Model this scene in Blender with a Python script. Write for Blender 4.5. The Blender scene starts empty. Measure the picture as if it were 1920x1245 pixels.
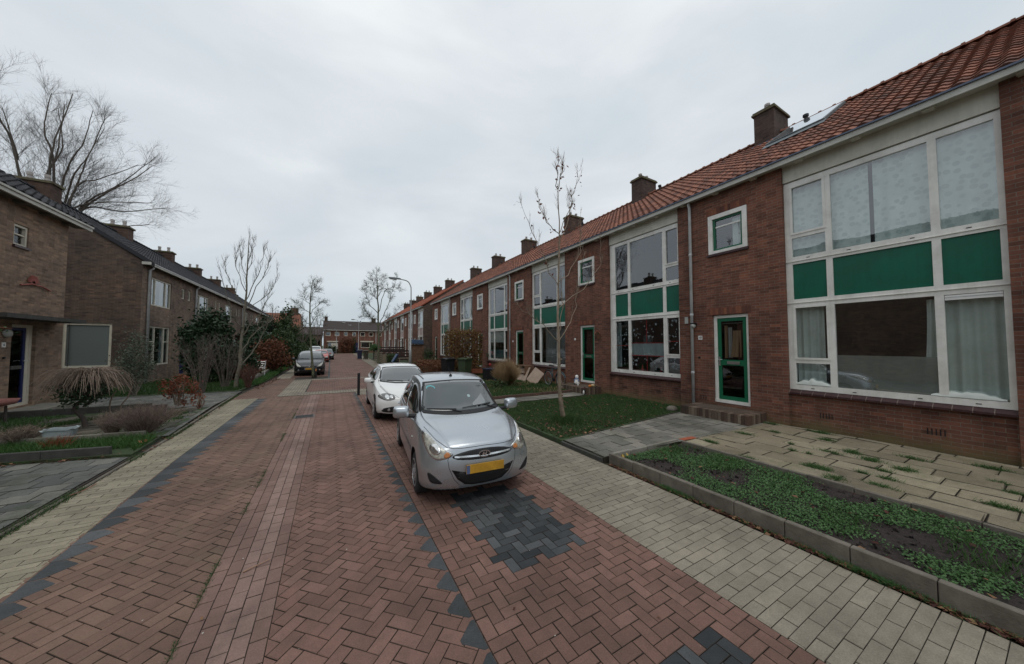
import bpy, bmesh, math, random
import numpy as np
from mathutils import Vector, Matrix
from mathutils.bvhtree import BVHTree
R = math.radians
rnd = random.Random(7)
sc = bpy.context.scene
COL = sc.collection
MESHES = {}

# ---------------------------------------------------------------- objects
def tag(o, label=None, cat=None, group=None, kind=None):
    if label: o['label'] = label
    if cat: o['category'] = cat
    if group: o['group'] = group
    if kind: o['kind'] = kind
    return o

def empty(name, loc=(0, 0, 0), rz=0.0, label=None, cat=None, group=None):
    o = bpy.data.objects.new(name, None)
    COL.objects.link(o)
    o.location = loc
    o.rotation_euler = (0, 0, rz)
    o.empty_display_size = 0.2
    return tag(o, label, cat, group)

class MB:
    """collects polygons and links them as one mesh object"""
    def __init__(s):
        s.v = []; s.f = []; s.m = []; s.t = []
    def add(s, vs, fs, m=0, t=None):
        b = len(s.v)
        s.v.extend(vs)
        for f in fs:
            s.f.append(tuple(i + b for i in f)); s.m.append(m); s.t.append(0.5 if t is None else t)
        return s
    def quad(s, a, b, c, d, m=0, t=None):
        return s.add([a, b, c, d], [(0, 1, 2, 3)], m, t)
    def box(s, x0, x1, y0, y1, z0, z1, m=0, t=None):
        vs = [(x0,y0,z0),(x1,y0,z0),(x1,y1,z0),(x0,y1,z0),(x0,y0,z1),(x1,y0,z1),(x1,y1,z1),(x0,y1,z1)]
        return s.add(vs, [(0,3,2,1),(4,5,6,7),(0,1,5,4),(1,2,6,5),(2,3,7,6),(3,0,4,7)], m, t)
    def tbox(s, mat, sx, sy, sz, m=0, t=None, bev=0.0):
        """box of size centred at origin, transformed by a matrix; bev rounds the vertical profile"""
        h = (sx/2, sy/2, sz/2)
        if bev <= 0:
            vs = [mat @ Vector((a*h[0], b*h[1], c*h[2])) for c in (-1,1) for a, b in ((-1,-1),(1,-1),(1,1),(-1,1))]
            return s.add([tuple(v) for v in vs], [(0,3,2,1),(4,5,6,7),(0,1,5,4),(1,2,6,5),(2,3,7,6),(3,0,4,7)], m, t)
        rings = []
        for zc, ins in ((-h[2], bev), (-h[2]+bev, 0), (h[2]-bev, 0), (h[2], bev)):
            r = []
            for cx, cy, a0 in ((1,1,0),(-1,1,90),(-1,-1,180),(1,-1,270)):
                for k in range(3):
                    a = R(a0 + 45*k)
                    bb = bev
                    px = cx*(h[0]-bb) + (bb-ins*0.9)*math.cos(a)
                    py = cy*(h[1]-bb) + (bb-ins*0.9)*math.sin(a)
                    r.append(tuple(mat @ Vector((px, py, zc))))
            rings.append(r)
        return s.rings(rings, m=m, t=t, cap=True)
    def rings(s, rings, m=0, t=None, cap=True, closed=True):
        n = len(rings[0]); vs = [p for r in rings for p in r]; fs = []
        for i in range(len(rings)-1):
            for j in range(n if closed else n-1):
                k = (j+1) % n
                fs.append((i*n+j, i*n+k, (i+1)*n+k, (i+1)*n+j))
        if cap and closed:
            fs.append(tuple(range(n))[::-1]); fs.append(tuple(range((len(rings)-1)*n, len(rings)*n)))
        return s.add(vs, fs, m, t)
    def tube(s, pts, rad, n=8, m=0, t=None, cap=True):
        pts = [Vector(p) for p in pts]
        if not hasattr(rad, '__len__'): rad = [rad]*len(pts)
        rings = []; prev = None
        for i, p in enumerate(pts):
            d = (pts[min(i+1, len(pts)-1)] - pts[max(i-1, 0)])
            if d.length < 1e-9: d = Vector((0,0,1))
            d.normalize()
            if prev is None:
                a = d.cross(Vector((0,0,1)))
                if a.length < 0.05: a = d.cross(Vector((1,0,0)))
            else:
                a = prev - d*prev.dot(d)
                if a.length < 1e-4: a = d.orthogonal()
            a.normalize(); prev = a; b = d.cross(a)
            rings.append([tuple(p + (a*math.cos(2*math.pi*k/n) + b*math.sin(2*math.pi*k/n))*rad[i]) for k in range(n)])
        return s.rings(rings, m=m, t=t, cap=cap)
    def lathe(s, prof, c=(0,0,0), n=20, axis='z', m=0, t=None, cap=True):
        rings = []
        for r, h in prof:
            ring = []
            for k in range(n):
                a = 2*math.pi*k/n
                if axis == 'z': p = (c[0]+r*math.cos(a), c[1]+r*math.sin(a), c[2]+h)
                elif axis == 'x': p = (c[0]+h, c[1]+r*math.cos(a), c[2]+r*math.sin(a))
                else: p = (c[0]+r*math.cos(a), c[1]+h, c[2]+r*math.sin(a))
                ring.append(p)
            rings.append(ring)
        return s.rings(rings, m=m, t=t, cap=cap)
    def ball(s, c, r, n=10, m=0, t=None):
        if not hasattr(r, '__len__'): r = (r, r, r)
        rings = []
        for i in range(n//2+1):
            th = math.pi*(i+0.02 if i == 0 else (i-0.02 if i == n//2 else i))/(n//2)
            rings.append([(c[0]+r[0]*math.sin(th)*math.cos(2*math.pi*k/n), c[1]+r[1]*math.sin(th)*math.sin(2*math.pi*k/n), c[2]-r[2]*math.cos(th)) for k in range(n)])
        return s.rings(rings, m=m, t=t)
    def build(s, name, mats, parent=None, smooth=False, key=None, loc=None, rz=None):
        if not isinstance(mats, (list, tuple)): mats = [mats]
        me = bpy.data.meshes.new(name)
        me.from_pydata([tuple(p) for p in s.v], [], s.f)
        for mt in mats: me.materials.append(mt)
        if len(mats) > 1: me.polygons.foreach_set('material_index', s.m)
        at = me.attributes.new('tint', 'FLOAT', 'FACE'); at.data.foreach_set('value', s.t)
        if smooth: me.polygons.foreach_set('use_smooth', [True]*len(me.polygons))
        me.update()
        if key: MESHES[key] = me
        return obj(name, me, parent, loc, rz)

def obj(name, me, parent=None, loc=None, rz=None):
    o = bpy.data.objects.new(name, me)
    COL.objects.link(o)
    if parent is not None: o.parent = parent
    if loc is not None: o.location = loc
    if rz is not None: o.rotation_euler = (0, 0, rz)
    return o

def cached(key, name, mats, fn, parent=None, smooth=False, loc=None, rz=None):
    if key in MESHES: return obj(name, MESHES[key], parent, loc, rz)
    mb = MB(); fn(mb)
    return mb.build(name, mats, parent, smooth, key, loc, rz)

def tri_mesh(name, V, F, mat, tint=None, parent=None, smooth=False):
    """fast numpy mesh: V (n,3), F (k,3 or 4)"""
    me = bpy.data.meshes.new(name)
    V = np.asarray(V, dtype=np.float32); F = np.asarray(F, dtype=np.int32)
    k = F.shape[1]
    me.vertices.add(len(V)); me.vertices.foreach_set('co', V.ravel())
    me.loops.add(F.size); me.loops.foreach_set('vertex_index', F.ravel())
    me.polygons.add(len(F)); me.polygons.foreach_set('loop_start', np.arange(0, F.size, k, dtype=np.int32))
    try: me.polygons.foreach_set('loop_total', np.full(len(F), k, dtype=np.int32))
    except Exception: pass
    if smooth: me.polygons.foreach_set('use_smooth', np.ones(len(F), dtype=bool))
    me.update(calc_edges=True)
    at = me.attributes.new('tint', 'FLOAT', 'FACE')
    at.data.foreach_set('value', np.asarray(tint if tint is not None else np.full(len(F), .5), dtype=np.float32))
    mats = mat if isinstance(mat, (list, tuple)) else [mat]
    for m in mats: me.materials.append(m)
    me.validate()
    return obj(name, me, parent)

# ---------------------------------------------------------------- materials
class NT:
    def __init__(s, name):
        s.mat = bpy.data.materials.new(name); s.mat.use_nodes = True
        s.t = s.mat.node_tree; s.n = s.t.nodes; s.l = s.t.links
        s.p = s.n['Principled BSDF']; s.out = s.n['Material Output']
    def new(s, ty, **kw):
        nd = s.n.new(ty)
        for k, v in kw.items(): setattr(nd, k, v)
        return nd
    def link(s, a, b): s.l.new(a, b)
    def pos(s):
        return s.new('ShaderNodeNewGeometry').outputs['Position']
    def objpos(s):
        return s.new('ShaderNodeTexCoord').outputs['Object']
    def noise(s, vec, scale, detail=4, rough=.6, dim='3D'):
        nd = s.new('ShaderNodeTexNoise'); nd.inputs['Scale'].default_value = scale
        nd.inputs['Detail'].default_value = detail; nd.inputs['Roughness'].default_value = rough
        if vec is not None: s.link(vec, nd.inputs['Vector'])
        return nd.outputs['Fac']
    def ramp(s, fac, stops):
        nd = s.new('ShaderNodeValToRGB'); cr = nd.color_ramp
        while len(cr.elements) < len(stops): cr.elements.new(0.5)
        for e, (p, c) in zip(cr.elements, stops):
            e.position = p; e.color = (*c, 1) if len(c) == 3 else c
        s.link(fac, nd.inputs['Fac']); return nd.outputs['Color']
    def mix(s, a, b, fac, mode='MIX'):
        nd = s.new('ShaderNodeMix', data_type='RGBA', blend_type=mode)
        for sock, v in ((nd.inputs[0], fac), (nd.inputs[6], a), (nd.inputs[7], b)):
            if hasattr(v, 'links') or isinstance(v, bpy.types.NodeSocket): s.link(v, sock)
            elif isinstance(v, (int, float)): sock.default_value = v
            else: sock.default_value = (*v, 1)
        return nd.outputs[2]
    def math(s, op, a, b=None, clamp=False):
        nd = s.new('ShaderNodeMath', operation=op, use_clamp=clamp)
        for i, v in enumerate((a, b)):
            if v is None: continue
            if isinstance(v, bpy.types.NodeSocket): s.link(v, nd.inputs[i])
            else: nd.inputs[i].default_value = v
        return nd.outputs[0]
    def attr(s, name='tint'):
        nd = s.new('ShaderNodeAttribute'); nd.attribute_name = name; return nd.outputs['Fac']
    def color(s, c):
        if isinstance(c, bpy.types.NodeSocket): s.link(c, s.p.inputs['Base Color'])
        else: s.p.inputs['Base Color'].default_value = (*c, 1)
    def rough(s, r):
        if isinstance(r, bpy.types.NodeSocket): s.link(r, s.p.inputs['Roughness'])
        else: s.p.inputs['Roughness'].default_value = r
    def bump(s, h, strength=.4, dist=.01):
        nd = s.new('ShaderNodeBump'); nd.inputs['Strength'].default_value = strength
        nd.inputs['Distance'].default_value = dist
        s.link(h, nd.inputs['Height']); s.link(nd.outputs[0], s.p.inputs['Normal'])
    def spec(s, v): s.p.inputs['Specular IOR Level'].default_value = v

def simple(name, c, rough=.6, var=.12, scale=6, bump=0, metal=0, dirt=None, spec=.4, streak=0):
    n = NT(name); P = n.pos()
    a = n.noise(P, scale, 5)
    lo = tuple(x*(1-var) for x in c); hi = tuple(min(1, x*(1+var)) for x in c)
    col = n.ramp(a, [(.3, lo), (.7, hi)])
    if dirt:
        d = n.noise(P, 1.7, 6, .7)
        f = n.ramp(d, [(.45, (0,0,0)), (.75, (dirt[3],)*3)])
        col = n.mix(col, dirt[:3], f)
    if streak:      # rain streaks running down
        mp_ = n.new('ShaderNodeMapping'); mp_.inputs['Scale'].default_value = (14, 14, .9); n.link(P, mp_.inputs[0])
        col = n.mix(col, n.ramp(n.noise(mp_.outputs[0], 1, 4, .6), [(.35, (1-streak,)*3), (.6, (1,1,1)), (.8, (1+streak*.5,)*3)]), 1.0, 'MULTIPLY')
    n.color(col); n.rough(rough); n.spec(spec)
    n.p.inputs['Metallic'].default_value = metal
    if bump: n.bump(n.noise(P, scale*8, 4), bump, .01)
    return n.mat

def brick_wall(name, c1, c2, mortar, w=.225, h=.075, dark=(.03,.025,.022), darkamt=.35, moss=0.0, soot=None, base_z=.15):
    n = NT(name); P = n.pos()
    sep = n.new('ShaderNodeSeparateXYZ'); n.link(P, sep.inputs[0])
    u = n.math('ADD', sep.outputs[0], sep.outputs[1])
    cmb = n.new('ShaderNodeCombineXYZ'); n.link(u, cmb.inputs[0]); n.link(sep.outputs[2], cmb.inputs[1])
    # wobble
    b = n.new('ShaderNodeTexBrick'); n.link(cmb.outputs[0], b.inputs['Vector'])
    b.inputs['Scale'].default_value = 1; b.inputs['Mortar Size'].default_value = .0055
    b.inputs['Mortar Smooth'].default_value = .3
    b.inputs['Brick Width'].default_value = w; b.inputs['Row Height'].default_value = h
    b.inputs['Bias'].default_value = -.1
    b.inputs['Color1'].default_value = (*c1, 1); b.inputs['Color2'].default_value = (*c2, 1); b.inputs['Mortar'].default_value = (*mortar, 1)
    # per brick odd dark / orange ones
    vec = n.new('ShaderNodeVectorMath', operation='DIVIDE'); n.link(cmb.outputs[0], vec.inputs[0]); vec.inputs[1].default_value = (w*1.01, h, 1)
    fl = n.new('ShaderNodeVectorMath', operation='FLOOR'); n.link(vec.outputs[0], fl.inputs[0])
    wn = n.new('ShaderNodeTexWhiteNoise'); n.link(fl.outputs[0], wn.inputs['Vector'])
    odd = n.ramp(wn.outputs['Value'], [(0, (.62,.6,.62)), (.3, (.88,.88,.9)), (.75, (1,1,1)), (1, (1.25,1.15,1.05))])
    col = n.mix(b.outputs['Color'], odd, .8, 'MULTIPLY')
    big = n.noise(P, .55, 6, .65)
    col = n.mix(col, n.ramp(big, [(.3, (.62,.62,.65)), (.55, (1,1,1)), (.8, (1.2,1.12,1.05))]), .9, 'MULTIPLY')
    fine = n.noise(P, 38, 4, .7)
    col = n.mix(col, n.ramp(fine, [(.3, (.78,.78,.78)), (.7, (1.15,1.15,1.15))]), .8, 'MULTIPLY')
    oi = n.new('ShaderNodeObjectInfo')
    col = n.mix(col, n.ramp(oi.outputs['Random'], [(0, (.86,.88,.90)), (.5, (1,1,1)), (1, (1.12,1.07,1.03))]), 1.0, 'MULTIPLY')
    mv = n.new('ShaderNodeMapping'); mv.inputs['Scale'].default_value = (3, 3, .45); n.link(P, mv.inputs[0])
    col = n.mix(col, n.ramp(n.noise(mv.outputs[0], 1, 5, .65), [(.34, (.74,.74,.76)), (.55, (1,1,1)), (.78, (1.14,1.10,1.08))]), .8, 'MULTIPLY')
    # damp / mossy foot of the wall
    zz = n.math('ADD', sep.outputs[2], n.math('MULTIPLY', n.noise(P, 2.1, 4), .5))
    if moss:
        f = n.ramp(n.math('SUBTRACT', zz, base_z), [(.17, (moss,)*3), (.42, (moss*.2,)*3), (.62, (0,0,0))])
        col = n.mix(col, (.14,.125,.055), f)
    if soot:
        (cx, cz, rr, sc_) = soot
        f = n.ramp(n.noise(P, .8, 5, .7), [(.4, (0,0,0)), (.75, (.6,)*3)])
        col = n.mix(col, sc_, f)
    n.color(col); n.rough(.88); n.spec(.25)
    hgt = n.math('SUBTRACT', 1.0, b.outputs['Fac'])
    n.bump(n.math('ADD', n.math('MULTIPLY', hgt, 1.0), n.math('MULTIPLY', fine, .45)), .55, .008)
    return n.mat

def paver(name, c1, c2, c3=None, moss=.3, joint=False, stain=.35, wet=0.0, mossc=(.055,.07,.03), speck=.25):
    """paving stones coloured per stone through the face attribute"""
    n = NT(name); P = n.pos(); t = n.attr()
    stops = [(0, c1), (.6, c2)] + ([(.95, c3)] if c3 else [])
    col = n.ramp(t, stops)
    fine = n.noise(P, 90, 3, .7)
    col = n.mix(col, n.ramp(fine, [(.3, (1-speck,)*3), (.72, (1+speck,)*3)]), .9, 'MULTIPLY')
    mid = n.noise(P, 9, 5, .7)
    col = n.mix(col, n.ramp(mid, [(.3, (.8,.8,.8)), (.7, (1.12,1.12,1.12))]), .8, 'MULTIPLY')
    big = n.noise(P, .7, 6, .65)
    col = n.mix(col, n.ramp(big, [(.32, (1-stain,)*3), (.55, (1,1,1)), (.78, (1.1,1.09,1.06))]), .9, 'MULTIPLY')
    if moss:
        m1 = n.noise(P, 1.3, 7, .75); m2 = n.noise(P, 16, 4, .7)
        f = n.ramp(n.math('ADD', n.math('MULTIPLY', m1, .65), n.math('MULTIPLY', m2, .35)), [(.5, (0,0,0)), (.68, (moss,)*3)])
        col = n.mix(col, mossc, f)
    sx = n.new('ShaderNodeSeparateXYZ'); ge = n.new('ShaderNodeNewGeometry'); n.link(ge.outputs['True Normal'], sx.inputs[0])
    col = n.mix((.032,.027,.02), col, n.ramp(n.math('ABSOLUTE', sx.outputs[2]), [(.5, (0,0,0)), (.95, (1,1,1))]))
    n.color(col); n.rough(n.ramp(mid, [(.3, (.72,)*3), (.7, (.9,)*3)])); n.spec(.3)
    n.bump(n.math('ADD', fine, n.math('MULTIPLY', mid, .6)), .35, .004)
    return n.mat

def leafmat(name, c1, c2, c3=None, trans=.25, rough=.55):
    n = NT(name); t = n.attr()
    col = n.ramp(t, [(0, c1), (.5, c2), (1, c3 or c2)])
    n.color(col); n.rough(rough); n.spec(.3)
    tr = n.new('ShaderNodeBsdfTranslucent'); n.link(col, tr.inputs['Color'])
    mx = n.new('ShaderNodeMixShader'); mx.inputs[0].default_value = trans
    n.link(n.p.outputs[0], mx.inputs[1]); n.link(tr.outputs[0], mx.inputs[2]); n.link(mx.outputs[0], n.out.inputs['Surface'])
    return n.mat

def glass_mat(name, tint=(.85,.9,.9), refl=1.5, body=None, rough=.01):
    """window pane: see-through with a fresnel mirror"""
    n = NT(name); n.n.remove(n.p)
    f0 = ((refl-1)/(refl+1))**2
    lw = n.new('ShaderNodeLayerWeight'); lw.inputs['Blend'].default_value = .5
    pw = n.math('POWER', lw.outputs['Facing'], 4.2)
    frv = n.math('ADD', n.math('MULTIPLY', pw, 1-f0), f0, True)
    # real panes are never flat
    nz = n.noise(n.pos(), .9, 2)
    bp = n.new('ShaderNodeBump'); bp.inputs['Strength'].default_value = .08; bp.inputs['Distance'].default_value = .05
    n.link(nz, bp.inputs['Height'])
    gl = n.new('ShaderNodeBsdfGlossy'); gl.inputs['Roughness'].default_value = rough; gl.inputs['Color'].default_value = (.95,.97,1,1)
    n.link(bp.outputs[0], gl.inputs['Normal'])
    if body is None:
        tr = n.new('ShaderNodeBsdfTransparent'); tr.inputs['Color'].default_value = (*tint, 1)
    else:
        tr = n.new('ShaderNodeBsdfDiffuse'); tr.inputs['Color'].default_value = (*body, 1)
    mx = n.new('ShaderNodeMixShader'); n.link(frv, mx.inputs[0]); n.link(tr.outputs[0], mx.inputs[1]); n.link(gl.outputs[0], mx.inputs[2])
    n.link(mx.outputs[0], n.out.inputs['Surface'])
    return n.mat

def paint(name, c, metal=.0, rough=.3, coat=.6, dirt=.15, flake=0):
    n = NT(name); P = n.objpos()
    d = n.noise(P, 2.2, 6, .7)
    col = n.mix(c, tuple(x*.8+.01 for x in c), n.ramp(d, [(.4, (0,0,0)), (.8, (dirt*2,)*3)]))
    n.color(col); n.rough(n.ramp(d, [(.3, (rough,)*3), (.8, (rough+.12,)*3)]))
    n.p.inputs['Metallic'].default_value = metal
    n.p.inputs['Coat Weight'].default_value = coat; n.p.inputs['Coat Roughness'].default_value = .06
    return n.mat

M = {}
M['brick_red'] = brick_wall('red_brown_brick', (.24,.102,.068), (.16,.072,.051), (.23,.185,.15), moss=.75)
M['brick_orange'] = brick_wall('orange_brown_brick', (.32,.135,.075), (.23,.10,.07), (.30,.26,.22), w=.075, h=.24)
M['brick_left'] = brick_wall('grey_brown_brick', (.27,.195,.145), (.185,.133,.103), (.24,.21,.17), w=.225, h=.07, moss=.3)
M['brick_left1'] = brick_wall('light_brown_brick', (.33,.235,.17), (.22,.155,.115), (.28,.24,.185), w=.225, h=.07, moss=.3)
M['brick_dark'] = brick_wall('dark_gable_brick', (.15,.105,.08), (.10,.07,.057), (.18,.155,.13), w=.225, h=.07, moss=.3, soot=(0,0,0,(.045,.042,.038)))
M['brick_chim'] = brick_wall('chimney_brick', (.105,.07,.055), (.075,.05,.042), (.11,.09,.08), h=.075)
M['white_frame'] = simple('white_window_frame', (.80,.785,.74), .4, .05, 3, dirt=(.30,.28,.22,.45), streak=.07)
M['cream'] = simple('cream_painted_board', (.63,.61,.53), .55, .07, 2, bump=.1, dirt=(.30,.29,.23,.4), streak=.08)
M['fascia'] = simple('white_gutter_board', (.52,.51,.46), .5, .08, 2, dirt=(.22,.22,.18,.6))
M['green'] = simple('green_panel', (.006,.115,.07), .35, .08, 1.2, dirt=(.02,.075,.05,.6), streak=.09)
M['green_paint'] = simple('green_door_paint', (.01,.12,.06), .35, .08, 4)
M['pink'] = simple('pale_pink_panel', (.42,.31,.29), .5, .06, 2)
M['glass'] = glass_mat('window_glass', (.80,.86,.86), 2.45)
M['glass_dark'] = glass_mat('dark_window_glass', (.5,.5,.5), 1.6)
M['lead'] = simple('zinc_gutter_lip', (.10,.12,.17), .5, .2, 3, metal=.3)
M['zinc'] = simple('grey_downpipe', (.56,.57,.57), .5, .1, 3, dirt=(.2,.2,.19,.5))
M['sill'] = simple('dark_glazed_sill_brick', (.055,.026,.028), .35, .25, 14, bump=.1)
M['mortar'] = simple('mortar', (.24,.2,.17), .9, .15, 20)
M['black'] = simple('black_plastic', (.012,.012,.014), .5, .2, 4)
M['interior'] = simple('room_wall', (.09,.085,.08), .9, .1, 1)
M['concrete'] = simple('concrete', (.23,.215,.185), .85, .2, 5, bump=.4, dirt=(.07,.075,.045,.8))
M['conc_top'] = simple('kerb_concrete', (.165,.145,.12), .85, .25, 7, bump=.5, dirt=(.06,.055,.04,.9))
M['dark_kerb'] = simple('dark_kerb_concrete', (.06,.06,.055), .85, .25, 7, bump=.5, dirt=(.05,.06,.03,.6))
M['steel'] = simple('brushed_steel', (.55,.55,.55), .3, .05, 5, metal=1)
M['white'] = simple('white_plastic', (.75,.74,.72), .4, .05, 5)
M['navy'] = simple('navy_door_paint', (.015,.022,.09), .35, .1, 4)
# ================================================================ camera, light, sky
cam = bpy.data.cameras.new('camera'); co = bpy.data.objects.new('camera', cam); COL.objects.link(co)
cam.sensor_width = 36; cam.lens = 36*600/1920; cam.clip_start = .05; cam.clip_end = 2000
PIT = math.atan(23.5/600); YAW = math.atan(340*math.cos(PIT)/600)
co.location = (0, 0, 2.1); co.rotation_euler = (math.pi/2 + PIT, 0, -YAW)
sc.camera = co
sc.view_settings.view_transform = 'Standard'; sc.view_settings.look = 'None'
sc.view_settings.exposure = 0; sc.view_settings.gamma = 1

SUN_EL, SUN_AZ = R(62), R(200)
w = bpy.data.worlds.new('World'); sc.world = w; w.use_nodes = True
t = w.node_tree; bg = t.nodes['Background']
sky = t.nodes.new('ShaderNodeTexSky'); sky.sky_type = 'NISHITA'; sky.sun_disc = False
sky.sun_elevation = SUN_EL; sky.sun_rotation = SUN_AZ
tc = t.nodes.new('ShaderNodeTexCoord')
sp = t.nodes.new('ShaderNodeSeparateXYZ'); t.links.new(tc.outputs['Generated'], sp.inputs[0])
mp = t.nodes.new('ShaderNodeMapping'); mp.inputs['Scale'].default_value = (1, 1, 2.6); mp.inputs['Rotation'].default_value = (0, 0, R(20))
t.links.new(tc.outputs['Generated'], mp.inputs[0])
nz = t.nodes.new('ShaderNodeTexNoise'); nz.inputs['Scale'].default_value = 1.7; nz.inputs['Detail'].default_value = 5; nz.inputs['Roughness'].default_value = .5
nz.inputs['Distortion'].default_value = .4
t.links.new(mp.outputs[0], nz.inputs['Vector'])
cr = t.nodes.new('ShaderNodeValToRGB'); e = cr.color_ramp.elements
e[0].position = .34; e[0].color = (.505, .565, .618, 1); e[1].position = .68; e[1].color = (.675, .715, .745, 1)
x = cr.color_ramp.elements.new(.50); x.color = (.58, .622, .665, 1)
t.links.new(nz.outputs['Fac'], cr.inputs[0])
hr = t.nodes.new('ShaderNodeValToRGB'); e = hr.color_ramp.elements
e[0].position = 0; e[0].color = (.74, .79, .815, 1); e[1].position = .75; e[1].color = (1.16, 1.14, 1.12, 1)
x = hr.color_ramp.elements.new(.25); x.color = (.96, .965, .97, 1)
t.links.new(sp.outputs[2], hr.inputs[0])
mu = t.nodes.new('ShaderNodeMix'); mu.data_type = 'RGBA'; mu.blend_type = 'MULTIPLY'; mu.inputs[0].default_value = 1
t.links.new(cr.outputs[0], mu.inputs[6]); t.links.new(hr.outputs[0], mu.inputs[7])
sc10 = t.nodes.new('ShaderNodeMix'); sc10.data_type = 'RGBA'; sc10.blend_type = 'MULTIPLY'; sc10.inputs[0].default_value = 1
sc10.inputs[7].default_value = (11.9, 11.9, 11.8, 1); sc10.clamp_result = False
t.links.new(mu.outputs[2], sc10.inputs[6])
mx = t.nodes.new('ShaderNodeMix'); mx.data_type = 'RGBA'; mx.inputs[0].default_value = .94
t.links.new(sky.outputs[0], mx.inputs[6]); t.links.new(sc10.outputs[2], mx.inputs[7])
t.links.new(mx.outputs[2], bg.inputs[0]); bg.inputs[1].default_value = .1
sun = bpy.data.lights.new('sun', 'SUN'); sun.energy = .8; sun.angle = R(35); sun.color = (1, .96, .9)
so = bpy.data.objects.new('sun', sun); COL.objects.link(so)
so.rotation_euler = (math.pi/2 - SUN_EL, 0, math.pi - SUN_AZ)

# ================================================================ ground
M['earth'] = simple('bare_earth', (.055,.045,.035), .95, .35, 3, bump=.6)
M['joint'] = paver('joint_sand_and_moss', (.038,.03,.024), (.038,.03,.024), moss=.8, mossc=(.045,.06,.02), speck=.4)
M['red'] = paver('red_paving_brick', (.168,.096,.077), (.20,.112,.089), (.23,.133,.107), moss=.3, stain=.42, mossc=(.085,.07,.045))
M['red2'] = paver('red_brick_left_lane', (.158,.097,.074), (.185,.112,.085), (.21,.13,.098), moss=.6, stain=.45, mossc=(.16,.13,.08))
M['gutter_brick'] = paver('worn_gutter_brick', (.195,.118,.098), (.235,.145,.122), (.28,.185,.158), moss=.15, stain=.45)
M['beige'] = paver('beige_grey_paver', (.245,.215,.17), (.27,.238,.187), (.30,.264,.207), moss=.35, mossc=(.13,.115,.07))
M['beige2'] = paver('yellow_grey_paver', (.245,.218,.16), (.28,.25,.182), (.32,.285,.21), moss=.45, mossc=(.13,.12,.06))
M['dark_stone'] = paver('dark_mitre_stone', (.050,.054,.058), (.075,.08,.085), (.11,.115,.12), moss=.75, mossc=(.03,.036,.03), stain=.4)
M['dark_brick'] = paver('dark_grey_paving_brick', (.030,.034,.038), (.055,.06,.065), (.10,.105,.11), moss=.35, mossc=(.03,.04,.02), stain=.5)
M['slab'] = paver('washed_garden_slab', (.22,.185,.13), (.275,.235,.168), (.32,.28,.20), moss=.6, mossc=(.12,.12,.055), speck=.35, stain=.4)
M['grey_tile'] = paver('grey_path_tile', (.15,.145,.128), (.20,.19,.165), (.26,.24,.205), moss=.5, mossc=(.075,.085,.045), speck=.35, stain=.45)
M['drive_tile'] = paver('dark_drive_tile', (.095,.10,.095), (.14,.143,.13), (.19,.185,.165), moss=.7, mossc=(.045,.055,.025), speck=.3, stain=.5)
n = NT('damp_lawn_soil'); P = n.pos()
c = n.ramp(n.noise(P, 2.2, 7, .7), [(.35, (.035,.03,.018)), (.5, (.035,.055,.02)), (.7, (.045,.085,.028))])
c = n.mix(c, n.ramp(n.noise(P, 60, 3, .7), [(.3, (.6,.6,.6)), (.7, (1.3,1.3,1.3))]), .9, 'MULTIPLY')
n.color(c); n.rough(.95); n.bump(n.noise(P, 30, 5), .9, .03); M['lawn_soil'] = n.mat
n = NT('dark_planting_soil'); P = n.pos()
c = n.ramp(n.noise(P, 14, 7, .75), [(.3, (.018,.013,.012)), (.55, (.042,.03,.028)), (.8, (.075,.055,.05))])
n.color(c); n.rough(.95); n.bump(n.noise(P, 18, 6, .7), 1, .05); M['soil'] = n.mat

def sheet(name, poly, z, mat, label=None, cat=None, kind='structure', holes=None):
    mb = MB(); mb.add([(x, y, z) for x, y in poly], [tuple(range(len(poly)))])
    # walls down so that the sheet has depth
    k = len(poly)
    for i in range(k):
        a, b = poly[i], poly[(i+1) % k]
        mb.quad((b[0], b[1], z-.12), (a[0], a[1], z-.12), (a[0], a[1], z), (b[0], b[1], z))
    o = mb.build(name, mat); return tag(o, label, cat, kind=kind)

g = MB(); g.quad((-400,-200,-.12),(400,-200,-.12),(400,700,-.12),(-400,700,-.12))
tag(g.build('ground', M['lawn_soil']), kind='structure')

def clip(poly, halfplanes):
    for (a, b, c) in halfplanes:          # keep a*x+b*y<=c
        out = []
        for i in range(len(poly)):
            p, q = poly[i], poly[(i+1) % len(poly)]
            dp, dq = a*p[0]+b*p[1]-c, a*q[0]+b*q[1]-c
            if dp <= 0: out.append(p)
            if (dp < 0 < dq) or (dq < 0 < dp):
                s = dp/(dp-dq); out.append((p[0]+s*(q[0]-p[0]), p[1]+s*(q[1]-p[1])))
        poly = out
        if len(poly) < 3: return None
    return poly

def hp(poly):
    """half planes of a convex ccw polygon"""
    out = []
    for i in range(len(poly)):
        (x0, y0), (x1, y1) = poly[i], poly[(i+1) % len(poly)]
        a, b = (y1-y0), -(x1-x0); out.append((a, b, a*x0+b*y0))
    return out

def area(p):
    return abs(sum(p[i][0]*p[(i+1) % len(p)][1]-p[(i+1) % len(p)][0]*p[i][1] for i in range(len(p))))/2

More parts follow.
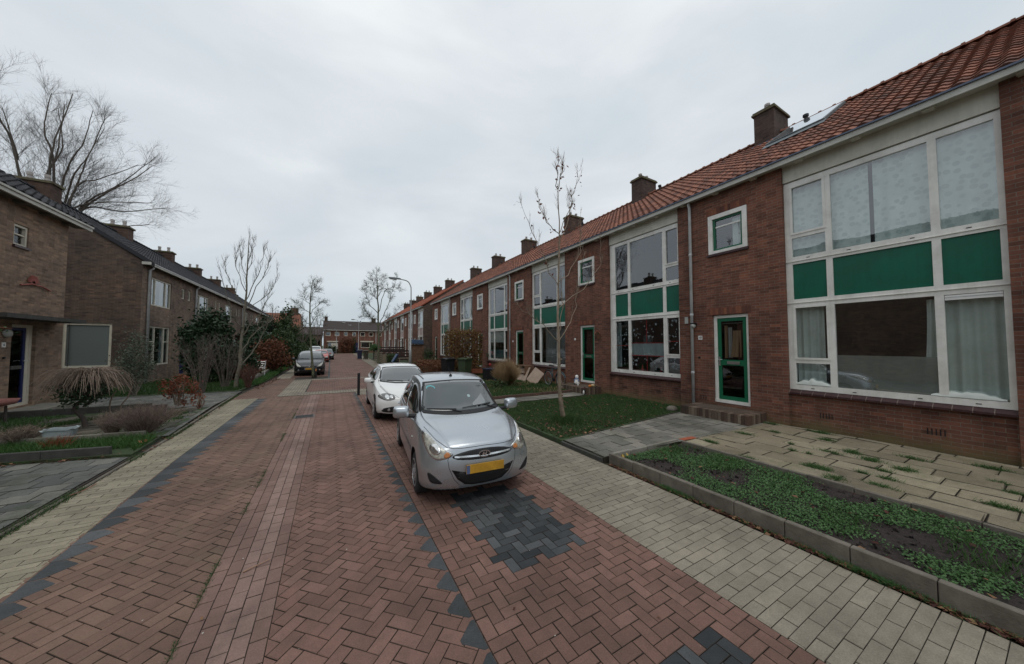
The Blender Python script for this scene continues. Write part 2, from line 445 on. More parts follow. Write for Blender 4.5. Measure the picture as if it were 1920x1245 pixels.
def stone(mb, poly, z, m=0, t=None, gap=.0045, dz=.0045, far=False, jit=.0012):
    A = area(poly)
    if A < 2e-4: return
    cx = sum(p[0] for p in poly)/len(poly); cy = sum(p[1] for p in poly)/len(poly)
    if t is None: t = rnd.random()
    z = z + rnd.uniform(-jit, jit)
    tx, ty = rnd.uniform(-1,1)*jit*6, rnd.uniform(-1,1)*jit*6
    def ins(p, g):
        d = math.hypot(p[0]-cx, p[1]-cy) or 1; k = max(0, 1-g/d*1.4)
        return (cx+(p[0]-cx)*k, cy+(p[1]-cy)*k)
    k = len(poly)
    if far:
        q = [ins(p, gap) for p in poly]
        mb.add([(x, y, z) for x, y in q], [tuple(range(k))], m, t); return
    o = [ins(p, gap*.6) for p in poly]; q = [ins(p, gap*.6+dz) for p in poly]
    vs = [(x, y, z-.012) for x, y in o] + [(x, y, z-.003) for x, y in o] + [(x, y, z+tx*(x-cx)+ty*(y-cy)) for x, y in q]
    fs = [tuple(range(2*k, 3*k))] + [(i, (i+1) % k, k+(i+1) % k, k+i) for i in range(k)] + [(k+i, k+(i+1) % k, 2*k+(i+1) % k, 2*k+i) for i in range(k)]
    mb.add(vs, fs, m, t)

def tiles_herring(region, ang, ox=0, oy=0, L=.21):
    W = L/2; ca, sa = math.cos(ang), math.sin(ang); H = hp(region)
    xs = [p[0] for p in region]; ys = [p[1] for p in region]
    us = []; vs_ = []
    for x in (min(xs), max(xs)):
        for y in (min(ys), max(ys)):
            us.append(((x-ox)*ca+(y-oy)*sa)/W); vs_.append((-(x-ox)*sa+(y-oy)*ca)/W)
    for b in range(int(min(vs_))-3, int(max(vs_))+3):
        a0 = int(min(us))-5; a0 -= (a0-b) % 4
        for a in range(a0, int(max(us))+5, 4):
            for (u0, u1, v0, v1) in ((a, a+2, b, b+1), (a+3, a+4, b, b+2)):
                q = [(u0,v0),(u1,v0),(u1,v1),(u0,v1)]
                q = [(ox+u*W*ca-v*W*sa, oy+u*W*sa+v*W*ca) for u, v in q]
                if max(p[0] for p in q) < min(xs) or min(p[0] for p in q) > max(xs) or max(p[1] for p in q) < min(ys) or min(p[1] for p in q) > max(ys): continue
                c = clip(q, H)
                if c: yield c, (v1-v0 == 2)

def tiles_rows(region, along='x', L=.21, W=.105, off=.5, ox=0, oy=0, jag=0):
    H = hp(region); xs = [p[0] for p in region]; ys = [p[1] for p in region]
    if along == 'x': a0, a1, b0, b1, oa, ob = min(xs), max(xs), min(ys), max(ys), ox, oy
    else: a0, a1, b0, b1, oa, ob = min(ys), max(ys), min(xs), max(xs), oy, ox
    for r in range(int((b0-ob)/W)-1, int((b1-ob)/W)+2):
        sh = (r % 2)*off*L if off else 0
        if jag: sh = random.Random(r*31+5).uniform(0, L)
        for c in range(int((a0-oa)/L)-2, int((a1-oa)/L)+2):
            u0, u1, v0, v1 = oa+c*L+sh, oa+(c+1)*L+sh, ob+r*W, ob+(r+1)*W
            q = [(u0,v0),(u1,v0),(u1,v1),(u0,v1)] if along == 'x' else [(v0,u0),(v1,u0),(v1,u1),(v0,u1)]
            c_ = clip(q, H)
            if c_: yield c_, r

def rect(x0, x1, y0, y1): return [(x0,y0),(x1,y0),(x1,y1),(x0,y1)]
FAR = 16.0
# --- the bed under all paving, sand and moss in the joints
sheet('paving_bed', rect(-4.6, 4.5, -6, 96), -.014, M['joint'])

road = MB()
def lay(mb, gen, z=0.0, m=0, **kw):
    for q, info in gen:
        far = q[0][1] > FAR
        stone(mb, q, z, m, far=far, gap=.0042 if not far else .007, **kw)
# right lane, left lane (45 degree herringbone)
lay(road, tiles_herring([(-.35,-2),(1.0,-2),(1.0,15.85),(-.35,15.85)], R(45), .03, .02), m=0)
lay(road, tiles_herring([(-2.2,-2),(-.90,-2),(-.90,15.85),(-2.42,15.85),(-2.42,8)], R(45), .06, .05), m=1)
for q, r in tiles_rows([(-.90,-2),(-.35,-2),(-.35,15.85),(-.90,15.85)], 'y', .21, .11, .5, ox=-.90):
    stone(road, q, 0, 2, t=min(1, max(0, rnd.gauss(.88 if r in (2, 3) else .35, .12))), gap=.0042)
# raised crossing and the road beyond
lay(road, tiles_herring(rect(-.9, 3.3, 16.85, 22.4), 0, 0, 0), m=0)
lay(road, tiles_herring([(-3.3,15.85),(-1.85,15.85),(-1.85,24.2),(-3.0,24.2)], 0, 0, 0), m=1)
lay(road, tiles_herring([(0,22.95),(3.25,22.95),(4.5,84),(0,84)], R(45), 0, 0, L=.24), m=0)
lay(road, tiles_herring(rect(-2.15, -.12, 24.6, 70), 0, 0, 0, L=.24), m=0)
tag(road.build('road', [M['red'], M['red2'], M['gutter_brick']]), 'red brick street laid in herringbone with a worn gutter strip', kind='structure')

bay = MB()
patch = [(1.47,2.70),(2.12,2.64),(2.40,2.72),(2.44,3.2),(2.40,4.1),(2.22,4.32),(1.50,4.36),(1.45,3.8),(1.53,3.45),(1.45,3.05)]
def inpoly(x, y, P):
    c = False; j = len(P)-1
    for i in range(len(P)):
        if (P[i][1] > y) != (P[j][1] > y) and x < (P[j][0]-P[i][0])*(y-P[i][1])/(P[j][1]-P[i][1])+P[i][0]: c = not c
        j = i
    return c
patch2 = [(1.80,.2),(2.50,.2),(2.50,1.40),(1.90,1.46)]
for q, v in tiles_herring([(1.0,-2),(2.88,-2),(2.88,14.9),(1.0,14.9)], 0, 1.0, .03, L=.2):
    cx = sum(p[0] for p in q)/len(q); cy = sum(p[1] for p in q)/len(q)
    dark = inpoly(cx, cy, patch) or inpoly(cx, cy, patch2)
    stone(bay, q, 0.0, 1 if dark else 0, gap=.0045)
tag(bay.build('parking_bay', [M['red'], M['dark_brick']]), kind='structure')

mit = MB()
p_ = .297
y = -1.5
while y < 15.6:          # dark mitre stones along the right lane
    a = [(.995, y+.012), (.995, y+p_-.012), (.965, y+p_-.012), (.838, y+p_/2+.018), (.838, y+p_/2-.018), (.965, y+.012)]
    stone(mit, a[::-1], .0035, 0, gap=.003, jit=.0005); y += p_
y = -1.0
def lx(y): return -2.22 - .2*min(1, max(0, (y-2)/6.))
while y < 15.6:          # and along the left lane
    x = lx(y)
    a = [(x+.004, y), (x+.004, y+p_), (-2.205, y+p_-.002), (-2.065, y+p_/2+.012), (-2.065, y+p_/2-.012), (-2.205, y+.002)]
    stone(mit, a, .0035, 0, gap=.003, jit=.0005); y += p_
lay(mit, tiles_rows([(-.12,22.95),(0,22.95),(0,84),(-.12,84)], 'y', .21, .12, 0, ox=-.12), m=0)
tag(mit.build('mitre_stone_band', M['dark_stone']), 'dark triangular edge stones between lane and parking strip', kind='structure')

walkR = MB()
lay(walkR, tiles_rows([(2.88,-3),(4.24,-3),(4.24,15.85),(2.88,15.85)], 'x', .338, .0985, .5, ox=2.90, oy=.01))
lay(walkR, tiles_rows([(1.0,14.9),(2.88,14.9),(2.88,15.9),(1.0,15.9)], 'x', .338, .0985, .5, ox=2.90, oy=.01))
lay(walkR, tiles_rows(rect(-.95, 3.3, 15.95, 16.85), 'y', .212, .106, .5))
lay(walkR, tiles_rows(rect(-1.85, -.95, 15.95, 22.9), 'y', .212, .106, .5))
lay(walkR, tiles_rows(rect(-.95, 3.3, 22.4, 22.95), 'y', .212, .106, .5))
lay(walkR, tiles_rows([(3.25,15.95),(4.5,15.95),(4.9,40),(5.6,84),(4.5,84),(3.3,23)], 'x', .212, .106, .5))
lay(walkR, tiles_rows(rect(-6, 16, 84, 85.4), 'x', .3, .3, 0))
lay(walkR, tiles_rows(rect(-2.9, -2.15, 24.2, 70), 'x', .3, .3, 0))
tag(walkR.build('sidewalk', M['beige']), kind='structure')
walkL = MB()
for (ya, yb) in ((-1.0,2.0),(2.0,8.0),(8.0,10.5),(10.5,15.85)):
    ka = lambda y: -3.075 if y <= 10.5 else -3.075-.225*(y-10.5)/5.35
    kb = lambda y: -2.22-.2*min(1,max(0,(y-2)/6.))
    lay(walkL, tiles_rows([(ka(ya),ya),(kb(ya),ya),(kb(yb),yb),(ka(yb),yb)], 'x', .338, .0985, .5, ox=-3.06))
tag(walkL.build('sidewalk', M['beige2']), kind='structure')

# --- drain cover set in the gutter strip
dr = MB(); dr.box(-.88, -.38, 11.0, 11.42, -.03, .006); 
for i in range(5): dr.box(-.84, -.42, 11.05+i*.072, 11.085+i*.072, .006, .011, 1)
tag(dr.build('drain_cover', [simple('cast_iron', (.09,.085,.08), .6, .2, 9, metal=.4), M['black']]), 'rectangular iron drain cover in the gutter strip of the street', 'drain cover')

M['moss_tile'] = paver('mossy_brown_garden_tile', (.085,.078,.06), (.115,.105,.082), (.15,.135,.105), moss=.8, mossc=(.05,.065,.03), speck=.3, stain=.5)
# --- right hand gardens
GZ = .10
sheet('garden_bed', [(4.40,-8),(6.34,-8),(6.34,4.1),(4.40,4.1)], .055, M['soil'])
sheet('garden_path', [(4.26,4.22),(9.98,4.0),(9.98,5.95),(9.0,5.95),(4.30,5.36)], GZ-.016, M['joint'])
gp = MB()
for q, r in tiles_rows([(4.28,4.22),(9.9,3.95),(9.9,5.95),(4.30,5.38)], 'x', .31, .31, .5, ox=4.3, oy=4.2, jag=0):
    stone(gp, q, GZ, 0, gap=.006, dz=.01, jit=.005)
tag(gp.build('garden_path_tiles', M['grey_tile']), kind='structure')
sheet('patio_bed', [(6.38,-8),(9.98,-8),(9.98,4.0),(6.38,4.12)], GZ-.016, M['joint'])
pt = MB()
for q, r in tiles_rows([(6.40,-8),(9.9,-8),(9.9,4.0),(6.40,4.1)], 'y', .62, .415, .5, ox=6.4, oy=.2, jag=1):
    stone(pt, q, GZ, 0, gap=.011, dz=.012, jit=.006)
tag(pt.build('patio', M['slab']), kind='structure')
rb = MB(); stone(rb, [(6.45,4.12),(6.86,4.08),(6.87,4.20),(6.46,4.24)], GZ+.007, 0, t=.9, gap=.002); 
tag(rb.build('loose_brick', simple('orange_red_brick', (.34,.09,.045), .8, .2, 20)), 'single orange red brick laid between grey path tiles and beige slabs', 'brick')

def kerb_row(name, p0, p1, n, h, th, z0, mat, label, gap=.006):
    """a row of edging stones: one thing, each stone a part"""
    p0, p1 = Vector((*p0, 0)), Vector((*p1, 0)); d = p1-p0; L = d.length; a = math.atan2(d.y, d.x)
    root = empty(name, tuple(p0), 0, label, 'edging')
    for i in range(n):
        c = d*((i+.5)/n)
        mb = MB(); m4 = Matrix.Translation((c.x, c.y, z0+h/2+rnd.uniform(-.006,.006))) @ Matrix.Rotation(a+rnd.uniform(-.008,.008), 4, 'Z') @ Matrix.Rotation(rnd.uniform(-.02,.02), 4, 'X')
        mb.tbox(m4, L/n-gap, th, h, bev=.008)
        mb.build('edging_stone', mat, root)
    return root
kerb_row('garden_edging', (4.36,4.16), (4.36,-2.4), 13, .30, .07, -.12, M['conc_top'], 'long front row of grey concrete edging stones along the pavement, holding the weedy bed')
kerb_row('garden_edging', (6.34,4.08), (6.34,-2.4), 13, .26, .055, -.13, M['conc_top'], 'back row of concrete edging stones between the weedy bed and the beige patio slabs')
kerb_row('garden_edging', (4.42,4.20), (6.30,4.18), 4, .26, .06, -.12, M['concrete'], 'short cross row of pale edging stones at the far end of the weedy bed')
kerb_row('garden_edging', (4.26,5.40), (4.26,4.24), 2, .20, .05, -.12, M['dark_kerb'], 'dark edging at the street end of the grey tiled path')

# lawns behind the near path
sheet('lawn', [(4.28,5.42),(9.0,5.98),(9.98,5.98),(9.98,9.65),(4.28,9.65)], GZ-.02, M['lawn_soil'])
sheet('garden_path', [(4.28,9.70),(8.9,9.70),(8.9,10.55),(4.28,10.55)], GZ-.02, M['joint'])
gp = MB()
for q, r in tiles_rows(rect(4.3, 8.95, 9.72, 10.52), 'x', .4, .4, .0, ox=4.3, oy=9.72): stone(gp, q, GZ, 0, gap=.006, dz=.01, jit=.003)
tag(gp.build('garden_path_tiles', M['grey_tile']), kind='structure')
kerb_row('garden_edging', (4.4,10.62), (8.9,10.62), 9, .24, .06, -.05, simple('brown_edging', (.10,.06,.045), .85, .25, 7, bump=.4), 'brown edging between the narrow garden path and the rough lawn with the dry grass tuft')
sheet('lawn', [(4.28,10.68),(9.98,10.68),(9.98,23),(4.5,23)], GZ, M['lawn_soil'])
sheet('garden_ground', [(4.55,23),(9.98,23),(10.2,84),(5.6,84)], GZ-.03, M['lawn_soil'])

# --- left hand gardens
sheet('lawn', [(-9.3,18.7),(-3.5,18.3),(-3.1,22.5),(-3.2,40),(-3.2,70),(-9.3,70)], .06, M['lawn_soil'])
sheet('garden_path', [(-8.2,14.7),(-3.4,14.4),(-3.35,18.2),(-8.2,18.6)], .035, M['joint'])
dp = MB()
for q, r in tiles_rows([(-8.2,14.7),(-3.4,14.4),(-3.35,18.2),(-8.2,18.6)], 'x', .3, .3, .5): stone(dp, q, .05, 0, gap=.006, dz=.008, jit=.003)
for q, r in tiles_rows([(-3.5,10.2),(-3.15,10.2),(-3.4,14.4),(-5.5,14.4),(-5.5,13.2)], 'x', .3, .3, .5): stone(dp, q, .05, 0, gap=.006, dz=.008, jit=.003)
for q, r in tiles_rows([(-9,-1),(-3.16,-1),(-3.2,8.7),(-9,10.2)], 'x', .3, .3, .5): stone(dp, q, .03, 0, gap=.007, dz=.008, jit=.004)
tag(dp.build('driveway_tiles', M['drive_tile']), kind='structure')
sheet('driveway_bed', [(-9,-1),(-3.14,-1),(-3.16,8.75),(-9,10.3)], .013, M['joint'])
sheet('garden_ground', [(-9,10.32),(-3.2,8.8),(-3.45,14.35),(-8.2,14.65)], .05, M['lawn_soil'])
mt_ = MB()
for q, r in tiles_rows([(-9,11.4),(-3.5,10.4),(-3.4,13.0),(-5.6,14.0),(-8.9,14.5)], 'x', .3, .3, .5): stone(mt_, q, .058, 0, gap=.006, dz=.008, jit=.006)
tag(mt_.build('garden_tiles', M['moss_tile']), kind='structure')
kerb_row('garden_edging', (-9,10.25), (-3.55,9.0), 6, .27, .07, -.08, M['dark_kerb'], 'low dark edging along the tiled driveway at the left, in front of the green strip')
kerb_row('garden_edging', (-9,11.3), (-3.55,10.3), 8, .24, .06, -.06, M['concrete'], 'middle row of grey edging stones behind the green strip and plastic tub')
kerb_row('garden_edging', (-8.2,14.62), (-4.9,14.55), 6, .30, .06, -.06, M['dark_kerb'], 'long row of mossy edging stones in front of the path to the blue door')
kerb_row('garden_edging', (-4.9,14.5), (-4.2,13.3), 2, .22, .06, -.06, M['conc_top'], 'short turned edging left of the orange shrub')
kerb_row('garden_edging', (-4.2,13.2), (-3.6,13.6), 2, .22, .06, -.06, M['conc_top'], 'short edging stones in front of the orange shrub')
kerb_row('garden_edging', (-3.11,1), (-3.11,10.4), 10, .13, .05, -.11, M['conc_top'], 'flush kerb line between the driveway and the yellow grey pavement')
kerb_row('garden_edging', (-3.12,10.4), (-3.42,18.2), 8, .15, .05, -.11, M['conc_top'], 'flush kerb line between the left garden path and the pavement farther on')
# ================================================================ roofs
def tilemat(name, c1, c2, c3, mossy=.5):
    n = NT(name); P = n.pos(); t = n.attr()
    col = n.ramp(t, [(0, c1), (.5, c2), (1, c3)])
    col = n.mix(col, n.ramp(n.noise(P, 30, 4, .7), [(.3, (.7,.7,.7)), (.7, (1.2,1.2,1.2))]), .8, 'MULTIPLY')
    big = n.noise(P, 1.1, 6, .7)
    col = n.mix(col, (.05,.045,.04), n.ramp(big, [(.5, (0,0,0)), (.75, (mossy,)*3)]))
    n.color(col); n.rough(.8); n.spec(.3); n.bump(n.noise(P, 50, 4), .3, .004)
    return n.mat
M['tile_red'] = tilemat('orange_red_roof_tile', (.12,.052,.038), (.21,.085,.055), (.30,.125,.08))
M['tile_red2'] = tilemat('cleaner_orange_roof_tile', (.25,.075,.045), (.32,.10,.06), (.38,.14,.08), .25)
M['tile_dark'] = tilemat('dark_grey_roof_tile', (.018,.019,.023), (.032,.033,.038), (.05,.05,.055), .2)
M['tile_brown'] = tilemat('brown_grey_roof_tile', (.05,.04,.04), (.075,.06,.058), (.10,.08,.075), .2)

def roof_tiles(mb, x0, z0, x1, z1, y0, y1, tw=.235, tl=.325, amp=.026, nsub=6, back=True, gap=None):
    """wavy interlocking tiles from eave (x0,z0) to ridge (x1,z1)"""
    dx, dz = x1-x0, z1-z0; S = math.hypot(dx, dz); ux, uz = dx/S, dz/S; nx, nz = (-uz, ux) if ux > 0 else (uz, -ux)
    if nz < 0: nx, nz = -nx, -nz
    rows = int(S/tl+.5); tl = S/rows
    cols = max(1, int((y1-y0)/tw+.5)); tw = (y1-y0)/cols
    prof = [ (-.45), (-.75), (-.2), .75, 1.0, .35 ]
    N = cols*nsub
    def h(j): return amp*prof[j % nsub]
    for r in range(rows):
        s0, s1 = r*tl - (.015), (r+1)*tl
        lo, hi, un = [], [], []
        for j in range(N+1):
            y = y0 + (y1-y0)*j/N
            k = rnd.uniform(-.003,.003)
            a = h(j) + .034; b = h(j) + .002
            lo.append((x0+ux*s0+nx*(a+k), y, z0+uz*s0+nz*(a+k)))
            hi.append((x0+ux*s1+nx*b, y, z0+uz*s1+nz*b))
            un.append((x0+ux*s0+nx*(h(j)-.012), y, z0+uz*s0+nz*(h(j)-.012)))
        b0 = len(mb.v); mb.v.extend(un+lo+hi); n1 = N+1
        col = None
        for j in range(N):
            if j % nsub == 0: col = rnd.random()
            if ux > 0:
                mb.f.append((b0+n1+j, b0+2*n1+j, b0+2*n1+j+1, b0+n1+j+1)); mb.f.append((b0+j, b0+n1+j, b0+n1+j+1, b0+j+1))
            else:
                mb.f.append((b0+n1+j, b0+n1+j+1, b0+2*n1+j+1, b0+2*n1+j)); mb.f.append((b0+j, b0+j+1, b0+n1+j+1, b0+n1+j))
            mb.m += [0, 0]; mb.t += [col, col*.6]
    # boards below and rear slope
    mb.quad((x0,y0,z0-.04),(x0,y1,z0-.04),(x1,y1,z1-.04),(x1,y0,z1-.04), 0, .1)
    if back:
        mb.quad((x1,y0,z1),(x1,y1,z1),(2*x1-x0,y1,z0),(2*x1-x0,y0,z0), 0, .4)

def ridge(mb, x, z, y0, y1, step=.36, r=.105):
    n = max(1, int((y1-y0)/step)); st = (y1-y0)/n
    for i in range(n):
        a, b = y0+i*st, y0+(i+1)*st
        rings = []
        for yy, rr in ((a-.03, r+.028), (a+.035, r+.026), (a+.045, r), (b, r-.006)):
            rings.append([(x+rr*math.cos(q), yy, z-.03+rr*math.sin(q)*.95) for q in [math.pi*k/6 for k in range(7)]])
        mb.rings(rings, t=rnd.uniform(.3, 1), closed=False, cap=False)
        e = [(x+(r+.028)*math.cos(q), a-.03, z-.03+(r+.028)*math.sin(q)*.95) for q in [math.pi*k/6 for k in range(7)]]
        mb.add(e, [tuple(range(7))], 0, .2)

def wallgrid(mb, plane, c, u0, u1, z0, z1, openings, depth, m=0, mr=None, flip=False):
    """front skin of a wall with rectangular openings and reveals; plane 'x' -> u is Y, plane 'y' -> u is X; depth signed"""
    us = sorted(set([u0, u1]+[o[0] for o in openings]+[o[1] for o in openings])); zs = sorted(set([z0, z1]+[o[2] for o in openings]+[o[3] for o in openings]))
    def P(u, z, d=0): return (c+d, u, z) if plane == 'x' else (u, c+d, z)
    for i in range(len(us)-1):
        for j in range(len(zs)-1):
            a, b, e, f = us[i], us[i+1], zs[j], zs[j+1]
            if any(o[0]-1e-6 <= a and b <= o[1]+1e-6 and o[2]-1e-6 <= e and f <= o[3]+1e-6 for o in openings): continue
            mb.quad(P(a,e), P(b,e), P(b,f), P(a,f), m)
    for (a, b, e, f) in openings:
        k = m if mr is None else mr
        mb.quad(P(a,e), P(a,f), P(a,f,depth), P(a,e,depth), k); mb.quad(P(b,f), P(b,e), P(b,e,depth), P(b,f,depth), k)
        mb.quad(P(a,f), P(b,f), P(b,f,depth), P(a,f,depth), k); mb.quad(P(b,e), P(a,e), P(a,e,depth), P(b,e,depth), k)

def frame(mb, plane, c, th, u0, u1, z0, z1, wd, m=0, bottom=None, bev=.006):
    """four mitred bars, face at c, thickness th (signed)"""
    wb = bottom or wd
    def P(u, z, d): return (c+d, u, z) if plane == 'x' else (u, c+d, z)
    for (o, i_) in ((((u0,z0),(u1,z0)), ((u0+wd,z0+wb),(u1-wd,z0+wb))), (((u1,z0),(u1,z1)), ((u1-wd,z0+wb),(u1-wd,z1-wd))),
                    (((u1,z1),(u0,z1)), ((u1-wd,z1-wd),(u0+wd,z1-wd))), (((u0,z1),(u0,z0)), ((u0+wd,z1-wd),(u0+wd,z0+wb)))):
        A, B = o; C_, D = i_
        vs = [P(*A,0),P(*B,0),P(*D,0),P(*C_,0),P(*A,th),P(*B,th),P(*D,th),P(*C_,th)]
        mb.add(vs, [(0,1,2,3),(7,6,5,4),(0,4,5,1),(3,2,6,7)], m)

def pane(mb, plane, c, u0, u1, z0, z1, m=0):
    P = (lambda u, z, d=0: (c+d, u, z)) if plane == 'x' else (lambda u, z, d=0: (u, c+d, z))
    mb.quad(P(u0,z0), P(u1,z0), P(u1,z1), P(u0,z1), m)

def curtain(mb, X, u0, u1, z0, z1, amp=.035, per=.14, m=0, seed=0, plane='x', flare=0, zbot=0):
    r = random.Random(seed); n = max(6, int((u1-u0)/.018)); ph = r.uniform(0, 6); k2 = r.uniform(.7, 1.3)
    nz_ = 7; rings = []
    for j in range(nz_+1):
        f = j/nz_; z = z1+(z0-z1)*f; row = []
        for i in range(n+1):
            u = u0+(u1-u0)*i/n; du = flare*f*f*(u-u0)
            d = amp*(.6+.4*f)*math.sin(u*2*math.pi/per+ph+.5*math.sin(u*5*k2)+f*.4*math.sin(u*9))
            row.append((X+d, u+du, z+(zbot*math.sin(u*23)*f)) if plane == 'x' else (u+du, X+d, z))
        rings.append(row)
    mb.rings(rings, m=m, cap=False, closed=False)

def cloth(name, c, trans=.3, alpha=1.0, spots=None, scale=6):
    n = NT(name); P = n.pos()
    col = n.ramp(n.noise(P, 3, 5, .6), [(.3, tuple(x*.82 for x in c)), (.7, c)])
    if spots:
        v = n.new('ShaderNodeTexVoronoi'); v.inputs['Scale'].default_value = scale; v.inputs['Randomness'].default_value = .7; n.link(P, v.inputs['Vector'])
        col = n.mix(col, spots, n.ramp(v.outputs['Distance'], [(.30, (.9,)*3), (.42, (.0,)*3)]))
    n.color(col); n.rough(.9); n.spec(.1)
    if alpha < 1:
        n.p.inputs['Alpha'].default_value = alpha
    return n.mat
M['lace'] = cloth('pale_lace_curtain', (.74,.79,.76), spots=(.52,.57,.56), scale=7.5)
M['white_cloth'] = cloth('white_curtain', (.62,.66,.62))
M['grey_cloth'] = cloth('grey_pleated_curtain', (.22,.215,.21))
M['sheer'] = cloth('sheer_curtain', (.32,.36,.37))
M['blind'] = cloth('roller_blind', (.45,.46,.43))
M['beige_cloth'] = cloth('beige_coat', (.62,.44,.27))
M['brown_cloth'] = cloth('brown_coat', (.2,.10,.075))
M['film'] = cloth('frosted_film', (.34,.34,.31), alpha=.55)
M['snow'] = simple('white_sticker', (.24,.29,.31), .6, .05, 4)
M['red_paint'] = simple('red_ribbon', (.26,.018,.018), .5, .1, 4)

ORG = Vector((9.93, 0, .15))
def put(mb, name, mats, parent, org=ORG, **kw):
    mb.v = [(p[0]-org[0], p[1]-org[1], p[2]-org[2]) for p in mb.v]
    return mb.build(name, mats, parent, **kw)

PIT_H = 5.88
LAY = {1: dict(cols=[(.075,.69,0),(.80,2.20,0),(2.31,2.935,1)]), 2: dict(cols=[(.06,.54,1),(.66,2.055,0),(2.165,2.80,0)])}
def right_house(Y0, k, label, panel, lay=1, org=ORG, green=True, pipe=True, detail=True, group='terraced houses on the right side of the street', dressing=None, dX=0, tile='tile_red', sw='green', end=None):
    root = empty('terraced_house', (ORG[0]+dX, Y0, ORG[2]), 0, label, 'house', group)
    gname = 'rh'
    op_door = (3.90, 4.84, .40, 2.97); op_sw = (3.85, 4.91, 4.76, 5.98)
    def wall(mb):
        wallgrid(mb, 'x', 9.93, 3.07, PIT_H, -.2, 6.66, [op_door, op_sw], .16)
        mb.quad((9.93,3.07,-.2),(9.93,3.07,6.66),(10.12,3.07,6.66),(10.12,3.07,-.2)); mb.quad((9.93,PIT_H,6.66),(9.93,PIT_H,-.2),(10.12,PIT_H,-.2),(10.12,PIT_H,6.66))
        mb.quad((10.035,0,-.2),(10.035,3.07,-.2),(10.035,3.07,.90),(10.035,0,.90))
        # party walls, rear wall, rooms
        for y in (.012, PIT_H-.012):
            mb.add([(10.12,y,-.2),(19.8,y,-.2),(19.8,y,6.6),(14.9,y,10.1),(10.12,y,6.6)], [(0,1,2,3,4)])
        mb.quad((19.8,0,-.2),(19.8,PIT_H,-.2),(19.8,PIT_H,6.6),(19.8,0,6.6))
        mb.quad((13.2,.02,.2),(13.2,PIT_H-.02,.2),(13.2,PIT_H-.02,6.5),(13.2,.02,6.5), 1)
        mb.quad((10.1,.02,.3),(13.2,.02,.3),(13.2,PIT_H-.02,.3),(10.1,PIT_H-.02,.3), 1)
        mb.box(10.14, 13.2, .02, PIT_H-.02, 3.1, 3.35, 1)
    key = gname+'wall'
    if key in MESHES: obj('wall', MESHES[key], root)
    else:
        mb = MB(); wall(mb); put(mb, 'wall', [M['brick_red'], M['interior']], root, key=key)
    # soldier courses over door and window
    for kk, (a, b, z0, z1) in (('sol1', (3.82, 5.0, 2.972, 3.17)), ('sol2', (3.80, 4.97, 5.982, 6.16))):
        if kk in MESHES: obj('brick_arch', MESHES[kk], root); continue
        mb = MB(); n = int((b-a)/.0772); mb.box(9.926, 9.95, a+.002, a+n*.0772-.004, z0+.006, z1-.002, 0, .6)
        for i in range(n):
            mb.box(9.922, 9.949, a+i*.0772+.004, a+(i+1)*.0772-.005, z0+.004, z1, 0, rnd.random())
        put(mb, 'brick_arch', M['soldier'], root, key=kk)
    # roof, ridge
    def rf(mb): roof_tiles(mb, 9.70, 6.73, 14.9, 10.2, 0, PIT_H)
    key = 'roof'+tile
    if key in MESHES: ro = obj('roof', MESHES[key], root)
    else:
        mb = MB(); rf(mb); ro = put(mb, 'roof', M[tile], root, key=key, smooth=False)
    if 'ridge'+tile in MESHES: obj('ridge_tiles', MESHES['ridge'+tile], ro)
    else:
        mb = MB(); ridge(mb, 14.9, 10.25, 0, PIT_H); put(mb, 'ridge_tiles', M[tile], ro, key='ridge'+tile)
    # chimney
    if 'chim' in MESHES: ch = obj('chimney', MESHES['chim'], ro)
    else:
        mb = MB(); mb.box(14.3, 15.5, 4.80, 5.45, 9.0, 11.02); ch = put(mb, 'chimney', M['brick_chim'], ro, key='chim')
    mb = MB()
    mb.box(14.24, 15.56, 4.74, 5.51, 11.02, 11.09); mb.box(14.27, 15.53, 4.77, 5.48, 11.09, 11.15)
    mf = MB(); mf.box(14.22, 14.32, 4.72, 5.53, 9.72, 9.80)
    if 'cfl' in MESHES: obj('flashing', MESHES['cfl'], ro)
    else: put(mf, 'flashing', M['lead'], ro, key='cfl')
    if 'ccap' in MESHES: obj('chimney_cap', MESHES['ccap'], ro)
    else: put(mb, 'chimney_cap', [M['chimcap'], M['lead']], ro, key='ccap')
    for j, xx in enumerate((14.62, 15.12)):
        if 'pot' in MESHES: obj('chimney_pot', MESHES['pot'], ro, loc=(xx-14.62, 0, 0))
        else:
            mb = MB(); mb.lathe([(.09,0),(.09,.16),(.075,.16),(.075,.22),(.095,.22),(.095,.30),(.02,.31)], (14.62,5.12,11.15), 12); put(mb, 'chimney_pot', M['pot'], ro, key='pot', smooth=False)
    mb = MB(); mb.lathe([(.05,0),(.05,.28),(.085,.29),(.085,.37),(.02,.40)], (14.72,4.02,10.0), 10)
    if 'vent' in MESHES: obj('vent_pipe', MESHES['vent'], ro)
    else: put(mb, 'vent_pipe', M['black'], ro, key='vent')
    # gutter, soffit, brackets
    def gut(mb):
        mb.box(9.70, 9.745, 0, PIT_H, 6.575, 6.70); mb.box(9.665, 9.70, 0, PIT_H, 6.695, 6.728, 1)
        mb.box(9.745, 10.05, 0, PIT_H, 6.615, 6.635)
    if 'gut' in MESHES: gu = obj('gutter', MESHES['gut'], root)
    else:
        mb = MB(); gut(mb); gu = put(mb, 'gutter', [M['fascia'], M['lead']], root, key='gut')
    for i in range(6):
        if 'mod' in MESHES: obj('bracket', MESHES['mod'], gu, loc=(0, i*.98, 0))
        else:
            mb = MB(); mb.box(9.76, 9.93, .66, .80, 6.565, 6.614); mb.box(9.75, 9.93, .645, .815, 6.59, 6.613); put(mb, 'bracket', M['cream'], gu, key='mod')
    if 'fas' in MESHES: obj('lintel_board', MESHES['fas'], root)
    else:
        mb = MB(); mb.box(10.0, 10.1, .004, 3.066, 6.21, 6.612); put(mb, 'lintel_board', M['cream'], root, key='fas')
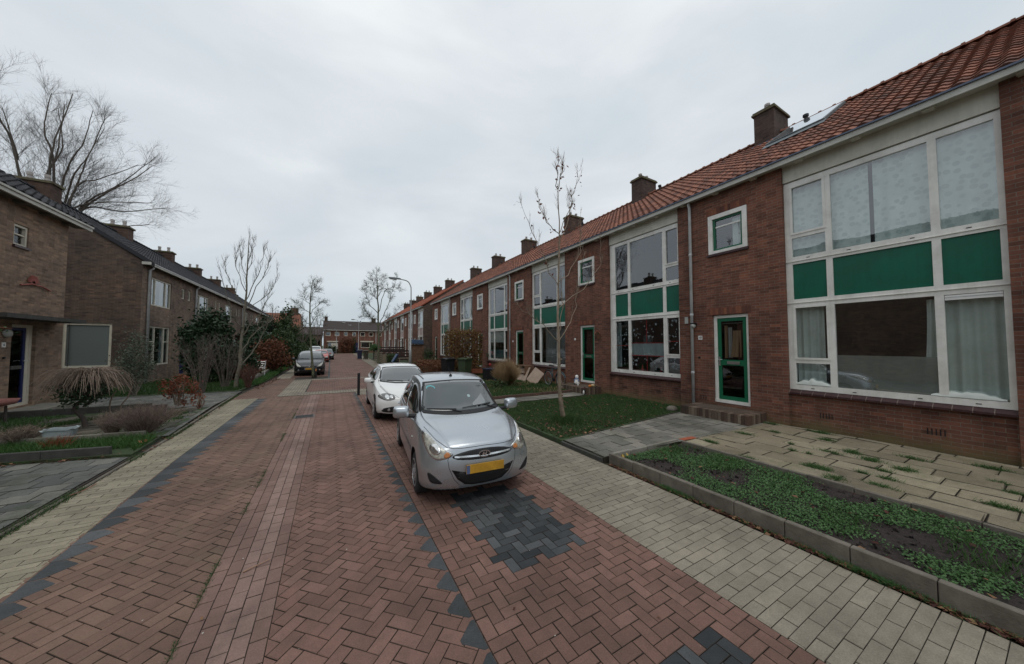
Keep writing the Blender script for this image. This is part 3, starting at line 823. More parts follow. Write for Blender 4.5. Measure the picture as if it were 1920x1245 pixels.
    # ---- the two storey window bay
    cols = LAY[lay]['cols']; key = 'bay%d%s' % (lay, panel)
    Xf = 10.04
    def bay_(mb):
        y0, y1 = .0, 3.07
        y0 += .004; y1 -= .004
        # three stacked frames
        for (z0, z1, zi0, zi1) in ((.995, 3.125, 1.12, 3.03), (3.130, 4.165, 3.22, 4.10), (4.170, 6.19, 4.285, 6.06)):
            edges = [y0] + [c[0] for c in cols] + [c[1] for c in cols] + [y1]
            mb.box(Xf, Xf+.075, y0, y1, z0, zi0); mb.box(Xf, Xf+.075, y0, y1, zi1, z1)
            prev = y0
            for (a, b, tr) in cols:
                mb.box(Xf, Xf+.075, prev, a, zi0+.0005, zi1-.0005); prev = b
                if tr and z0 != 3.130:
                    tz = (1.645, 1.755) if z0 < 2 else (4.755, 4.865)
                    mb.box(Xf+.001, Xf+.075, a, b, *tz)
                    # opening sash, standing proud
                    frame(mb, 'x', Xf-.014, .05, a-.022, b+.022, tz[1]-.025, zi1+.022, .05)
            mb.box(Xf, Xf+.075, prev, y1, zi0+.0005, zi1-.0005)
        for z in (1.04, 4.215):            # drainage caps
            for yy in (.35, 1.0, 1.9, 2.6): mb.box(Xf-.006, Xf, yy, yy+.06, z, z+.014, 1)
        mb.box(Xf-.02, Xf, y0, y1, 4.163, 4.172); mb.box(Xf-.02, Xf, y0, y1, 3.123, 3.132)
    if key in MESHES: by = obj('window_bay', MESHES[key], root)
    else:
        mb = MB(); bay_(mb); by = put(mb, 'window_bay', [M['white_frame'], M['black']], root, key=key)
    for ci, (a, b, tr) in enumerate(cols):
        for (z0, z1) in ((1.12, 3.03), (4.285, 6.06)):
            spl = [(z0, z1)]
            if tr: spl = [(z0, 1.645), (1.755, 3.03)] if z0 < 2 else [(z0, 4.755), (4.865, z1)]
            for (e, f) in spl:
                kk = 'pane%d_%d_%.2f' % (lay, ci, e)
                if kk in MESHES: obj('pane', MESHES[kk], by)
                else:
                    mb = MB(); pane(mb, 'x', Xf+.035, a, b, e, f); put(mb, 'pane', M['glass'], by, key=kk)
        kk = 'panel%d_%d%s' % (lay, ci, panel)
        if kk in MESHES: obj('panel', MESHES[kk], by)
        else:
            mb = MB(); mb.box(Xf+.03, Xf+.05, a, b, 3.22, 4.10); put(mb, 'panel', M[panel], by, key=kk)
    # glazed brick sill
    if 'sill' in MESHES: obj('window_sill', MESHES['sill'], root)
    else:
        mb = MB(); n = 14
        for i in range(n):
            a, b = .01+i*3.05/n, .01+(i+1)*3.05/n-.012
            vs = [(9.945,a,.885),(10.05,a,.885),(10.05,a,.99),(9.945,a,.925),(9.945,b,.885),(10.05,b,.885),(10.05,b,.99),(9.945,b,.925)]
            mb.add(vs, [(0,3,2,1),(4,5,6,7),(0,4,7,3),(3,7,6,2),(0,1,5,4)], 0, rnd.random())
        mb.add([(9.953,0.006,.889),(10.05,0.006,.889),(10.05,0.006,.984),(9.953,0.006,.921),(9.953,3.064,.889),(10.05,3.064,.889),(10.05,3.064,.984),(9.953,3.064,.921)], [(0,3,2,1),(4,5,6,7),(0,4,7,3),(3,7,6,2),(0,1,5,4)], 1)
        put(mb, 'window_sill', [M['sill'], M['mortar']], root, key='sill')
    # vents in the plinth
    for j, (xx, y, z) in enumerate(((10.028, .75, .38), (10.028, 2.3, .38), (9.923, 5.05, .44))):
        kk = 'airb%d' % j
        if kk in MESHES: obj('air_brick', MESHES[kk], root); continue
        mb = MB()
        for i in range(5): mb.box(xx, xx+.006, y+i*.05, y+i*.05+.014, z, z+.12)
        put(mb, 'air_brick', M['black'], root, key=kk)
    # small window
    kk = 'swf'+sw
    if kk in MESHES: s_ = obj('small_window', MESHES[kk], root)
    else:
        mb = MB(); frame(mb, 'x', 9.915, .07, 3.86, 4.90, 4.80, 5.97, .12, bottom=.09)
        frame(mb, 'x', 9.965, .06, 3.98, 4.78, 4.89, 5.85, .055, m=1)
        mb.box(9.985, 10.02, 4.04, 4.72, 5.58, 5.62, 0); mb.box(9.88, 9.94, 3.83, 4.93, 4.735, 4.80, 2)
        s_ = put(mb, 'small_window', [M['white_frame'], M['green_paint' if sw == 'green' else 'white_frame'], M['sill']], root, key=kk)
    if 'swp' in MESHES: obj('pane', MESHES['swp'], s_)
    else:
        mb = MB(); pane(mb, 'x', 10.005, 4.03, 4.73, 4.94, 5.80); put(mb, 'pane', M['glass'], s_, key='swp')
    # door
    kk = 'door'+('g' if green else 'w')
    if 'doorf' in MESHES: obj('door_frame', MESHES['doorf'], root)
    else:
        mb = MB(); mb.box(9.99, 10.07, 4.745, 4.835, .43, 2.96); mb.box(9.99, 10.07, 3.905, 3.975, .43, 2.96); mb.box(9.99, 10.07, 3.975, 4.745, 2.875, 2.96); mb.box(9.965, 10.07, 3.905, 4.835, .415, .50)
        mb.box(9.94, 10.05, 3.905, 4.835, .33, .415, 1)
        put(mb, 'door_frame', [M['white_frame'], M['sill']], root, key='doorf')
    if kk in MESHES: d_ = obj('door', MESHES[kk], root)
    else:
        mb = MB(); frame(mb, 'x', 10.01, .045, 3.977, 4.743, .502, 2.873, .095, bottom=.11); mb.box(10.01, 10.055, 4.072, 4.648, 1.50, 1.66)
        d_ = put(mb, 'door', M['green_paint' if green else 'white_frame'], root, key=kk)
    for nm, mt, fn in (('door_glass', 'glass_dark', lambda mb: (pane(mb,'x',10.03,4.072,4.648,1.66,2.778), pane(mb,'x',10.03,4.072,4.648,.61,1.50))),
                       ('letterbox', 'steel', lambda mb: (mb.box(9.995,10.01,4.17,4.50,1.535,1.62), mb.box(9.99,9.995,4.19,4.48,1.55,1.60))),
                       ('door_handle', 'steel', lambda mb: (mb.box(9.998,10.01,4.68,4.72,1.48,1.74), mb.tube([(9.998,4.70,1.66),(9.95,4.70,1.66),(9.95,4.60,1.66)], .011, 8)))):
        if nm in MESHES: obj(nm, MESHES[nm], d_)
        else:
            mb = MB(); fn(mb); put(mb, nm, M[mt], d_, key=nm)
    # step
    if 'step' in MESHES: obj('door_step', MESHES['step'], root)
    else:
        mb = MB(); n = 22
        for i in range(n):
            a = 3.53+i*1.75/n
            mb.box(8.96+rnd.uniform(-.006,.006), 9.15, a+.004, a+1.75/n-.004, -.05, .33+rnd.uniform(-.004,.004), 0, rnd.random())
        for i in range(9):
            a = 9.16+i*.77/9
            mb.box(a, a+.075, 3.53, 3.74, -.05, .33, 0, rnd.random()); mb.box(a, a+.075, 5.07, 5.28, -.05, .33, 0, rnd.random())
        mb.box(9.155, 9.925, 3.745, 5.065, -.05, .322, 1)
        put(mb, 'door_step', [M['stepbrick'], M['brick_dark']], root, key='step')
    if pipe:
        if 'pipe' in MESHES: obj('downpipe', MESHES['pipe'], root)
        else:
            mb = MB(); mb.tube([(9.80,5.43,6.60),(9.82,5.43,6.52),(9.865,5.43,6.42),(9.865,5.43,.12)], .042, 12)
            for z in (1.2, 3.0, 4.9): mb.lathe([(.047,0),(.05,.01),(.05,.06),(.047,.07)], (9.865,5.43,z), 12)
            put(mb, 'downpipe', M['zinc'], root, key='pipe', smooth=True)
    if 'nplate' not in MESHES and detail:
        pass
    if dressing: dressing(root)
    return root

M['soldier'] = tilemat('soldier_course_brick', (.10,.045,.035), (.185,.07,.045), (.25,.10,.055), .15)
M['stepbrick'] = tilemat('weathered_step_brick', (.055,.04,.03), (.10,.06,.045), (.20,.16,.12), .4)
M['chimcap'] = simple('mossy_chimney_cap', (.11,.09,.06), .9, .3, 6, bump=.4, dirt=(.10,.11,.035,.9))
M['pot'] = simple('zinc_chimney_pot', (.36,.33,.31), .5, .2, 6, metal=.2)

# ---- dressing of each house
def txt(name, s, size, loc, rot, mat, parent=None, ext=.002):
    cu = bpy.data.curves.new(name, 'FONT'); cu.body = s; cu.size = size; cu.extrude = ext; cu.align_x = 'CENTER'; cu.align_y = 'CENTER'
    tmp = bpy.data.objects.new(name+'_c', cu); COL.objects.link(tmp)
    dg = bpy.context.evaluated_depsgraph_get(); dg.update()
    me = bpy.data.meshes.new_from_object(tmp.evaluated_get(dg)); bpy.data.objects.remove(tmp)
    me.materials.clear(); me.materials.append(mat)
    o = bpy.data.objects.new(name, me); COL.objects.link(o); o.parent = parent; o.location = loc; o.rotation_euler = rot
    return o
M['ink'] = simple('black_ink', (.02,.02,.02), .5, .05, 4)
def number(root, s, y, z, org=ORG, round_=False):
    mb = MB()
    if round_: mb.lathe([(.055,0),(.055,-.012)], (9.928,y,z), 16, axis='x')
    else: mb.box(9.916, 9.928, y-.06, y+.06, z-.06, z+.06)
    p = put(mb, 'number_plate', M['white'], root)
    if s: txt('number', s, .09, (9.912-org[0], y, z-org[2]), (R(90), 0, R(-90)), M['ink'], p)
def lamp_(root, y, z):
    mb = MB(); mb.box(9.84, 9.928, y-.05, y+.05, z+.02, z+.08); mb.box(9.78, 9.86, y-.075, y+.075, z+.055, z+.09)
    l = put(mb, 'wall_lamp', M['black'], root)
    mb = MB(); mb.ball((9.82,y,z), (.06,.065,.075), 12); put(mb, 'lamp_shade', M['blind'], l, smooth=True)

def sheets(root, items, name='curtain'):
    for it in items:
        (mat, X, a, b, z0, z1) = it[:6]; kw = it[6] if len(it) > 6 else {}
        mb = MB(); curtain(mb, X, a, b, z0, z1, seed=int(a*100+z0*7), **kw); put(mb, name, M[mat], root, smooth=True)

def dressA(root):
    sheets(root, [('lace', 10.17, .0, 1.55, 4.22, 6.3, dict(amp=.022, per=.31)), ('lace', 10.19, 1.62, 3.05, 4.22, 6.3, dict(amp=.02, per=.42)),
                  ('white_cloth', 10.20, .04, .72, 1.10, 2.98, dict(amp=.04, per=.16, zbot=.03)), ('white_cloth', 10.19, .72, .92, 1.14, 2.98, dict(amp=.04, per=.09, flare=.5)),
                  ('white_cloth', 10.20, 2.42, 2.93, 1.12, 3.05, dict(amp=.035, per=.13, zbot=.02))])
    for (a, b, h) in ((.1,.9,.13), (2.3,2.95,.16)):      # cloth heaped on the window ledge
        mb = MB(); r = random.Random(int(a*10)); rings = []
        for i in range(15):
            u = a+(b-a)*i/14; hh = h*math.sin(math.pi*(i+.3)/14.6)*r.uniform(.6,1.1)+.02
            rings.append([(10.14+.10*math.cos(q)*(1+.15*r.random()), u, 1.13+hh*math.sin(q)) for q in [math.pi*k/7 for k in range(8)]])
        mb.rings(rings[::-1], closed=False, cap=False); put(mb, 'fallen_curtain', M['white_cloth'], root, smooth=True)
    mb = MB(); mb.box(10.079, 10.0795, .81, 2.2, 1.125, 1.86); put(mb, 'frosted_film', M['film'], root)
    mb = MB(); mb.box(10.045, 10.09, .08, .685, 2.93, 3.02); mb.box(10.04, 10.09, .08, .685, 2.975, 2.99, 1); put(mb, 'shutter_box', [M['white'], M['zinc']], root)
    mb = MB(); mb.box(10.14, 13.1, .0, 3.07, 1.06, 1.10); put(mb, 'window_ledge', M['interior'], root)
    number(root, '10', 5.21, 2.31); lamp_(root, 5.36, 2.68)
    mb = MB(); mb.box(9.91, 9.928, 5.58, 5.69, 2.77, 2.98); put(mb, 'junction_box', M['blind'], root)
    mb = MB(); mb.lathe([(.03,0),(.03,-.02)], (9.928,5.25,1.70), 12, axis='x'); put(mb, 'door_bell', M['black'], root)
    # clothes behind the door glass
    mb = MB(); curtain(mb, 10.13, 4.10, 4.28, 1.68, 2.7, .03, .11, 2, 3); curtain(mb, 10.10, 4.15, 4.37, 1.74, 2.5, .03, .12, 0, 4, flare=.3); curtain(mb, 10.12, 4.40, 4.50, 1.72, 2.6, .02, .1, 1, 5)
    curtain(mb, 10.15, 4.53, 4.62, 1.70, 2.66, .02, .08, 0, 8)
    mb.tube([(10.12,4.05,2.72),(10.12,4.66,2.72)], .012, 6, m=1)
    put(mb, 'hanging_clothes', [M['beige_cloth'], M['white_cloth'], M['brown_cloth']], root)
    mb = MB(); curtain(mb, 10.07, 4.06, 4.30, 4.95, 5.75, .02, .09, 0, 5); put(mb, 'curtain', M['white_cloth'], root)
    # roof window / solar glass high on the slope
    def rp(x, y, o): # point on the roof plane
        f = (x-9.70)/(14.9-9.70); z = 6.73+f*(10.2-6.73); return (x-.555*o, y, z+.832*o)
    mb = MB(); a0, a1, b0, b1 = 12.65, 14.55, 2.95, 4.42
    vs = [rp(a0,b0,.05),rp(a1,b0,.05),rp(a1,b1,.05),rp(a0,b1,.05),rp(a0,b0,.13),rp(a1,b0,.13),rp(a1,b1,.13),rp(a0,b1,.13)]
    mb.add(vs, [(4,5,6,7),(0,1,5,4),(1,2,6,5),(2,3,7,6),(3,0,4,7)])
    mb.add([rp(a0-.22,b0-.05,.06),rp(a0,b0-.05,.09),rp(a0,b1+.05,.09),rp(a0-.22,b1+.05,.06)], [(0,1,2,3)])
    sk = put(mb, 'roof_window', M['zinc_dark'], root)
    mb = MB(); mb.add([rp(a0+.06,b0+.06,.134),rp(a1-.06,b0+.06,.134),rp(a1-.06,b1-.06,.134),rp(a0+.06,b1-.06,.134)], [(0,1,2,3)])
    put(mb, 'pane', M['mirror'], sk)
M['zinc_dark'] = simple('lead_flashing', (.13,.15,.16), .5, .2, 4)
M['mirror'] = glass_mat('roof_window_glass', refl=6.0, body=(.25,.28,.3))

def flakes(mb, X, areas, n, seed, smin=.012, smax=.035):
    r = random.Random(seed)
    for i in range(n):
        a, b, z0, z1 = areas[i % len(areas)]
        y, z, s = r.uniform(a+.04, b-.04), r.uniform(z0+.04, z1-.04), r.uniform(smin, smax)*r.choice((.6,1,1,1.6))
        if s < .02:
            mb.add([(X, y+s*math.cos(q), z+s*math.sin(q)) for q in [2*math.pi*k/8 for k in range(8)]], [tuple(range(8))]); continue
        th = r.uniform(0, 1)
        for k in range(3):
            q = th+math.pi*k/3; c_, s_ = math.cos(q), math.sin(q); w_ = s*.13
            mb.add([(X-.0001*k, y+c_*s-s_*w_, z+s_*s+c_*w_), (X-.0001*k, y+c_*s+s_*w_, z+s_*s-c_*w_), (X-.0001*k, y-c_*s+s_*w_, z-s_*s-c_*w_), (X-.0001*k, y-c_*s-s_*w_, z-s_*s+c_*w_)], [(0,1,2,3)])
def dressB(root):
    for a, b in ((.06,.54), (.66,2.05), (2.165,2.80)):
        for (z0, z1) in ((1.12,3.03),):
            mb = MB()
            areas = [(a,b,2.2,3.0)] if b-a > 1 else [(a,b,1.2,3.0)]
            flakes(mb, 10.0735, areas+([(a,b,1.15,1.65)] if b-a > 1 else []), 45 if b-a > 1 else 34, int(a*50)+1, .016, .034)
            put(mb, 'snowflake_sticker', M['snow'], root)['kind'] = 'stuff'
    mb = MB()
    mb.box(10.068, 10.073, .66, 2.05, 2.15, 2.165); mb.box(10.068, 10.073, 1.36, 1.375, 2.165, 3.03); mb.box(10.068, 10.073, .66, 2.05, 1.68, 1.70); mb.box(10.068, 10.073, 1.36, 1.375, 1.13, 1.68); mb.box(10.068, 10.073, .07, .085+.02, 1.13, 3.0)
    mb.box(10.068, 10.073, 2.165, 2.80, 2.05, 2.065); mb.box(10.068, 10.073, .06, .54, 2.20, 2.215)
    put(mb, 'red_ribbon', M['red_paint'], root)
    mb = MB(); curtain(mb, 10.12, .66, 2.06, 1.70, 2.14, .008, .2, 0, 2); put(mb, 'net_curtain', M['sheer'], root)
    mb = MB(); curtain(mb, 10.25, 2.7, 2.95, 1.2, 2.98, .03, .12, 0, 2); put(mb, 'curtain', M['sheer'], root)
    mb = MB(); mb.lathe([(.05,0),(.05,.02),(.0501,.03),(.01,.22)], (10.14,1.62,1.13), 10); put(mb, 'red_figure', M['red_paint'], root)
    mb = MB(); mb.ball((10.14,.85,1.19), (.04,.04,.07)); mb.ball((10.14,.85,1.29), .035); put(mb, 'red_figure', M['red_paint'], root)
    number(root, '', 5.15, 2.35, round_=True)
    # wreath
    mb = MB(); r = random.Random(3)
    for i in range(230):
        q = r.uniform(0, 2*math.pi); rr = .14+r.gauss(0, .028); h = r.uniform(-.07, -.005)
        c = Vector((9.90+h*.6, 3.66+rr*math.cos(q), 2.49+rr*math.sin(q))); s = r.uniform(.015,.03)
        d1 = Vector((r.uniform(-1,1), r.uniform(-1,1), r.uniform(-1,1))).normalized()*s; d2 = d1.orthogonal().normalized()*s*.6
        mb.add([tuple(c+d1), tuple(c+d2), tuple(c-d1), tuple(c-d2)], [(0,1,2,3)], r.choice((0,0,0,1,1,2)))
    wv = [(9.93, root.location.y, .15)]
    M['w_g'] = simple('wreath_green', (.03,.06,.025)); M['w_o'] = simple('wreath_gold', (.35,.14,.05))
    o = MB(); o.v, o.f, o.m, o.t = [(p[0], p[1]+root.location.y, p[2]) for p in mb.v], mb.f, mb.m, mb.t
    w_ = o.build('wreath', [M['w_g'], M['red_paint'], M['w_o']]); tag(w_, 'red and green wreath hanging on the brick wall beside the green door', 'wreath')
    mb = MB(); curtain(mb, 10.15, 4.08, 4.64, 1.68, 2.75, .02, .15, 0, 3); put(mb, 'door_curtain', M['brown_cloth'], root)
def dressC(root):
    sheets(root, [('grey_cloth', 10.25, .1, 2.05, 1.14, 3.02, dict(amp=.03, per=.12)), ('grey_cloth', 10.27, 2.35, 2.9, 1.6, 3.02, dict(amp=.03, per=.12)), ('sheer', 10.3, .05, .7, 4.3, 6.2, {}), ])
    number(root, '', 5.12, 2.3, round_=True)
def dressD(root):
    mb = MB(); mb.box(10.12, 10.13, .58, 2.9, 2.25, 3.02); put(mb, 'blind', M['blind'], root)
    mb = MB(); mb.box(10.13, 10.14, .1, 2.9, 1.14, 1.75); put(mb, 'net_curtain', M['tealnet'], root)
    number(root, '', 5.1, 2.3)
M['tealnet'] = cloth('teal_net', (.05,.11,.12))
def dressE(root):
    sheets(root, [('sheer', 10.25, .05, 2.2, 4.25, 6.2, {}), ('sheer', 10.25, .1, 2.9, 1.2, 3.0, {})])
def dressF(root):
    sheets(root, [('white_cloth', 10.25, 2.3, 2.95, 4.25, 6.2, {}), ('sheer', 10.25, .1, 2.9, 1.2, 3.0, {})])
def dressZ(root):
    sheets(root, [('white_cloth', 10.25, .1, 2.9, 1.2, 3.0, {})])

D = dict(g='green')
specs = [
 (-5.36, 2, 'house at the right edge of the photo, mostly cut off', 2, dressZ, True, 'green'),
 (.52, 1, 'nearest full brick house with lace curtains and a large roof window', 1, dressA, True, 'green'),
 (6.40, 1, 'second brick house with snowflake stickers and red ribbons behind its big window', 2, dressB, False, 'green'),
 (12.28, 1, 'brick house with grey pleated curtains, bicycle leaning under its window', 1, dressC, True, 'green'),
 (18.16, 1, 'brick house with a half lowered blind, behind the dry grass tuft', 2, dressD, False, 'white'),
 (24.04, 1, 'brick house whose ground floor window hides behind the brown hedge', 1, dressE, True, 'white'),
 (29.92, 1, 'last green panelled house of the near right row, beside the alley', 2, dressF, False, 'white')]
for (y0, _, lab, lay, dr_, pipe, sw) in specs:
    h_ = right_house(y0, 0, lab, 'green', lay, dressing=dr_, pipe=pipe, sw=sw)
    if y0 > 29:       # end wall of the row
        pass
def dress2(seed):
    def f(root):
        r = random.Random(seed); sheets(root, [(r.choice(('sheer','white_cloth','grey_cloth')), 10.25, .1, r.uniform(1.6,2.9), 4.3, 6.1, dict(per=.3)), (r.choice(('sheer','grey_cloth')), 10.25, .2, r.uniform(1.4,2.9), 1.2, 3.0, dict(per=.3))])
    return f
labs2 = ['first house of the far right row, dark gable wall facing the alley', 'second house of the far right row, one bay beyond the gable', 'third house of the far right row, round hanging basket by its door',
         'fourth house of the far right row, pink panels half hidden by the lamp post', 'fifth house of the far right row, seen past the street tree', 'farthest house of the right side, at the end of the street']
for i in range(6):
    h_ = right_house(38.3+i*PIT_H, 0, labs2[i], 'pink', 1+i % 2, green=False, dressing=dress2(i), pipe=(i % 2 == 0), dX=-.40, tile='tile_red2', sw='white')
    if i == 0:
        mb = MB(); mb.add([(9.93,-.012,-.2),(19.8,-.012,-.2),(19.8,-.012,6.6),(14.9,-.012,10.15),(9.93,-.012,6.65)], [(0,1,2,3,4)]); put(mb, 'gable_wall', M['brick_dark'], h_)
        mb = MB(); mb.add([(9.62,-.05,6.62),(14.9,-.05,10.12),(14.9,-.05,10.26),(9.62,-.05,6.78),(9.62,.0,6.62),(14.9,.0,10.12),(14.9,.0,10.26),(9.62,.0,6.78)], [(0,1,2,3),(0,4,5,1),(3,2,6,7),(0,3,7,4)]); put(mb, 'verge_board', M['tile_red2'], h_)

# ================================================================ left side rows
ORL = Vector((-8.3, 0, .15))
PL = 6.72
def left_window(root, mb_name, plane, c, sgn, u0, u1, z0, z1, divs, trans=None, mat='cream_frame', fw=.07, glass='glass'):
    mb = MB(); th = -sgn*.07
    frame(mb, plane, c, th, u0, u1, z0, z1, fw)
    P = (lambda a, b, e, f, d0, d1, m=0: mb.box(min(c+d0,c+d1), max(c+d0,c+d1), a, b, e, f, m)) if plane == 'x' else (lambda a, b, e, f, d0, d1, m=0: mb.box(a, b, min(c+d0,c+d1), max(c+d0,c+d1), e, f, m))
    for d in divs: P(d-.035, d+.035, z0+fw, z1-fw, 0, th)
    if trans:
        for (a, b, z) in trans: P(a, b, z-.025, z+.025, -sgn*.005, th)
    P(u0-.03, u1+.03, z0-.07, z0, sgn*.03, -sgn*.05, 1)
    f_ = put(mb, 'window', [M[mat], M['sill']], root, org=ORL)
    mb = MB(); pane(mb, plane, c-sgn*.04, u0+fw, u1-fw, z0+fw, z1-fw); put(mb, 'pane', M[glass], f_, org=ORL)
    return f_
M['cream_frame'] = simple('cream_window_frame', (.60,.56,.46), .5, .06, 3, dirt=(.3,.27,.2,.4))
M['soffit_d'] = simple('dark_soffit', (.14,.13,.11), .7, .1, 3)

def left_house(i, label, top=False):
    Y0 = 23.05+i*PL; last = i == 5
    root = empty('terraced_house', (ORL[0], Y0, ORL[2]), 0, label, 'house', 'terraced houses on the left side of the street')
    ops = [(.95,3.42,.98,3.08),(.98,3.40,4.18,5.68),(4.90,5.42,5.02,5.66),(5.92,6.42,5.02,5.66),(4.95,5.95,.22,2.9)]
    mb = MB(); wallgrid(mb, 'x', -8.3, 0, PL, -.2, 6.25, ops, -.12)
    for y in ((.012, PL-.012) if i else (PL-.012,)):
        mb.add([(-8.3 if (i == 0 and y < 1) else -8.45,y,-.2),(-16.7,y,-.2),(-16.7,y,6.2),(-12.5,y,9.4),(-8.45,y,6.25)], [(0,1,2,3,4)])
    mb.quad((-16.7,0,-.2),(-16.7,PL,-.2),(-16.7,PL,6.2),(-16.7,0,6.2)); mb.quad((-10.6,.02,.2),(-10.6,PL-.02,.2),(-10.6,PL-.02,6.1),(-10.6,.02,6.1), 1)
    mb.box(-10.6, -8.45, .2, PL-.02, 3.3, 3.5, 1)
    key = 'lwall'
    if key in MESHES and i: obj('wall', MESHES[key], root)
    else: put(mb, 'wall', [M['brick_left'], M['interior']], root, org=ORL, key='lwall' if i == 1 else None)
    if 'lroof' in MESHES: ro = obj('roof', MESHES['lroof'], root)
    else:
        mb = MB(); roof_tiles(mb, -8.0, 6.27, -12.5, 9.5, 0, PL, tw=.28, tl=.34, nsub=6); ro = put(mb, 'roof', M['tile_dark'], root, org=ORL, key='lroof')
    if 'lridge' in MESHES: obj('ridge_tiles', MESHES['lridge'], ro)
    else:
        mb = MB(); ridge(mb, -12.5, 9.56, 0, PL); put(mb, 'ridge_tiles', M['tile_dark'], ro, org=ORL, key='lridge')
    if 'lchim' in MESHES: obj('chimney', MESHES['lchim'], ro); obj('chimney_cap', MESHES['lcap'], ro)
    else:
        mb = MB(); mb.box(-13.1, -11.9, 1.15, 1.85, 8.6, 9.88); put(mb, 'chimney', M['brick_lchim'], ro, org=ORL, key='lchim')
        mb = MB(); mb.box(-13.17, -11.83, 1.08, 1.92, 9.88, 9.99); put(mb, 'chimney_cap', M['chimcap'], ro, org=ORL, key='lcap')
    for xx in (-12.75, -12.2):
        if 'lpot' in MESHES: obj('chimney_pot', MESHES['lpot'], ro, loc=(xx+12.75, 0, 0))
        else:
            mb = MB(); mb.lathe([(.10,0),(.10,.18),(.08,.18),(.08,.26),(.105,.26),(.105,.40),(.02,.41)], (-12.75,1.5,9.99), 10); put(mb, 'chimney_pot', M['pot'], ro, org=ORL, key='lpot')
    if 'lgut' in MESHES: obj('gutter', MESHES['lgut'], root)
    else:
        mb = MB(); mb.box(-8.06, -8.0, 0, PL, 6.13, 6.25); mb.box(-8.0, -7.975, 0, PL, 6.22, 6.27, 1); mb.box(-8.35, -8.06, 0, PL, 6.16, 6.18, 2)
        for j in range(7): mb.box(-8.29, -8.08, .3+j*.96, .42+j*.96, 6.10, 6.158, 2)
        put(mb, 'gutter', [M['fascia'], M['zinc'], M['soffit_d']], root, org=ORL, key='lgut')
    left_window(root, 'w', 'x', -8.34, 1, .95, 3.42, .98, 3.08, (1.62, 2.75), trans=((1.02,1.6,2.25),(2.78,3.35,2.25)))
    left_window(root, 'w', 'x', -8.34, 1, .98, 3.40, 4.18, 5.68, (1.5, 2.75))
    for a in (4.90, 5.92): left_window(root, 'w', 'x', -8.34, 1, a, a+.51, 5.02, 5.66, ())
    r = random.Random(i)
    for (a, b, z0, z1) in ((1.0,2.0,4.2,5.6),(2.7,3.3,4.2,5.6),(1.0,1.5,1.0,3.0),(2.8,3.4,1.0,3.0)):
        mb = MB(); curtain(mb, -8.55, a, b+r.uniform(-.3,.3), z0, z1, .03, .15, 0, i); put(mb, 'curtain', M[r.choice(('white_cloth','sheer','blind'))], root, org=ORL, smooth=True)
    mb = MB(); mb.box(-8.46, -8.41, 4.96, 5.94, .22, 2.9); d_ = put(mb, 'door', M['navy'], root, org=ORL)
    mb = MB(); mb.box(-8.405, -8.40, 5.1, 5.8, 1.3, 2.7); put(mb, 'door_glass', M['glass_dark'], d_, org=ORL)
    mb = MB(); mb.box(-8.295, -7.6, 4.75, 6.95, 2.98, 3.07); put(mb, 'door_canopy', M['dark_kerb'], root, org=ORL)
    if i in (0, 1, 3, 5):
        mb = MB(); y = .55 if i == 0 else .48
        mb.tube([(-8.1,y,6.13),(-8.12,y,6.05),(-8.23,y,5.95),(-8.23,y,.1)], .055, 10); put(mb, 'downpipe', M['zinc'], root, org=ORL, smooth=True)
    mb = MB(); mb.box(-8.31, -8.298, 3.72, 3.735, .1, 6.1); put(mb, 'wall_joint', M['black'], root, org=ORL)
    if i == 0:
        mb = MB(); wallgrid(mb, 'y', 0, -16.7, -8.3, -.2, 6.3, [(-10.78,-9.24,1.0,3.12)], .10)
        mb.add([(-16.7,0,6.3),(-8.3,0,6.3),(-12.5,0,9.45)], [(0,1,2)]); put(mb, 'gable_wall', M['brick_dark'], root, org=ORL)
        f_ = left_window(root, 'w', 'y', .04, -1, -10.78, -9.24, 1.0, 3.12, (), fw=.10, glass='glassblind')
        mb = MB()
        for s_ in (1, -1):
            x0 = -12.5+s_*4.62
            mb.add([(x0,-.07,6.05),(-12.5,-.07,9.38),(-12.5,-.07,9.58),(x0,-.07,6.27),(x0,.0,6.05),(-12.5,.0,9.38),(-12.5,.0,9.58),(x0,.0,6.27)], [(0,1,2,3),(0,4,5,1),(3,2,6,7),(0,3,7,4)])
        put(mb, 'verge_board', M['tile_dark'], root, org=ORL)
        mb = MB(); mb.box(-8.3, -7.97, -.12, 0, 6.13, 6.27); put(mb, 'gutter_end', M['fascia'], root, org=ORL)
M['brick_lchim'] = brick_wall('left_chimney_brick', (.125,.075,.055), (.09,.055,.042), (.12,.10,.085), h=.075)
M['glassblind'] = glass_mat('gable_window_with_blind', refl=1.5, body=(.15,.175,.17))
labL = ['left row end house with dark gable wall and big blinded window', 'second house of the left row, behind the dark evergreen bush', 'third house of the left row, past the evergreen bush',
        'fourth house of the left row, seen behind the pale street tree', 'fifth house of the left row, above the hedges', 'last house of the left row, where its gutter ends']
for i in range(6): left_house(i, labL[i])

# nearest house at the left edge
root = empty('corner_house', (-8.1, 17.35, .15), 0, 'light brown brick house at the left edge with blue door and white gutter', 'house')
O1 = Vector((-8.1, 17.35, .15))
mb = MB(); ops = [(15.17,15.70,5.02,5.66),(15.30,16.20,.25,2.70),(9.5,12.2,1.0,3.0)]
wallgrid(mb, 'x', -8.1, -8, 17.35, -.2, 6.45, ops, -.14)
mb.add([(-8.1,17.35,-.2),(-16.5,17.35,-.2),(-16.5,17.35,6.3),(-12.3,17.35,9.5),(-8.1,17.35,6.45)], [(0,1,2,3,4)])
mb.quad((-10.5,-8,.1),(-10.5,17.3,.1),(-10.5,17.3,6.4),(-10.5,-8,6.4), 1); mb.box(-10.5,-8.25,-8,17.3,3.2,3.4,1)
put(mb, 'wall', [M['brick_left1'] if 'brick_left1' in M else M['brick_left'], M['interior']], root, org=O1)
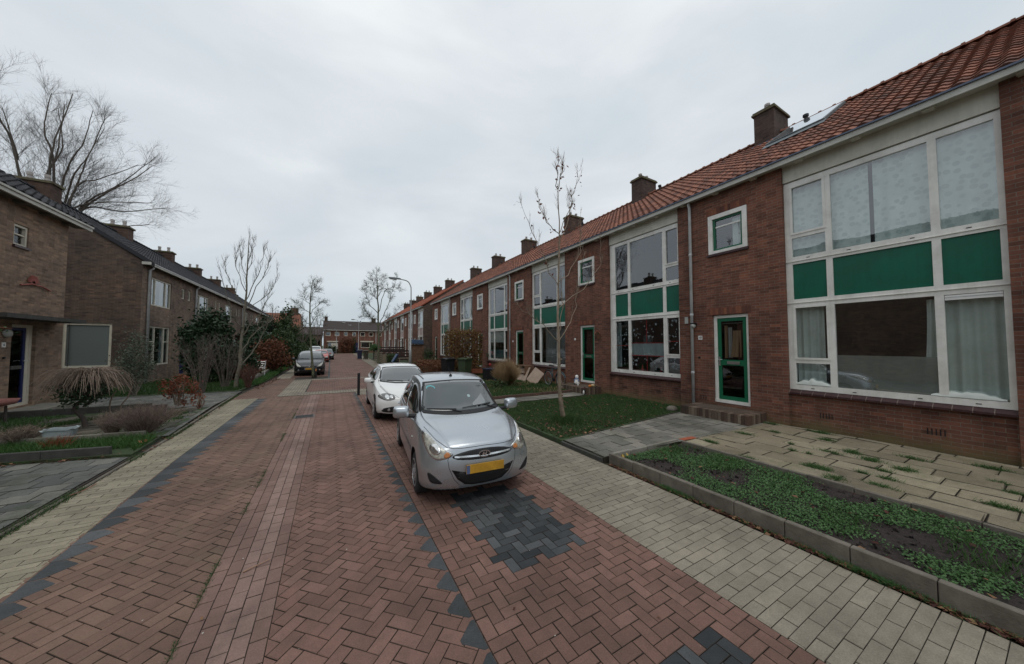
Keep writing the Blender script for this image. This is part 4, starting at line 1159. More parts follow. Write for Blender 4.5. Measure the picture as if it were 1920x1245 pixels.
mb = MB(); roof_tiles(mb, -7.74, 6.44, -12.3, 9.75, -8, 17.75, tw=.30, tl=.35, amp=.035); ro = put(mb, 'roof', M['tile_dark'], root, org=O1)
mb = MB(); mb.box(-7.80,-7.74,-8,17.8,6.25,6.40); mb.box(-7.74,-7.70,-8,17.8,6.36,6.42); mb.box(-8.15,-7.80,-8,17.75,6.30,6.33,1)
for j in range(26): mb.box(-8.09,-7.82,-7.5+j*.98,-7.36+j*.98,6.22,6.298,1)
put(mb, 'gutter', [M['fascia'], M['soffit_d']], root, org=O1)
mb = MB(); frame(mb, 'x', -8.13, -.09, 15.18, 15.69, 5.03, 5.65, .06); mb.box(-8.21,-8.15,15.24,15.63,5.35,5.39,0)
mb.box(-8.15,-8.05,15.14,15.73,4.96,5.03,1)
f_ = put(mb, 'window', [M['cream_frame'], M['sill']], root, org=O1); mb = MB(); pane(mb,'x',-8.20,15.24,15.63,5.09,5.59); put(mb,'pane',M['glass_dark'],f_,org=O1)
mb = MB(); frame(mb, 'x', -8.18, -.08, 15.30, 16.20, .25, 2.70, .09); mb.box(-8.26,-8.19,16.0,16.13,.3,2.65)
put(mb, 'door_frame', M['cream_frame'], root, org=O1)
mb = MB(); frame(mb, 'x', -8.20, -.05, 15.39, 16.0, .34, 2.61, .085); d_ = put(mb, 'door', M['navy'], root, org=O1)
mb = MB(); pane(mb, 'x', -8.22, 15.47, 15.92, .42, 2.53); put(mb, 'door_glass', M['glass_dark'], d_, org=O1)
mb = MB(); mb.box(-8.215,-8.185,15.5,15.88,1.36,1.46); put(mb, 'letterbox', M['steel'], d_, org=O1)
mb = MB(); mb.tube([(-8.2,15.96,1.6),(-8.13,15.96,1.6),(-8.13,15.83,1.6)], .014, 8); put(mb, 'door_handle', M['steel'], d_, org=O1)
mb = MB(); mb.box(-8.095,-7.45,13.9,17.05,2.83,2.95); put(mb, 'door_canopy', M['dark_kerb'], root, org=O1)
mb = MB(); mb.box(-8.1,-7.3,15.0,16.6,.0,.2); put(mb, 'door_step', M['concrete'], root, org=O1)
mb = MB(); mb.lathe([(.11,-.0),(.12,.03),(.10,.09),(.03,.12)], (-8.095,15.08,2.42), 16, axis='x'); put(mb, 'wall_lamp', M['blind'], root, org=O1, smooth=True)
mb = MB(); mb.box(-8.095,-8.08,14.98,15.10,2.02,2.16); p = put(mb, 'number_plate', M['white'], root, org=O1)
txt('number', '6', .09, (.022, 15.04-17.35, 1.94), (R(90),0,R(90)), M['ink'], p)
mb = MB(); mb.lathe([(.03,0),(.03,.03)], (-8.095,15.06,1.72), 10, axis='x'); put(mb, 'door_bell', M['black'], root, org=O1)
# red fan shaped wall ornament
mb = MB()
for k in range(17):
    a = R(8+k*10.2); c_, s_ = math.cos(a), math.sin(a)
    mb.tbox(Matrix.Translation((-8.07, 15.92+.13*c_, 4.0+.13*s_+.0)) @ Matrix.Rotation(a, 4, 'X'), .012, .22, .018)
mb.tube([(-8.07,15.45,3.88),(-8.05,15.8,3.96),(-8.05,16.2,3.95),(-8.07,16.62,3.86)], .022, 6)
tag(mb.build('wall_ornament', simple('faded_red_metal', (.30,.08,.06), .6, .2, 8)), 'red fan shaped ornament fixed on the light brick wall above the dark canopy', 'wall ornament')

# ================================================================ far buildings
OE = Vector((6, 88, 0))
root = empty('terraced_house', (6, 88, 0), 0, 'long brown brick terrace closing the far end of the street', 'house')
wins = [(-1.1,-.07),(.83,1.77),(2.75,3.54),(4.6,5.41),(6.38,7.45),(8.32,9.35),(10.4,11.3),(12.21,13.36),(14.6,15.6)]
ops = [(a, b, 4.17, 5.15) for a, b in wins] + [(6.55,9.25,1.3,2.7),(5.05,5.9,.1,2.6),(-.6,1.4,1.2,2.6),(11.4,13.4,.9,2.6)]
mb = MB(); wallgrid(mb, 'y', 88, -1.5, 18, -.1, 5.62, ops, .12); mb.quad((-1.5,88,-.1),(-1.5,96,-.1),(-1.5,96,5.6),(-1.5,88,5.6)); mb.add([(-1.5,88,5.6),(-1.5,96,5.6),(-1.5,92,8.0)], [(0,1,2)])
mb.quad((-1.5,90,0),(18,90,0),(18,90,5.5),(-1.5,90,5.5), 1)
put(mb, 'wall', [M['brick_far'] if 'brick_far' in M else M['brick_red'], M['interior']], root, org=OE)
mb = MB(); mb.quad((-1.7,87.7,5.6),(18,87.7,5.6),(18,92,8.05),(-1.7,92,8.05)); mb.quad((-1.7,92,8.05),(18,92,8.05),(18,96.3,5.6),(-1.7,96.3,5.6))
for j in range(12):
    f = j/12; mb.box(-1.7, 18, 87.7+4.3*f-.02, 87.7+4.3*f+.02, 5.6+2.45*f, 5.6+2.45*f+.04, 0, .1)
ro = put(mb, 'roof', M['tile_brown'], root, org=OE)
mb = MB(); mb.box(-1.7,18,87.6,87.72,5.50,5.62); put(mb, 'gutter', M['fascia'], root, org=OE)
for (a, b) in ((-1.45,-.75),(9.3,10.3)):
    mb = MB(); mb.box(a,b,91.6,92.4,7.7,8.95); mb.box(a-.06,b+.06,91.55,92.45,8.95,9.05); put(mb, 'chimney', M['brick_lchim'], ro, org=OE)
for (x, f) in ((2.8,.8),(4.1,.55),(6.6,.9)):
    y = 87.7+4.3*f; z = 5.6+2.45*f; mb = MB(); mb.box(x-.3,x+.3,y-.15,y+.1,z,z+.12,1); mb.lathe([(.1,0),(.1,.4),(.03,.45)], (x,y,z), 8); put(mb, 'vent_pipe', [M['black'], M['zinc']], ro, org=OE)
for (a, b, e, f) in ops:
    if e < .5:
        mb = MB(); mb.box(a,b,88.06,88.1,e,f); put(mb, 'door', M['navy'], root, org=OE); continue
    mb = MB(); frame(mb, 'y', 88.02, .08, a, b, e, f, .10); 
    if b-a > 1.6: mb.box(b-.75,b-.67,88.02,88.09,e+.1,f-.1)
    w_ = put(mb, 'window', M['cream_frame'], root, org=OE); mb = MB(); pane(mb,'y',88.06,a+.1,b-.1,e+.1,f-.1); put(mb,'pane',M['glass'],w_,org=OE)
mb = MB(); mb.box(6.4,9.4,87.85,88.0,2.72,3.0); put(mb, 'awning', M['cream_frame'], root, org=OE)
mb = MB(); mb.box(-.8,1.6,87.5,88.0,2.7,2.95); mb.box(.1,1.5,87.2,87.5,1.0,2.4,1); put(mb, 'awning', [M['awn'] if 'awn' in M else M['cream_frame'], M['cream_frame']], root, org=OE)
for x in (-1.48, 10.0):
    mb = MB(); mb.tube([(x,87.93,5.5),(x,87.93,.1)], .06, 8); put(mb, 'downpipe', M['zinc'], root, org=OE)

root = empty('brick_house', (-9, 74, 0), 0, 'house with bright red tiled roof and chimney rising behind the hedges on the left', 'house')
OR = Vector((-9, 74, 0))
mb = MB(); mb.box(-16,-5.2,72,80,-.1,5.4); mb.add([(-5.19,72,5.4),(-5.19,80,5.4),(-5.19,76,8.0)], [(0,1,2)]); put(mb, 'wall', M['brick_left'], root, org=OR)
mb = MB()
mb.quad((-16,71.7,5.3),(-4.95,71.7,5.3),(-5.3,76,8.2),(-16,76,8.2), 0, .6); mb.quad((-16,76,8.2),(-5.3,76,8.2),(-4.95,80.3,5.3),(-16,80.3,5.3), 0, .5)
for j in range(38): x = -15.9+j*.29; mb.tube([(x,71.7,5.33),(x,76,8.23)], .035, 5, t=rnd.random())
ro = put(mb, 'roof', M['tile_red'], root, org=OR)
mb = MB(); mb.box(-6.9,-5.7,75.5,76.5,7.6,9.3); mb.lathe([(.12,0),(.12,.4)], (-6.3,76,9.3), 8); put(mb, 'chimney', M['brick_lchim'], ro, org=OR)
root = empty('brick_house', (-5, 93, 0), 0, 'dark brick house left of the far terrace, beyond the parked cars', 'house')
OR = Vector((-5, 93, 0))
mb = MB(); mb.box(-9,-2.0,92,99,-.1,4.6); put(mb, 'wall', M['brick_left'], root, org=OR)
mb = MB(); mb.quad((-9.3,91.6,4.5),(-1.8,91.6,4.5),(-1.8,95.5,6.6),(-9.3,95.5,6.6)); mb.quad((-9.3,95.5,6.6),(-1.8,95.5,6.6),(-1.8,99.4,4.5),(-9.3,99.4,4.5)); mb.add([(-1.9,91.9,4.5),(-1.9,99.1,4.5),(-1.9,95.5,6.5)], [(0,1,2)]); put(mb, 'roof', M['tile_brown'], root, org=OR)
mb = MB(); mb.box(-3.6,-2.3,91.93,92.0,1.2,3.4); put(mb, 'window', M['glass_dark'], root, org=OR)
# ================================================================ cars
def interp(tab, y):
    """monotone-ish cubic through a table of (y, value)"""
    n = len(tab)
    if y <= tab[0][0]: return tab[0][1]
    if y >= tab[-1][0]: return tab[-1][1]
    for i in range(n-1):
        if tab[i][0] <= y <= tab[i+1][0]: break
    def slope(k):
        if k <= 0 or k >= n-1: 
            a, b = (0, 1) if k <= 0 else (n-2, n-1)
            return (tab[b][1]-tab[a][1])/(tab[b][0]-tab[a][0])
        d0 = (tab[k][1]-tab[k-1][1])/(tab[k][0]-tab[k-1][0]); d1 = (tab[k+1][1]-tab[k][1])/(tab[k+1][0]-tab[k][0])
        return 0 if d0*d1 <= 0 else 2*d0*d1/(d0+d1)
    h = tab[i+1][0]-tab[i][0]; t = (y-tab[i][0])/h; m0, m1 = slope(i)*h, slope(i+1)*h; p0, p1 = tab[i][1], tab[i+1][1]
    return (2*t**3-3*t*t+1)*p0+(t**3-2*t*t+t)*m0+(-2*t**3+3*t*t)*p1+(t**3-t*t)*m1

def catmull(pts, n):
    out = []
    P = [pts[0]]+list(pts)+[pts[-1]]
    segs = len(pts)-1
    for s in range(segs):
        p0, p1, p2, p3 = P[s], P[s+1], P[s+2], P[s+3]
        for k in range(n):
            t = k/n
            out.append(tuple(.5*((2*b)+(-a+c)*t+(2*a-5*b+4*c-d)*t*t+(-a+3*b-3*c+d)*t**3) for a, b, c, d in zip(p0, p1, p2, p3)))
    out.append(tuple(pts[-1]))
    return out

class Car:
    def __init__(s, S):
        s.S = S
        L = S['L']
        ys = []; 
        k = 0
        base = [0, .012, .035, .07, .11, .16, .22, .3, .4]
        ys = base + [.4+(L-.8)*(i+1)/52 for i in range(51)] + [L-b for b in base[::-1]]
        ys = sorted(set(round(y, 4) for y in ys))
        rings = []
        for y in ys:
            rings.append(s.ring(y))
        def capr(r0, y, out):
            zc = sum(p[2] for p in r0)/len(r0); res = []
            for f, dy in ((.93,.010),(.8,.018),(.55,.024),(.3,.027),(.05,.028)):
                res.append([(p[0]*f, p[1]+out*dy, zc+(p[2]-zc)*f) for p in r0])
            return res
        rings = capr(rings[0], 0, -1)[::-1] + rings + capr(rings[-1], L, 1)
        mb = MB()
        mb.rings([[s.warp(*p) for p in r] for r in rings])
        s.bm = mb
        me = bpy.data.meshes.new('tmpbody'); me.from_pydata(mb.v, [], mb.f); me.update()
        bm = bmesh.new(); bm.from_mesh(me); bmesh.ops.recalc_face_normals(bm, faces=bm.faces); bm.normal_update()
        s.bvh = BVHTree.FromBMesh(bm); bm.to_mesh(me); bm.free()
        s.me = me
    def ring(s, y):
        S = s.S; g = lambda k: interp(S[k], y)
        zb, xb, zbelt, xs, xr, zr, zc = g('zb'), g('xb'), g('zbelt'), g('xs'), g('xr'), g('zr'), g('zc')
        zm = zb+(zbelt-zb)*.55
        cp = [(0,zb),(xb*.6,zb),(xb*.90,zb+.01),(xb*.975,zb+.07),(xb*.99,zb+(zm-zb)*.5),(xb,zm),(xs+(xb-xs)*.55,zbelt-.10*(zbelt-zb)/.6),(xs+.004,zbelt-.012),(xs-.012,zbelt+.012),
              (xs*.62+xr*.38-.0,zbelt+(zr-zbelt)*.42),(xr+.012,zr-.035*min(1,(zr-zbelt)/.2)),(xr-.025,zr+(zc-zr)*.35),(xr*.62,zr+(zc-zr)*.82),(xr*.3,zc-(zc-zr)*.04),(0,zc)]
        h = catmull(cp, 4)
        left = [(-x, z) for x, z in h[1:-1]][::-1]
        return [(x, y, z) for x, z in h] + [(x, y, z) for x, z in left]
    def warp(s, x, y, z):
        S = s.S; L = S['L']; W = S['W']/2
        u = min(1, abs(x)/W)
        f = max(0, 1-y/S.get('fw', 1.5)); b = max(0, 1-(L-y)/.9)
        y2 = y + S.get('plan', .26)*(u**2.6)*f**1.0 + S.get('lean', .25)*max(0, z-.50)**1.5*max(0, 1-y/.6)
        y2 -= .16*(u**3)*b + .0*b
        y2 += S.get('under', .35)*max(0, .36-z)*max(0, 1-y/.5)
        return (x, y2, z)
    def hit(s, p, d, off=.003):
        r = s.bvh.ray_cast(Vector(p), Vector(d))
        if r[0] is None: return None
        n = r[1] if r[1].dot(Vector(d)) < 0 else -r[1]
        return r[0] + n*off
    def proj(s, kind, u, v, off):
        if kind == 'front': r = s.hit((u, -1, v), (0, 1, 0), off)
        elif kind == 'rear': r = s.hit((u, s.S['L']+1, v), (0, -1, 0), off)
        elif kind == 'right': r = s.hit((3, u, v), (-1, 0, 0), off)
        elif kind == 'left': r = s.hit((-3, u, v), (1, 0, 0), off)
        else: r = s.hit((u, v, 4), (0, 0, -1), off)
        return r
    def patch(s, mb, kind, poly, off=.003, m=0, smooth=3, rings=8, edge=True, inner=None):
        """conforming patch: star shaped outline filled with rings and dropped on the body"""
        pts = poly+[poly[0]]
        if smooth: 
            P = [poly[-1]]+poly+[poly[0], poly[1]]
            out = []
            for i in range(len(poly)):
                p0, p1, p2, p3 = P[i], P[i+1], P[i+2], P[i+3]
                for k in range(smooth):
                    t = k/smooth
                    out.append(tuple(.5*((2*b)+(-a+c)*t+(2*a-5*b+4*c-d)*t*t+(-a+3*b-3*c+d)*t**3) for a, b, c, d in zip(p0, p1, p2, p3)))
            poly = out
        # densify
        dens = []
        for i in range(len(poly)):
            a, b = poly[i], poly[(i+1) % len(poly)]; d = math.hypot(a[0]-b[0], a[1]-b[1]); k = max(1, int(d/.04))
            for j in range(k): dens.append((a[0]+(b[0]-a[0])*j/k, a[1]+(b[1]-a[1])*j/k))
        poly = dens
        cx = sum(p[0] for p in poly)/len(poly); cy = sum(p[1] for p in poly)/len(poly)
        R_ = []; last = None
        for i in range(rings+1):
            f = max(.03, i/rings) if inner is None else inner+(1-inner)*i/rings; ring = []
            for p in poly:
                q = s.proj(kind, cx+(p[0]-cx)*f, cy+(p[1]-cy)*f, off)
                if q is None: q = last if last is not None else Vector((0,0,0))
                last = q; ring.append(tuple(q))
            R_.append(ring)
        if edge:
            ring = []
            for p, q0 in zip(poly, R_[-1]):
                q = s.proj(kind, p[0], p[1], -.004); ring.append(tuple(q) if q is not None else q0)
            R_.append(ring)
        mb.rings(R_, m=m, cap=inner is None)
    def strip(s, mb, kind, line, w=.006, off=.0015, m=0, step=.03):
        pts = []
        for (a, b) in zip(line[:-1], line[1:]):
            d = math.hypot(a[0]-b[0], a[1]-b[1]); k = max(1, int(d/step))
            pts += [(a[0]+(b[0]-a[0])*j/k, a[1]+(b[1]-a[1])*j/k) for j in range(k)]
        pts.append(line[-1]); A, B = [], []
        for i, p in enumerate(pts):
            q = pts[min(i+1, len(pts)-1)]; o = pts[max(0, i-1)]; dx, dy = q[0]-o[0], q[1]-o[1]; l = math.hypot(dx, dy) or 1
            nx, ny = -dy/l*w/2, dx/l*w/2
            a, b = s.proj(kind, p[0]+nx, p[1]+ny, off), s.proj(kind, p[0]-nx, p[1]-ny, off)
            if a is None or b is None: continue
            if A and ((Vector(A[-1])-a).length > .25): continue
            A.append(tuple(a)); B.append(tuple(b))
        if len(A) > 1: mb.rings([A, B], m=m, cap=False, closed=False)
    def body(s, parent, mat, name='body'):
        """body with the wheel arches cut out"""
        S = s.S
        base = bpy.data.objects.new('b_', s.me); COL.objects.link(base)
        cutters = []
        for yw in S['wheels']:
            for sg in (-1, 1):
                mb = MB(); r = S['wr']+.055
                mb.lathe([(r, -.30), (r, .4)], (sg*(S['W']/2-.0)+(-.0), yw, S['wr']+.01), 28, axis='x')
                cme = bpy.data.meshes.new('c_'); cme.from_pydata(mb.v, [], mb.f); cme.update()
                bm = bmesh.new(); bm.from_mesh(cme)
                for v in bm.verts:
                    if sg < 0: v.co.x = 2*(sg*(S['W']/2)) - v.co.x
                bmesh.ops.recalc_face_normals(bm, faces=bm.faces); bm.to_mesh(cme); bm.free()
                c = bpy.data.objects.new('c_', cme); COL.objects.link(c); cutters.append(c)
                md = base.modifiers.new('b', 'BOOLEAN'); md.operation = 'DIFFERENCE'; md.object = c; md.solver = 'EXACT'
        dg = bpy.context.evaluated_depsgraph_get(); dg.update()
        me = bpy.data.meshes.new_from_object(base.evaluated_get(dg))
        for c in cutters: bpy.data.objects.remove(c)
        bpy.data.objects.remove(base)
        me.materials.clear(); me.materials.append(mat); me.materials.append(M['black'])
        me.polygons.foreach_set('use_smooth', [True]*len(me.polygons))
        # arch linings are black
        for p in me.polygons:
            c = p.center; p.material_index = 0
            for yw in S['wheels']:
                d = math.hypot(c.y-yw, c.z-S['wr']-.01)
                if d < S['wr']+.0535 and abs(c.x) < S['W']/2-.012: p.material_index = 1
            if p.normal.z < -.7 and c.z < S['wr']: p.material_index = 1
        me.set_sharp_from_angle(angle=R(40))
        return obj(name, me, parent)

def wheel(parent, x, y, r, w, sg, cap='spoke', rim='rim'):
    root_loc = (x, y, r)
    mb = MB()
    prof = [(r*.62,-w/2),(r*.86,-w/2),(r*.96,-w/2+.012),(r,-w/2+.035),(r,w/2-.035),(r*.96,w/2-.012),(r*.86,w/2),(r*.62,w/2)]
    mb.lathe(prof, (0,0,0), 36, axis='x')
    wh = mb.build('wheel', M['tyre'], parent, smooth=False, loc=root_loc)
    mb = MB(); o = sg
    mb.lathe([(r*.66,o*(w/2-.004)),(r*.64,o*(w/2-.03)),(r*.60,o*(w/2-.045)),(.02,o*(w/2-.05))], (0,0,0), 28, axis='x', m=1)
    mb.lathe([(r*.665,o*(w/2+.002)),(r*.61,o*(w/2+.006)),(r*.60,o*(w/2-.02)),(r*.66,o*(w/2-.02))], (0,0,0), 28, axis='x', m=0, cap=False)
    ns = {'spoke': 7, 'five': 5, 'multi': 10}[cap]
    for k in range(ns):
        a = 2*math.pi*k/ns; w0, w1 = (.032, .020) if cap != 'five' else (.03, .05)
        for (e0, e1) in ((.05, r*.62),):
            m4 = Matrix.Rotation(a, 4, 'X')
            vs = [(o*(w/2+.004),-w0,e0),(o*(w/2+.004),w0,e0),(o*(w/2-.004),w1,e1),(o*(w/2-.004),-w1,e1)]
            vs = vs+[(v[0]-o*.02, v[1], v[2]) for v in vs]
            mb.add([tuple(m4 @ Vector(v)) for v in vs], [(0,1,2,3),(0,4,5,1),(1,5,6,2),(2,6,7,3),(3,7,4,0)], 0)
    mb.lathe([(.06,o*(w/2+.006)),(.05,o*(w/2+.016)),(.01,o*(w/2+.018))], (0,0,0), 16, axis='x', m=0)
    mb.build('rim', [M[rim], M['black']], wh)
    return wh
M['tyre'] = simple('tyre_rubber', (.022,.022,.023), .85, .15, 12, bump=.2)
M['rim'] = simple('silver_wheel_cover', (.42,.43,.45), .35, .08, 9, metal=.5, dirt=(.08,.07,.06,.5))
n = NT('car_window_glass'); P = n.objpos()
n.color((.012,.015,.017)); n.rough(.03); n.spec(.9); n.p.inputs['Coat Weight'].default_value = 1; n.p.inputs['Coat Roughness'].default_value = .02; n.p.inputs['IOR'].default_value = 1.6
M['car_glass'] = n.mat
def windscreen(name, body=(.024,.034,.036), f=.22):
    n = NT(name); P = n.objpos()
    n.color(n.mix(body, tuple(x*1.6 for x in body), n.ramp(n.noise(P, 1.6, 3), [(.35,(0,0,0)),(.65,(1,1,1))])))
    n.rough(.05); n.spec(.9); n.p.inputs['Metallic'].default_value = 0; n.p.inputs['IOR'].default_value = 1.5
    n.p.inputs['Coat Weight'].default_value = 1; n.p.inputs['Coat Roughness'].default_value = .02; n.p.inputs['Coat IOR'].default_value = 1.5
    return n.mat
M['windscreen'] = windscreen('windscreen_glass')
n = NT('headlight_lens'); P = n.objpos()
v = n.new('ShaderNodeTexVoronoi'); v.inputs['Scale'].default_value = 16; n.link(P, v.inputs['Vector'])
n.color(n.ramp(v.outputs['Distance'], [(.1,(.62,.60,.50)),(.5,(.30,.30,.27)),(.8,(.50,.49,.42))])); n.rough(.15); n.spec(.8); n.p.inputs['Coat Weight'].default_value = 1
M['lens'] = n.mat
M['lens_clear'] = simple('clear_lens', (.42,.43,.43), .12, .3, 25, metal=.5)
M['reflector'] = simple('chrome_reflector', (.75,.75,.74), .12, .2, 20, metal=.9)
M['chrome'] = simple('chrome', (.85,.86,.88), .25, .05, 4, metal=1)
M['amber'] = simple('amber_indicator', (.55,.22,.08), .25, .15, 20)
M['rubber'] = simple('black_trim', (.015,.015,.017), .6, .15, 6)
M['seam'] = simple('panel_gap', (.03,.032,.035), .8, .05, 6)
n = NT('honeycomb_grille'); P = n.objpos()
v = n.new('ShaderNodeTexVoronoi'); v.feature = 'DISTANCE_TO_EDGE'; v.inputs['Scale'].default_value = 38; v.inputs['Randomness'].default_value = .0
mpn = n.new('ShaderNodeMapping'); mpn.inputs['Scale'].default_value = (1, 0, 1.6); n.link(P, mpn.inputs[0]); n.link(mpn.outputs[0], v.inputs['Vector'])
n.color(n.ramp(v.outputs['Distance'], [(.05,(.022,.022,.024)),(.14,(.004,.004,.005))])); n.rough(.6)
M['grille'] = n.mat
M['plate'] = simple('yellow_number_plate', (.50,.27,.03), .5, .25, 9)
M['plate_blue'] = simple('blue_plate_strip', (.10,.14,.26), .5, .1, 6)
M['silver_paint'] = paint('silver_blue_paint', (.47,.505,.54), metal=.75, rough=.25, coat=.8, dirt=.06)
M['white_paint'] = paint('white_car_paint', (.78,.79,.78), metal=0, rough=.3, coat=.8, dirt=.05)
M['black_paint'] = paint('black_car_paint', (.006,.007,.010), metal=.1, rough=.25, coat=.8, dirt=.2)
M['red_paint_car'] = paint('red_car_paint', (.42,.035,.018), rough=.3, coat=.8)
M['blue_grey_paint'] = paint('dark_grey_car_paint', (.03,.035,.045), metal=.3, rough=.3)

def seamset(car, root, lines, name='panel_seams', w=.006):
    for (kind, ln) in lines:
        mb = MB(); car.strip(mb, kind, ln, w); mb.build('panel_seam', M['seam'], root)
XM=0
def mirror_pair(root, mat, x, y, z, s=1.0):
    for sg in (-1, 1):
        mb = MB(); m4 = Matrix.Translation((sg*(x+.10*s), y, z)) @ Matrix.Rotation(sg*R(12), 4, 'Z')
        rings = []
        for k, (xx, sc_) in enumerate(((-.09,.6),(-.08,.88),(-.04,.98),(.05,1.0),(.085,.92),(.10,.66))):
            rings.append([tuple(m4 @ Vector((sg*xx*s, .07*s*sc_*math.copysign(abs(math.cos(q))**.7, math.cos(q))*(1 if math.cos(q) < 0 else .6), .075*s*sc_*math.copysign(abs(math.sin(q))**.6, math.sin(q))))) for q in [2*math.pi*j/14 for j in range(14)]])
        mb.rings(rings)
        me = mb.build('side_mirror', mat, root, smooth=True)
        mb = MB(); mb.tube([(sg*(x-.10*s), y-.01, z-.07*s), (sg*(x+.05*s), y, z-.055*s)], [.03*s,.022*s], 8); mb.build('mirror_foot', M['rubber'], me)
def plate(root, y, z, tilt=0, w=.52, h=.11):
    mb = MB(); m4 = Matrix.Translation((0, y, z)) @ Matrix.Rotation(tilt, 4, 'X'); mb.tbox(m4, w, .012, h, 0)
    p = mb.build('number_plate', M['plate'], root)
    mb = MB(); m4 = Matrix.Translation((-w/2+.025, y-.0065, z)) @ Matrix.Rotation(tilt, 4, 'X'); mb.tbox(m4, .045, .003, h-.004, 0); mb.build('plate_strip', M['plate_blue'], p)

def silver_hatch():
    S = dict(L=3.56, W=1.60, wr=.285, wheels=(.73, 3.10), plan=.19, lean=.30, under=.3, fw=1.3,
      zb=[(0,.24),(.3,.19),(.6,.17),(3.1,.19),(3.56,.30)],
      xb=[(0,.71),(.06,.765),(.2,.79),(.5,.80),(1.2,.80),(2.6,.797),(3.2,.77),(3.56,.68)],
      zbelt=[(0,.73),(.1,.80),(.3,.865),(.6,.91),(.95,.935),(1.3,.925),(2.4,.965),(3.2,1.02),(3.56,.95)],
      xs=[(0,.60),(.1,.65),(.3,.70),(.6,.735),(1.0,.755),(1.6,.765),(2.6,.765),(3.2,.73),(3.56,.62)],
      xr=[(0,.45),(.2,.52),(.5,.60),(.8,.64),(1.0,.645),(1.25,.62),(1.7,.575),(2.4,.575),(3.1,.555),(3.45,.52),(3.56,.48)],
      zr=[(0,.77),(.1,.845),(.3,.92),(.6,.975),(.90,1.01),(1.05,1.04),(1.3,1.19),(1.62,1.41),(1.8,1.455),(2.3,1.49),(2.9,1.43),(3.2,1.36),(3.40,1.15),(3.56,.97)],
      zc=[(0,.80),(.1,.88),(.3,.955),(.6,1.01),(.86,1.04),(1.0,1.08),(1.25,1.235),(1.58,1.455),(1.75,1.51),(2.2,1.545),(2.8,1.52),(3.2,1.425),(3.40,1.2),(3.56,1.0)])
    c = Car(S)
    root = empty('parked_car', (1.80, 3.93, 0), R(-4.6), 'silver blue small hatchback parked nearest the camera, oval chrome badge on its grille', 'car', 'cars parked along the street')
    c.body(root, M['silver_paint'])
    # windscreen with black surround
    mb = MB(); c.patch(mb, 'front', [(-.62,1.045),(-.30,1.03),(0,1.027),(.30,1.03),(.62,1.045),(.66,1.075),(.60,1.29),(.545,1.43),(.48,1.455),(0,1.475),(-.48,1.455),(-.545,1.43),(-.60,1.29),(-.66,1.075)], .003, smooth=2, rings=3, inner=.86)
    ws = mb.build('windscreen', M['rubber'], root, smooth=True)
    mb = MB(); c.patch(mb, 'front', [(-.60,1.075),(-.3,1.06),(0,1.056),(.3,1.06),(.60,1.075),(.62,1.10),(.565,1.28),(.515,1.41),(.45,1.435),(0,1.455),(-.45,1.435),(-.515,1.41),(-.565,1.28),(-.62,1.10)], .005, smooth=2, rings=10)
    mb.build('pane', M['windscreen'], ws, smooth=True)
    mb = MB(); c.strip(mb, 'front', [(-.50,1.355),(-.485,1.385),(-.43,1.395),(-.385,1.382),(-.365,1.355)], .016, .0065); mb.build('toll_sticker', simple('turquoise_sticker', (.12,.42,.45), .5), ws)
    mb = MB(); c.patch(mb, 'front', [(.165+.026*math.cos(k*.785), 1.225+.02*math.sin(k*.785)) for k in range(8)], .0065, smooth=0, rings=2); mb.build('round_sticker', simple('pale_sticker', (.35,.45,.47), .5), ws)
    # wipers
    for (a, b) in (((-.12,1.065),(-.56,1.085)), ((.50,1.10),(-.02,1.07))):
        p = [c.proj('front', a[0]+(b[0]-a[0])*t, a[1]+(b[1]-a[1])*t, .018) for t in (0,.25,.5,.75,1)]
        mb = MB(); mb.tube(p, [.008,.009,.009,.008,.006], 6); q = c.proj('front', a[0]+.06, 1.04, .01); mb.tube([q, p[1]], .009, 6); mb.build('wiper', M['rubber'], root)
    # side windows
    for sg, kd in ((1,'right'), (-1,'left')):
        mb = MB(); c.patch(mb, kd, [(1.16,1.02),(1.50,1.00),(2.05,1.01),(2.08,1.30),(2.05,1.40),(1.80,1.395),(1.55,1.30),(1.30,1.14)], .003, smooth=2, rings=8); mb.build('side_window', M['car_glass'], root, smooth=True)
        mb = MB(); c.patch(mb, kd, [(2.15,1.01),(2.6,1.03),(2.95,1.06),(2.97,1.20),(2.80,1.375),(2.5,1.40),(2.15,1.40),(2.13,1.2)], .003, smooth=2, rings=8); mb.build('side_window', M['car_glass'], root, smooth=True)
        mb = MB()
        for yy in (1.85, 2.85):
            p = c.proj(kd, yy, .90, .02); q = c.proj(kd, yy+.16, .90, .02); mb2 = MB(); mb2.tube([p - Vector((sg*.02,0,0)), p+Vector((sg*.01,.02,0)), q+Vector((sg*.01,-.02,0)), q - Vector((sg*.02,0,0))], .013, 8); mb2.build('door_handle', M['silver_paint'], root, smooth=True)
        mb = MB(); c.strip(mb, kd, [(1.05,.52),(2.75,.55)], .045, .008); mb.build('rub_strip', M['silver_dark'], root)
        mb = MB(); p = c.proj(kd, .98, .72, .004); mb.ball(tuple(p), (.012,.028,.018), 10); mb.build('side_repeater', M['lens'], root, smooth=True)
    mirror_pair(root, M['silver_paint'], .80, 1.19, 1.06, 1.22)
    # headlights
    for sg in (-1, 1):
        P_ = [(.41,.695),(.44,.655),(.52,.63),(.60,.625),(.67,.665),(.715,.755),(.725,.85),(.705,.905),(.665,.895),(.585,.815),(.50,.745)]
        f = lambda L_: [(sg*a, b) for a, b in (L_ if sg > 0 else L_[::-1])]
        mb = MB(); c.patch(mb, 'front', f(P_), .004, smooth=2, rings=7); hl = mb.build('headlight', M['chrome'], root, smooth=True)
        cx, cy = .60, .745
        Q = [(cx+(a-cx)*.92, cy+(b-cy)*.90) for a, b in P_]
        mb = MB(); c.patch(mb, 'front', f(Q), .007, smooth=2, rings=6); mb.build('headlight_lens', M['lens'], hl, smooth=True)
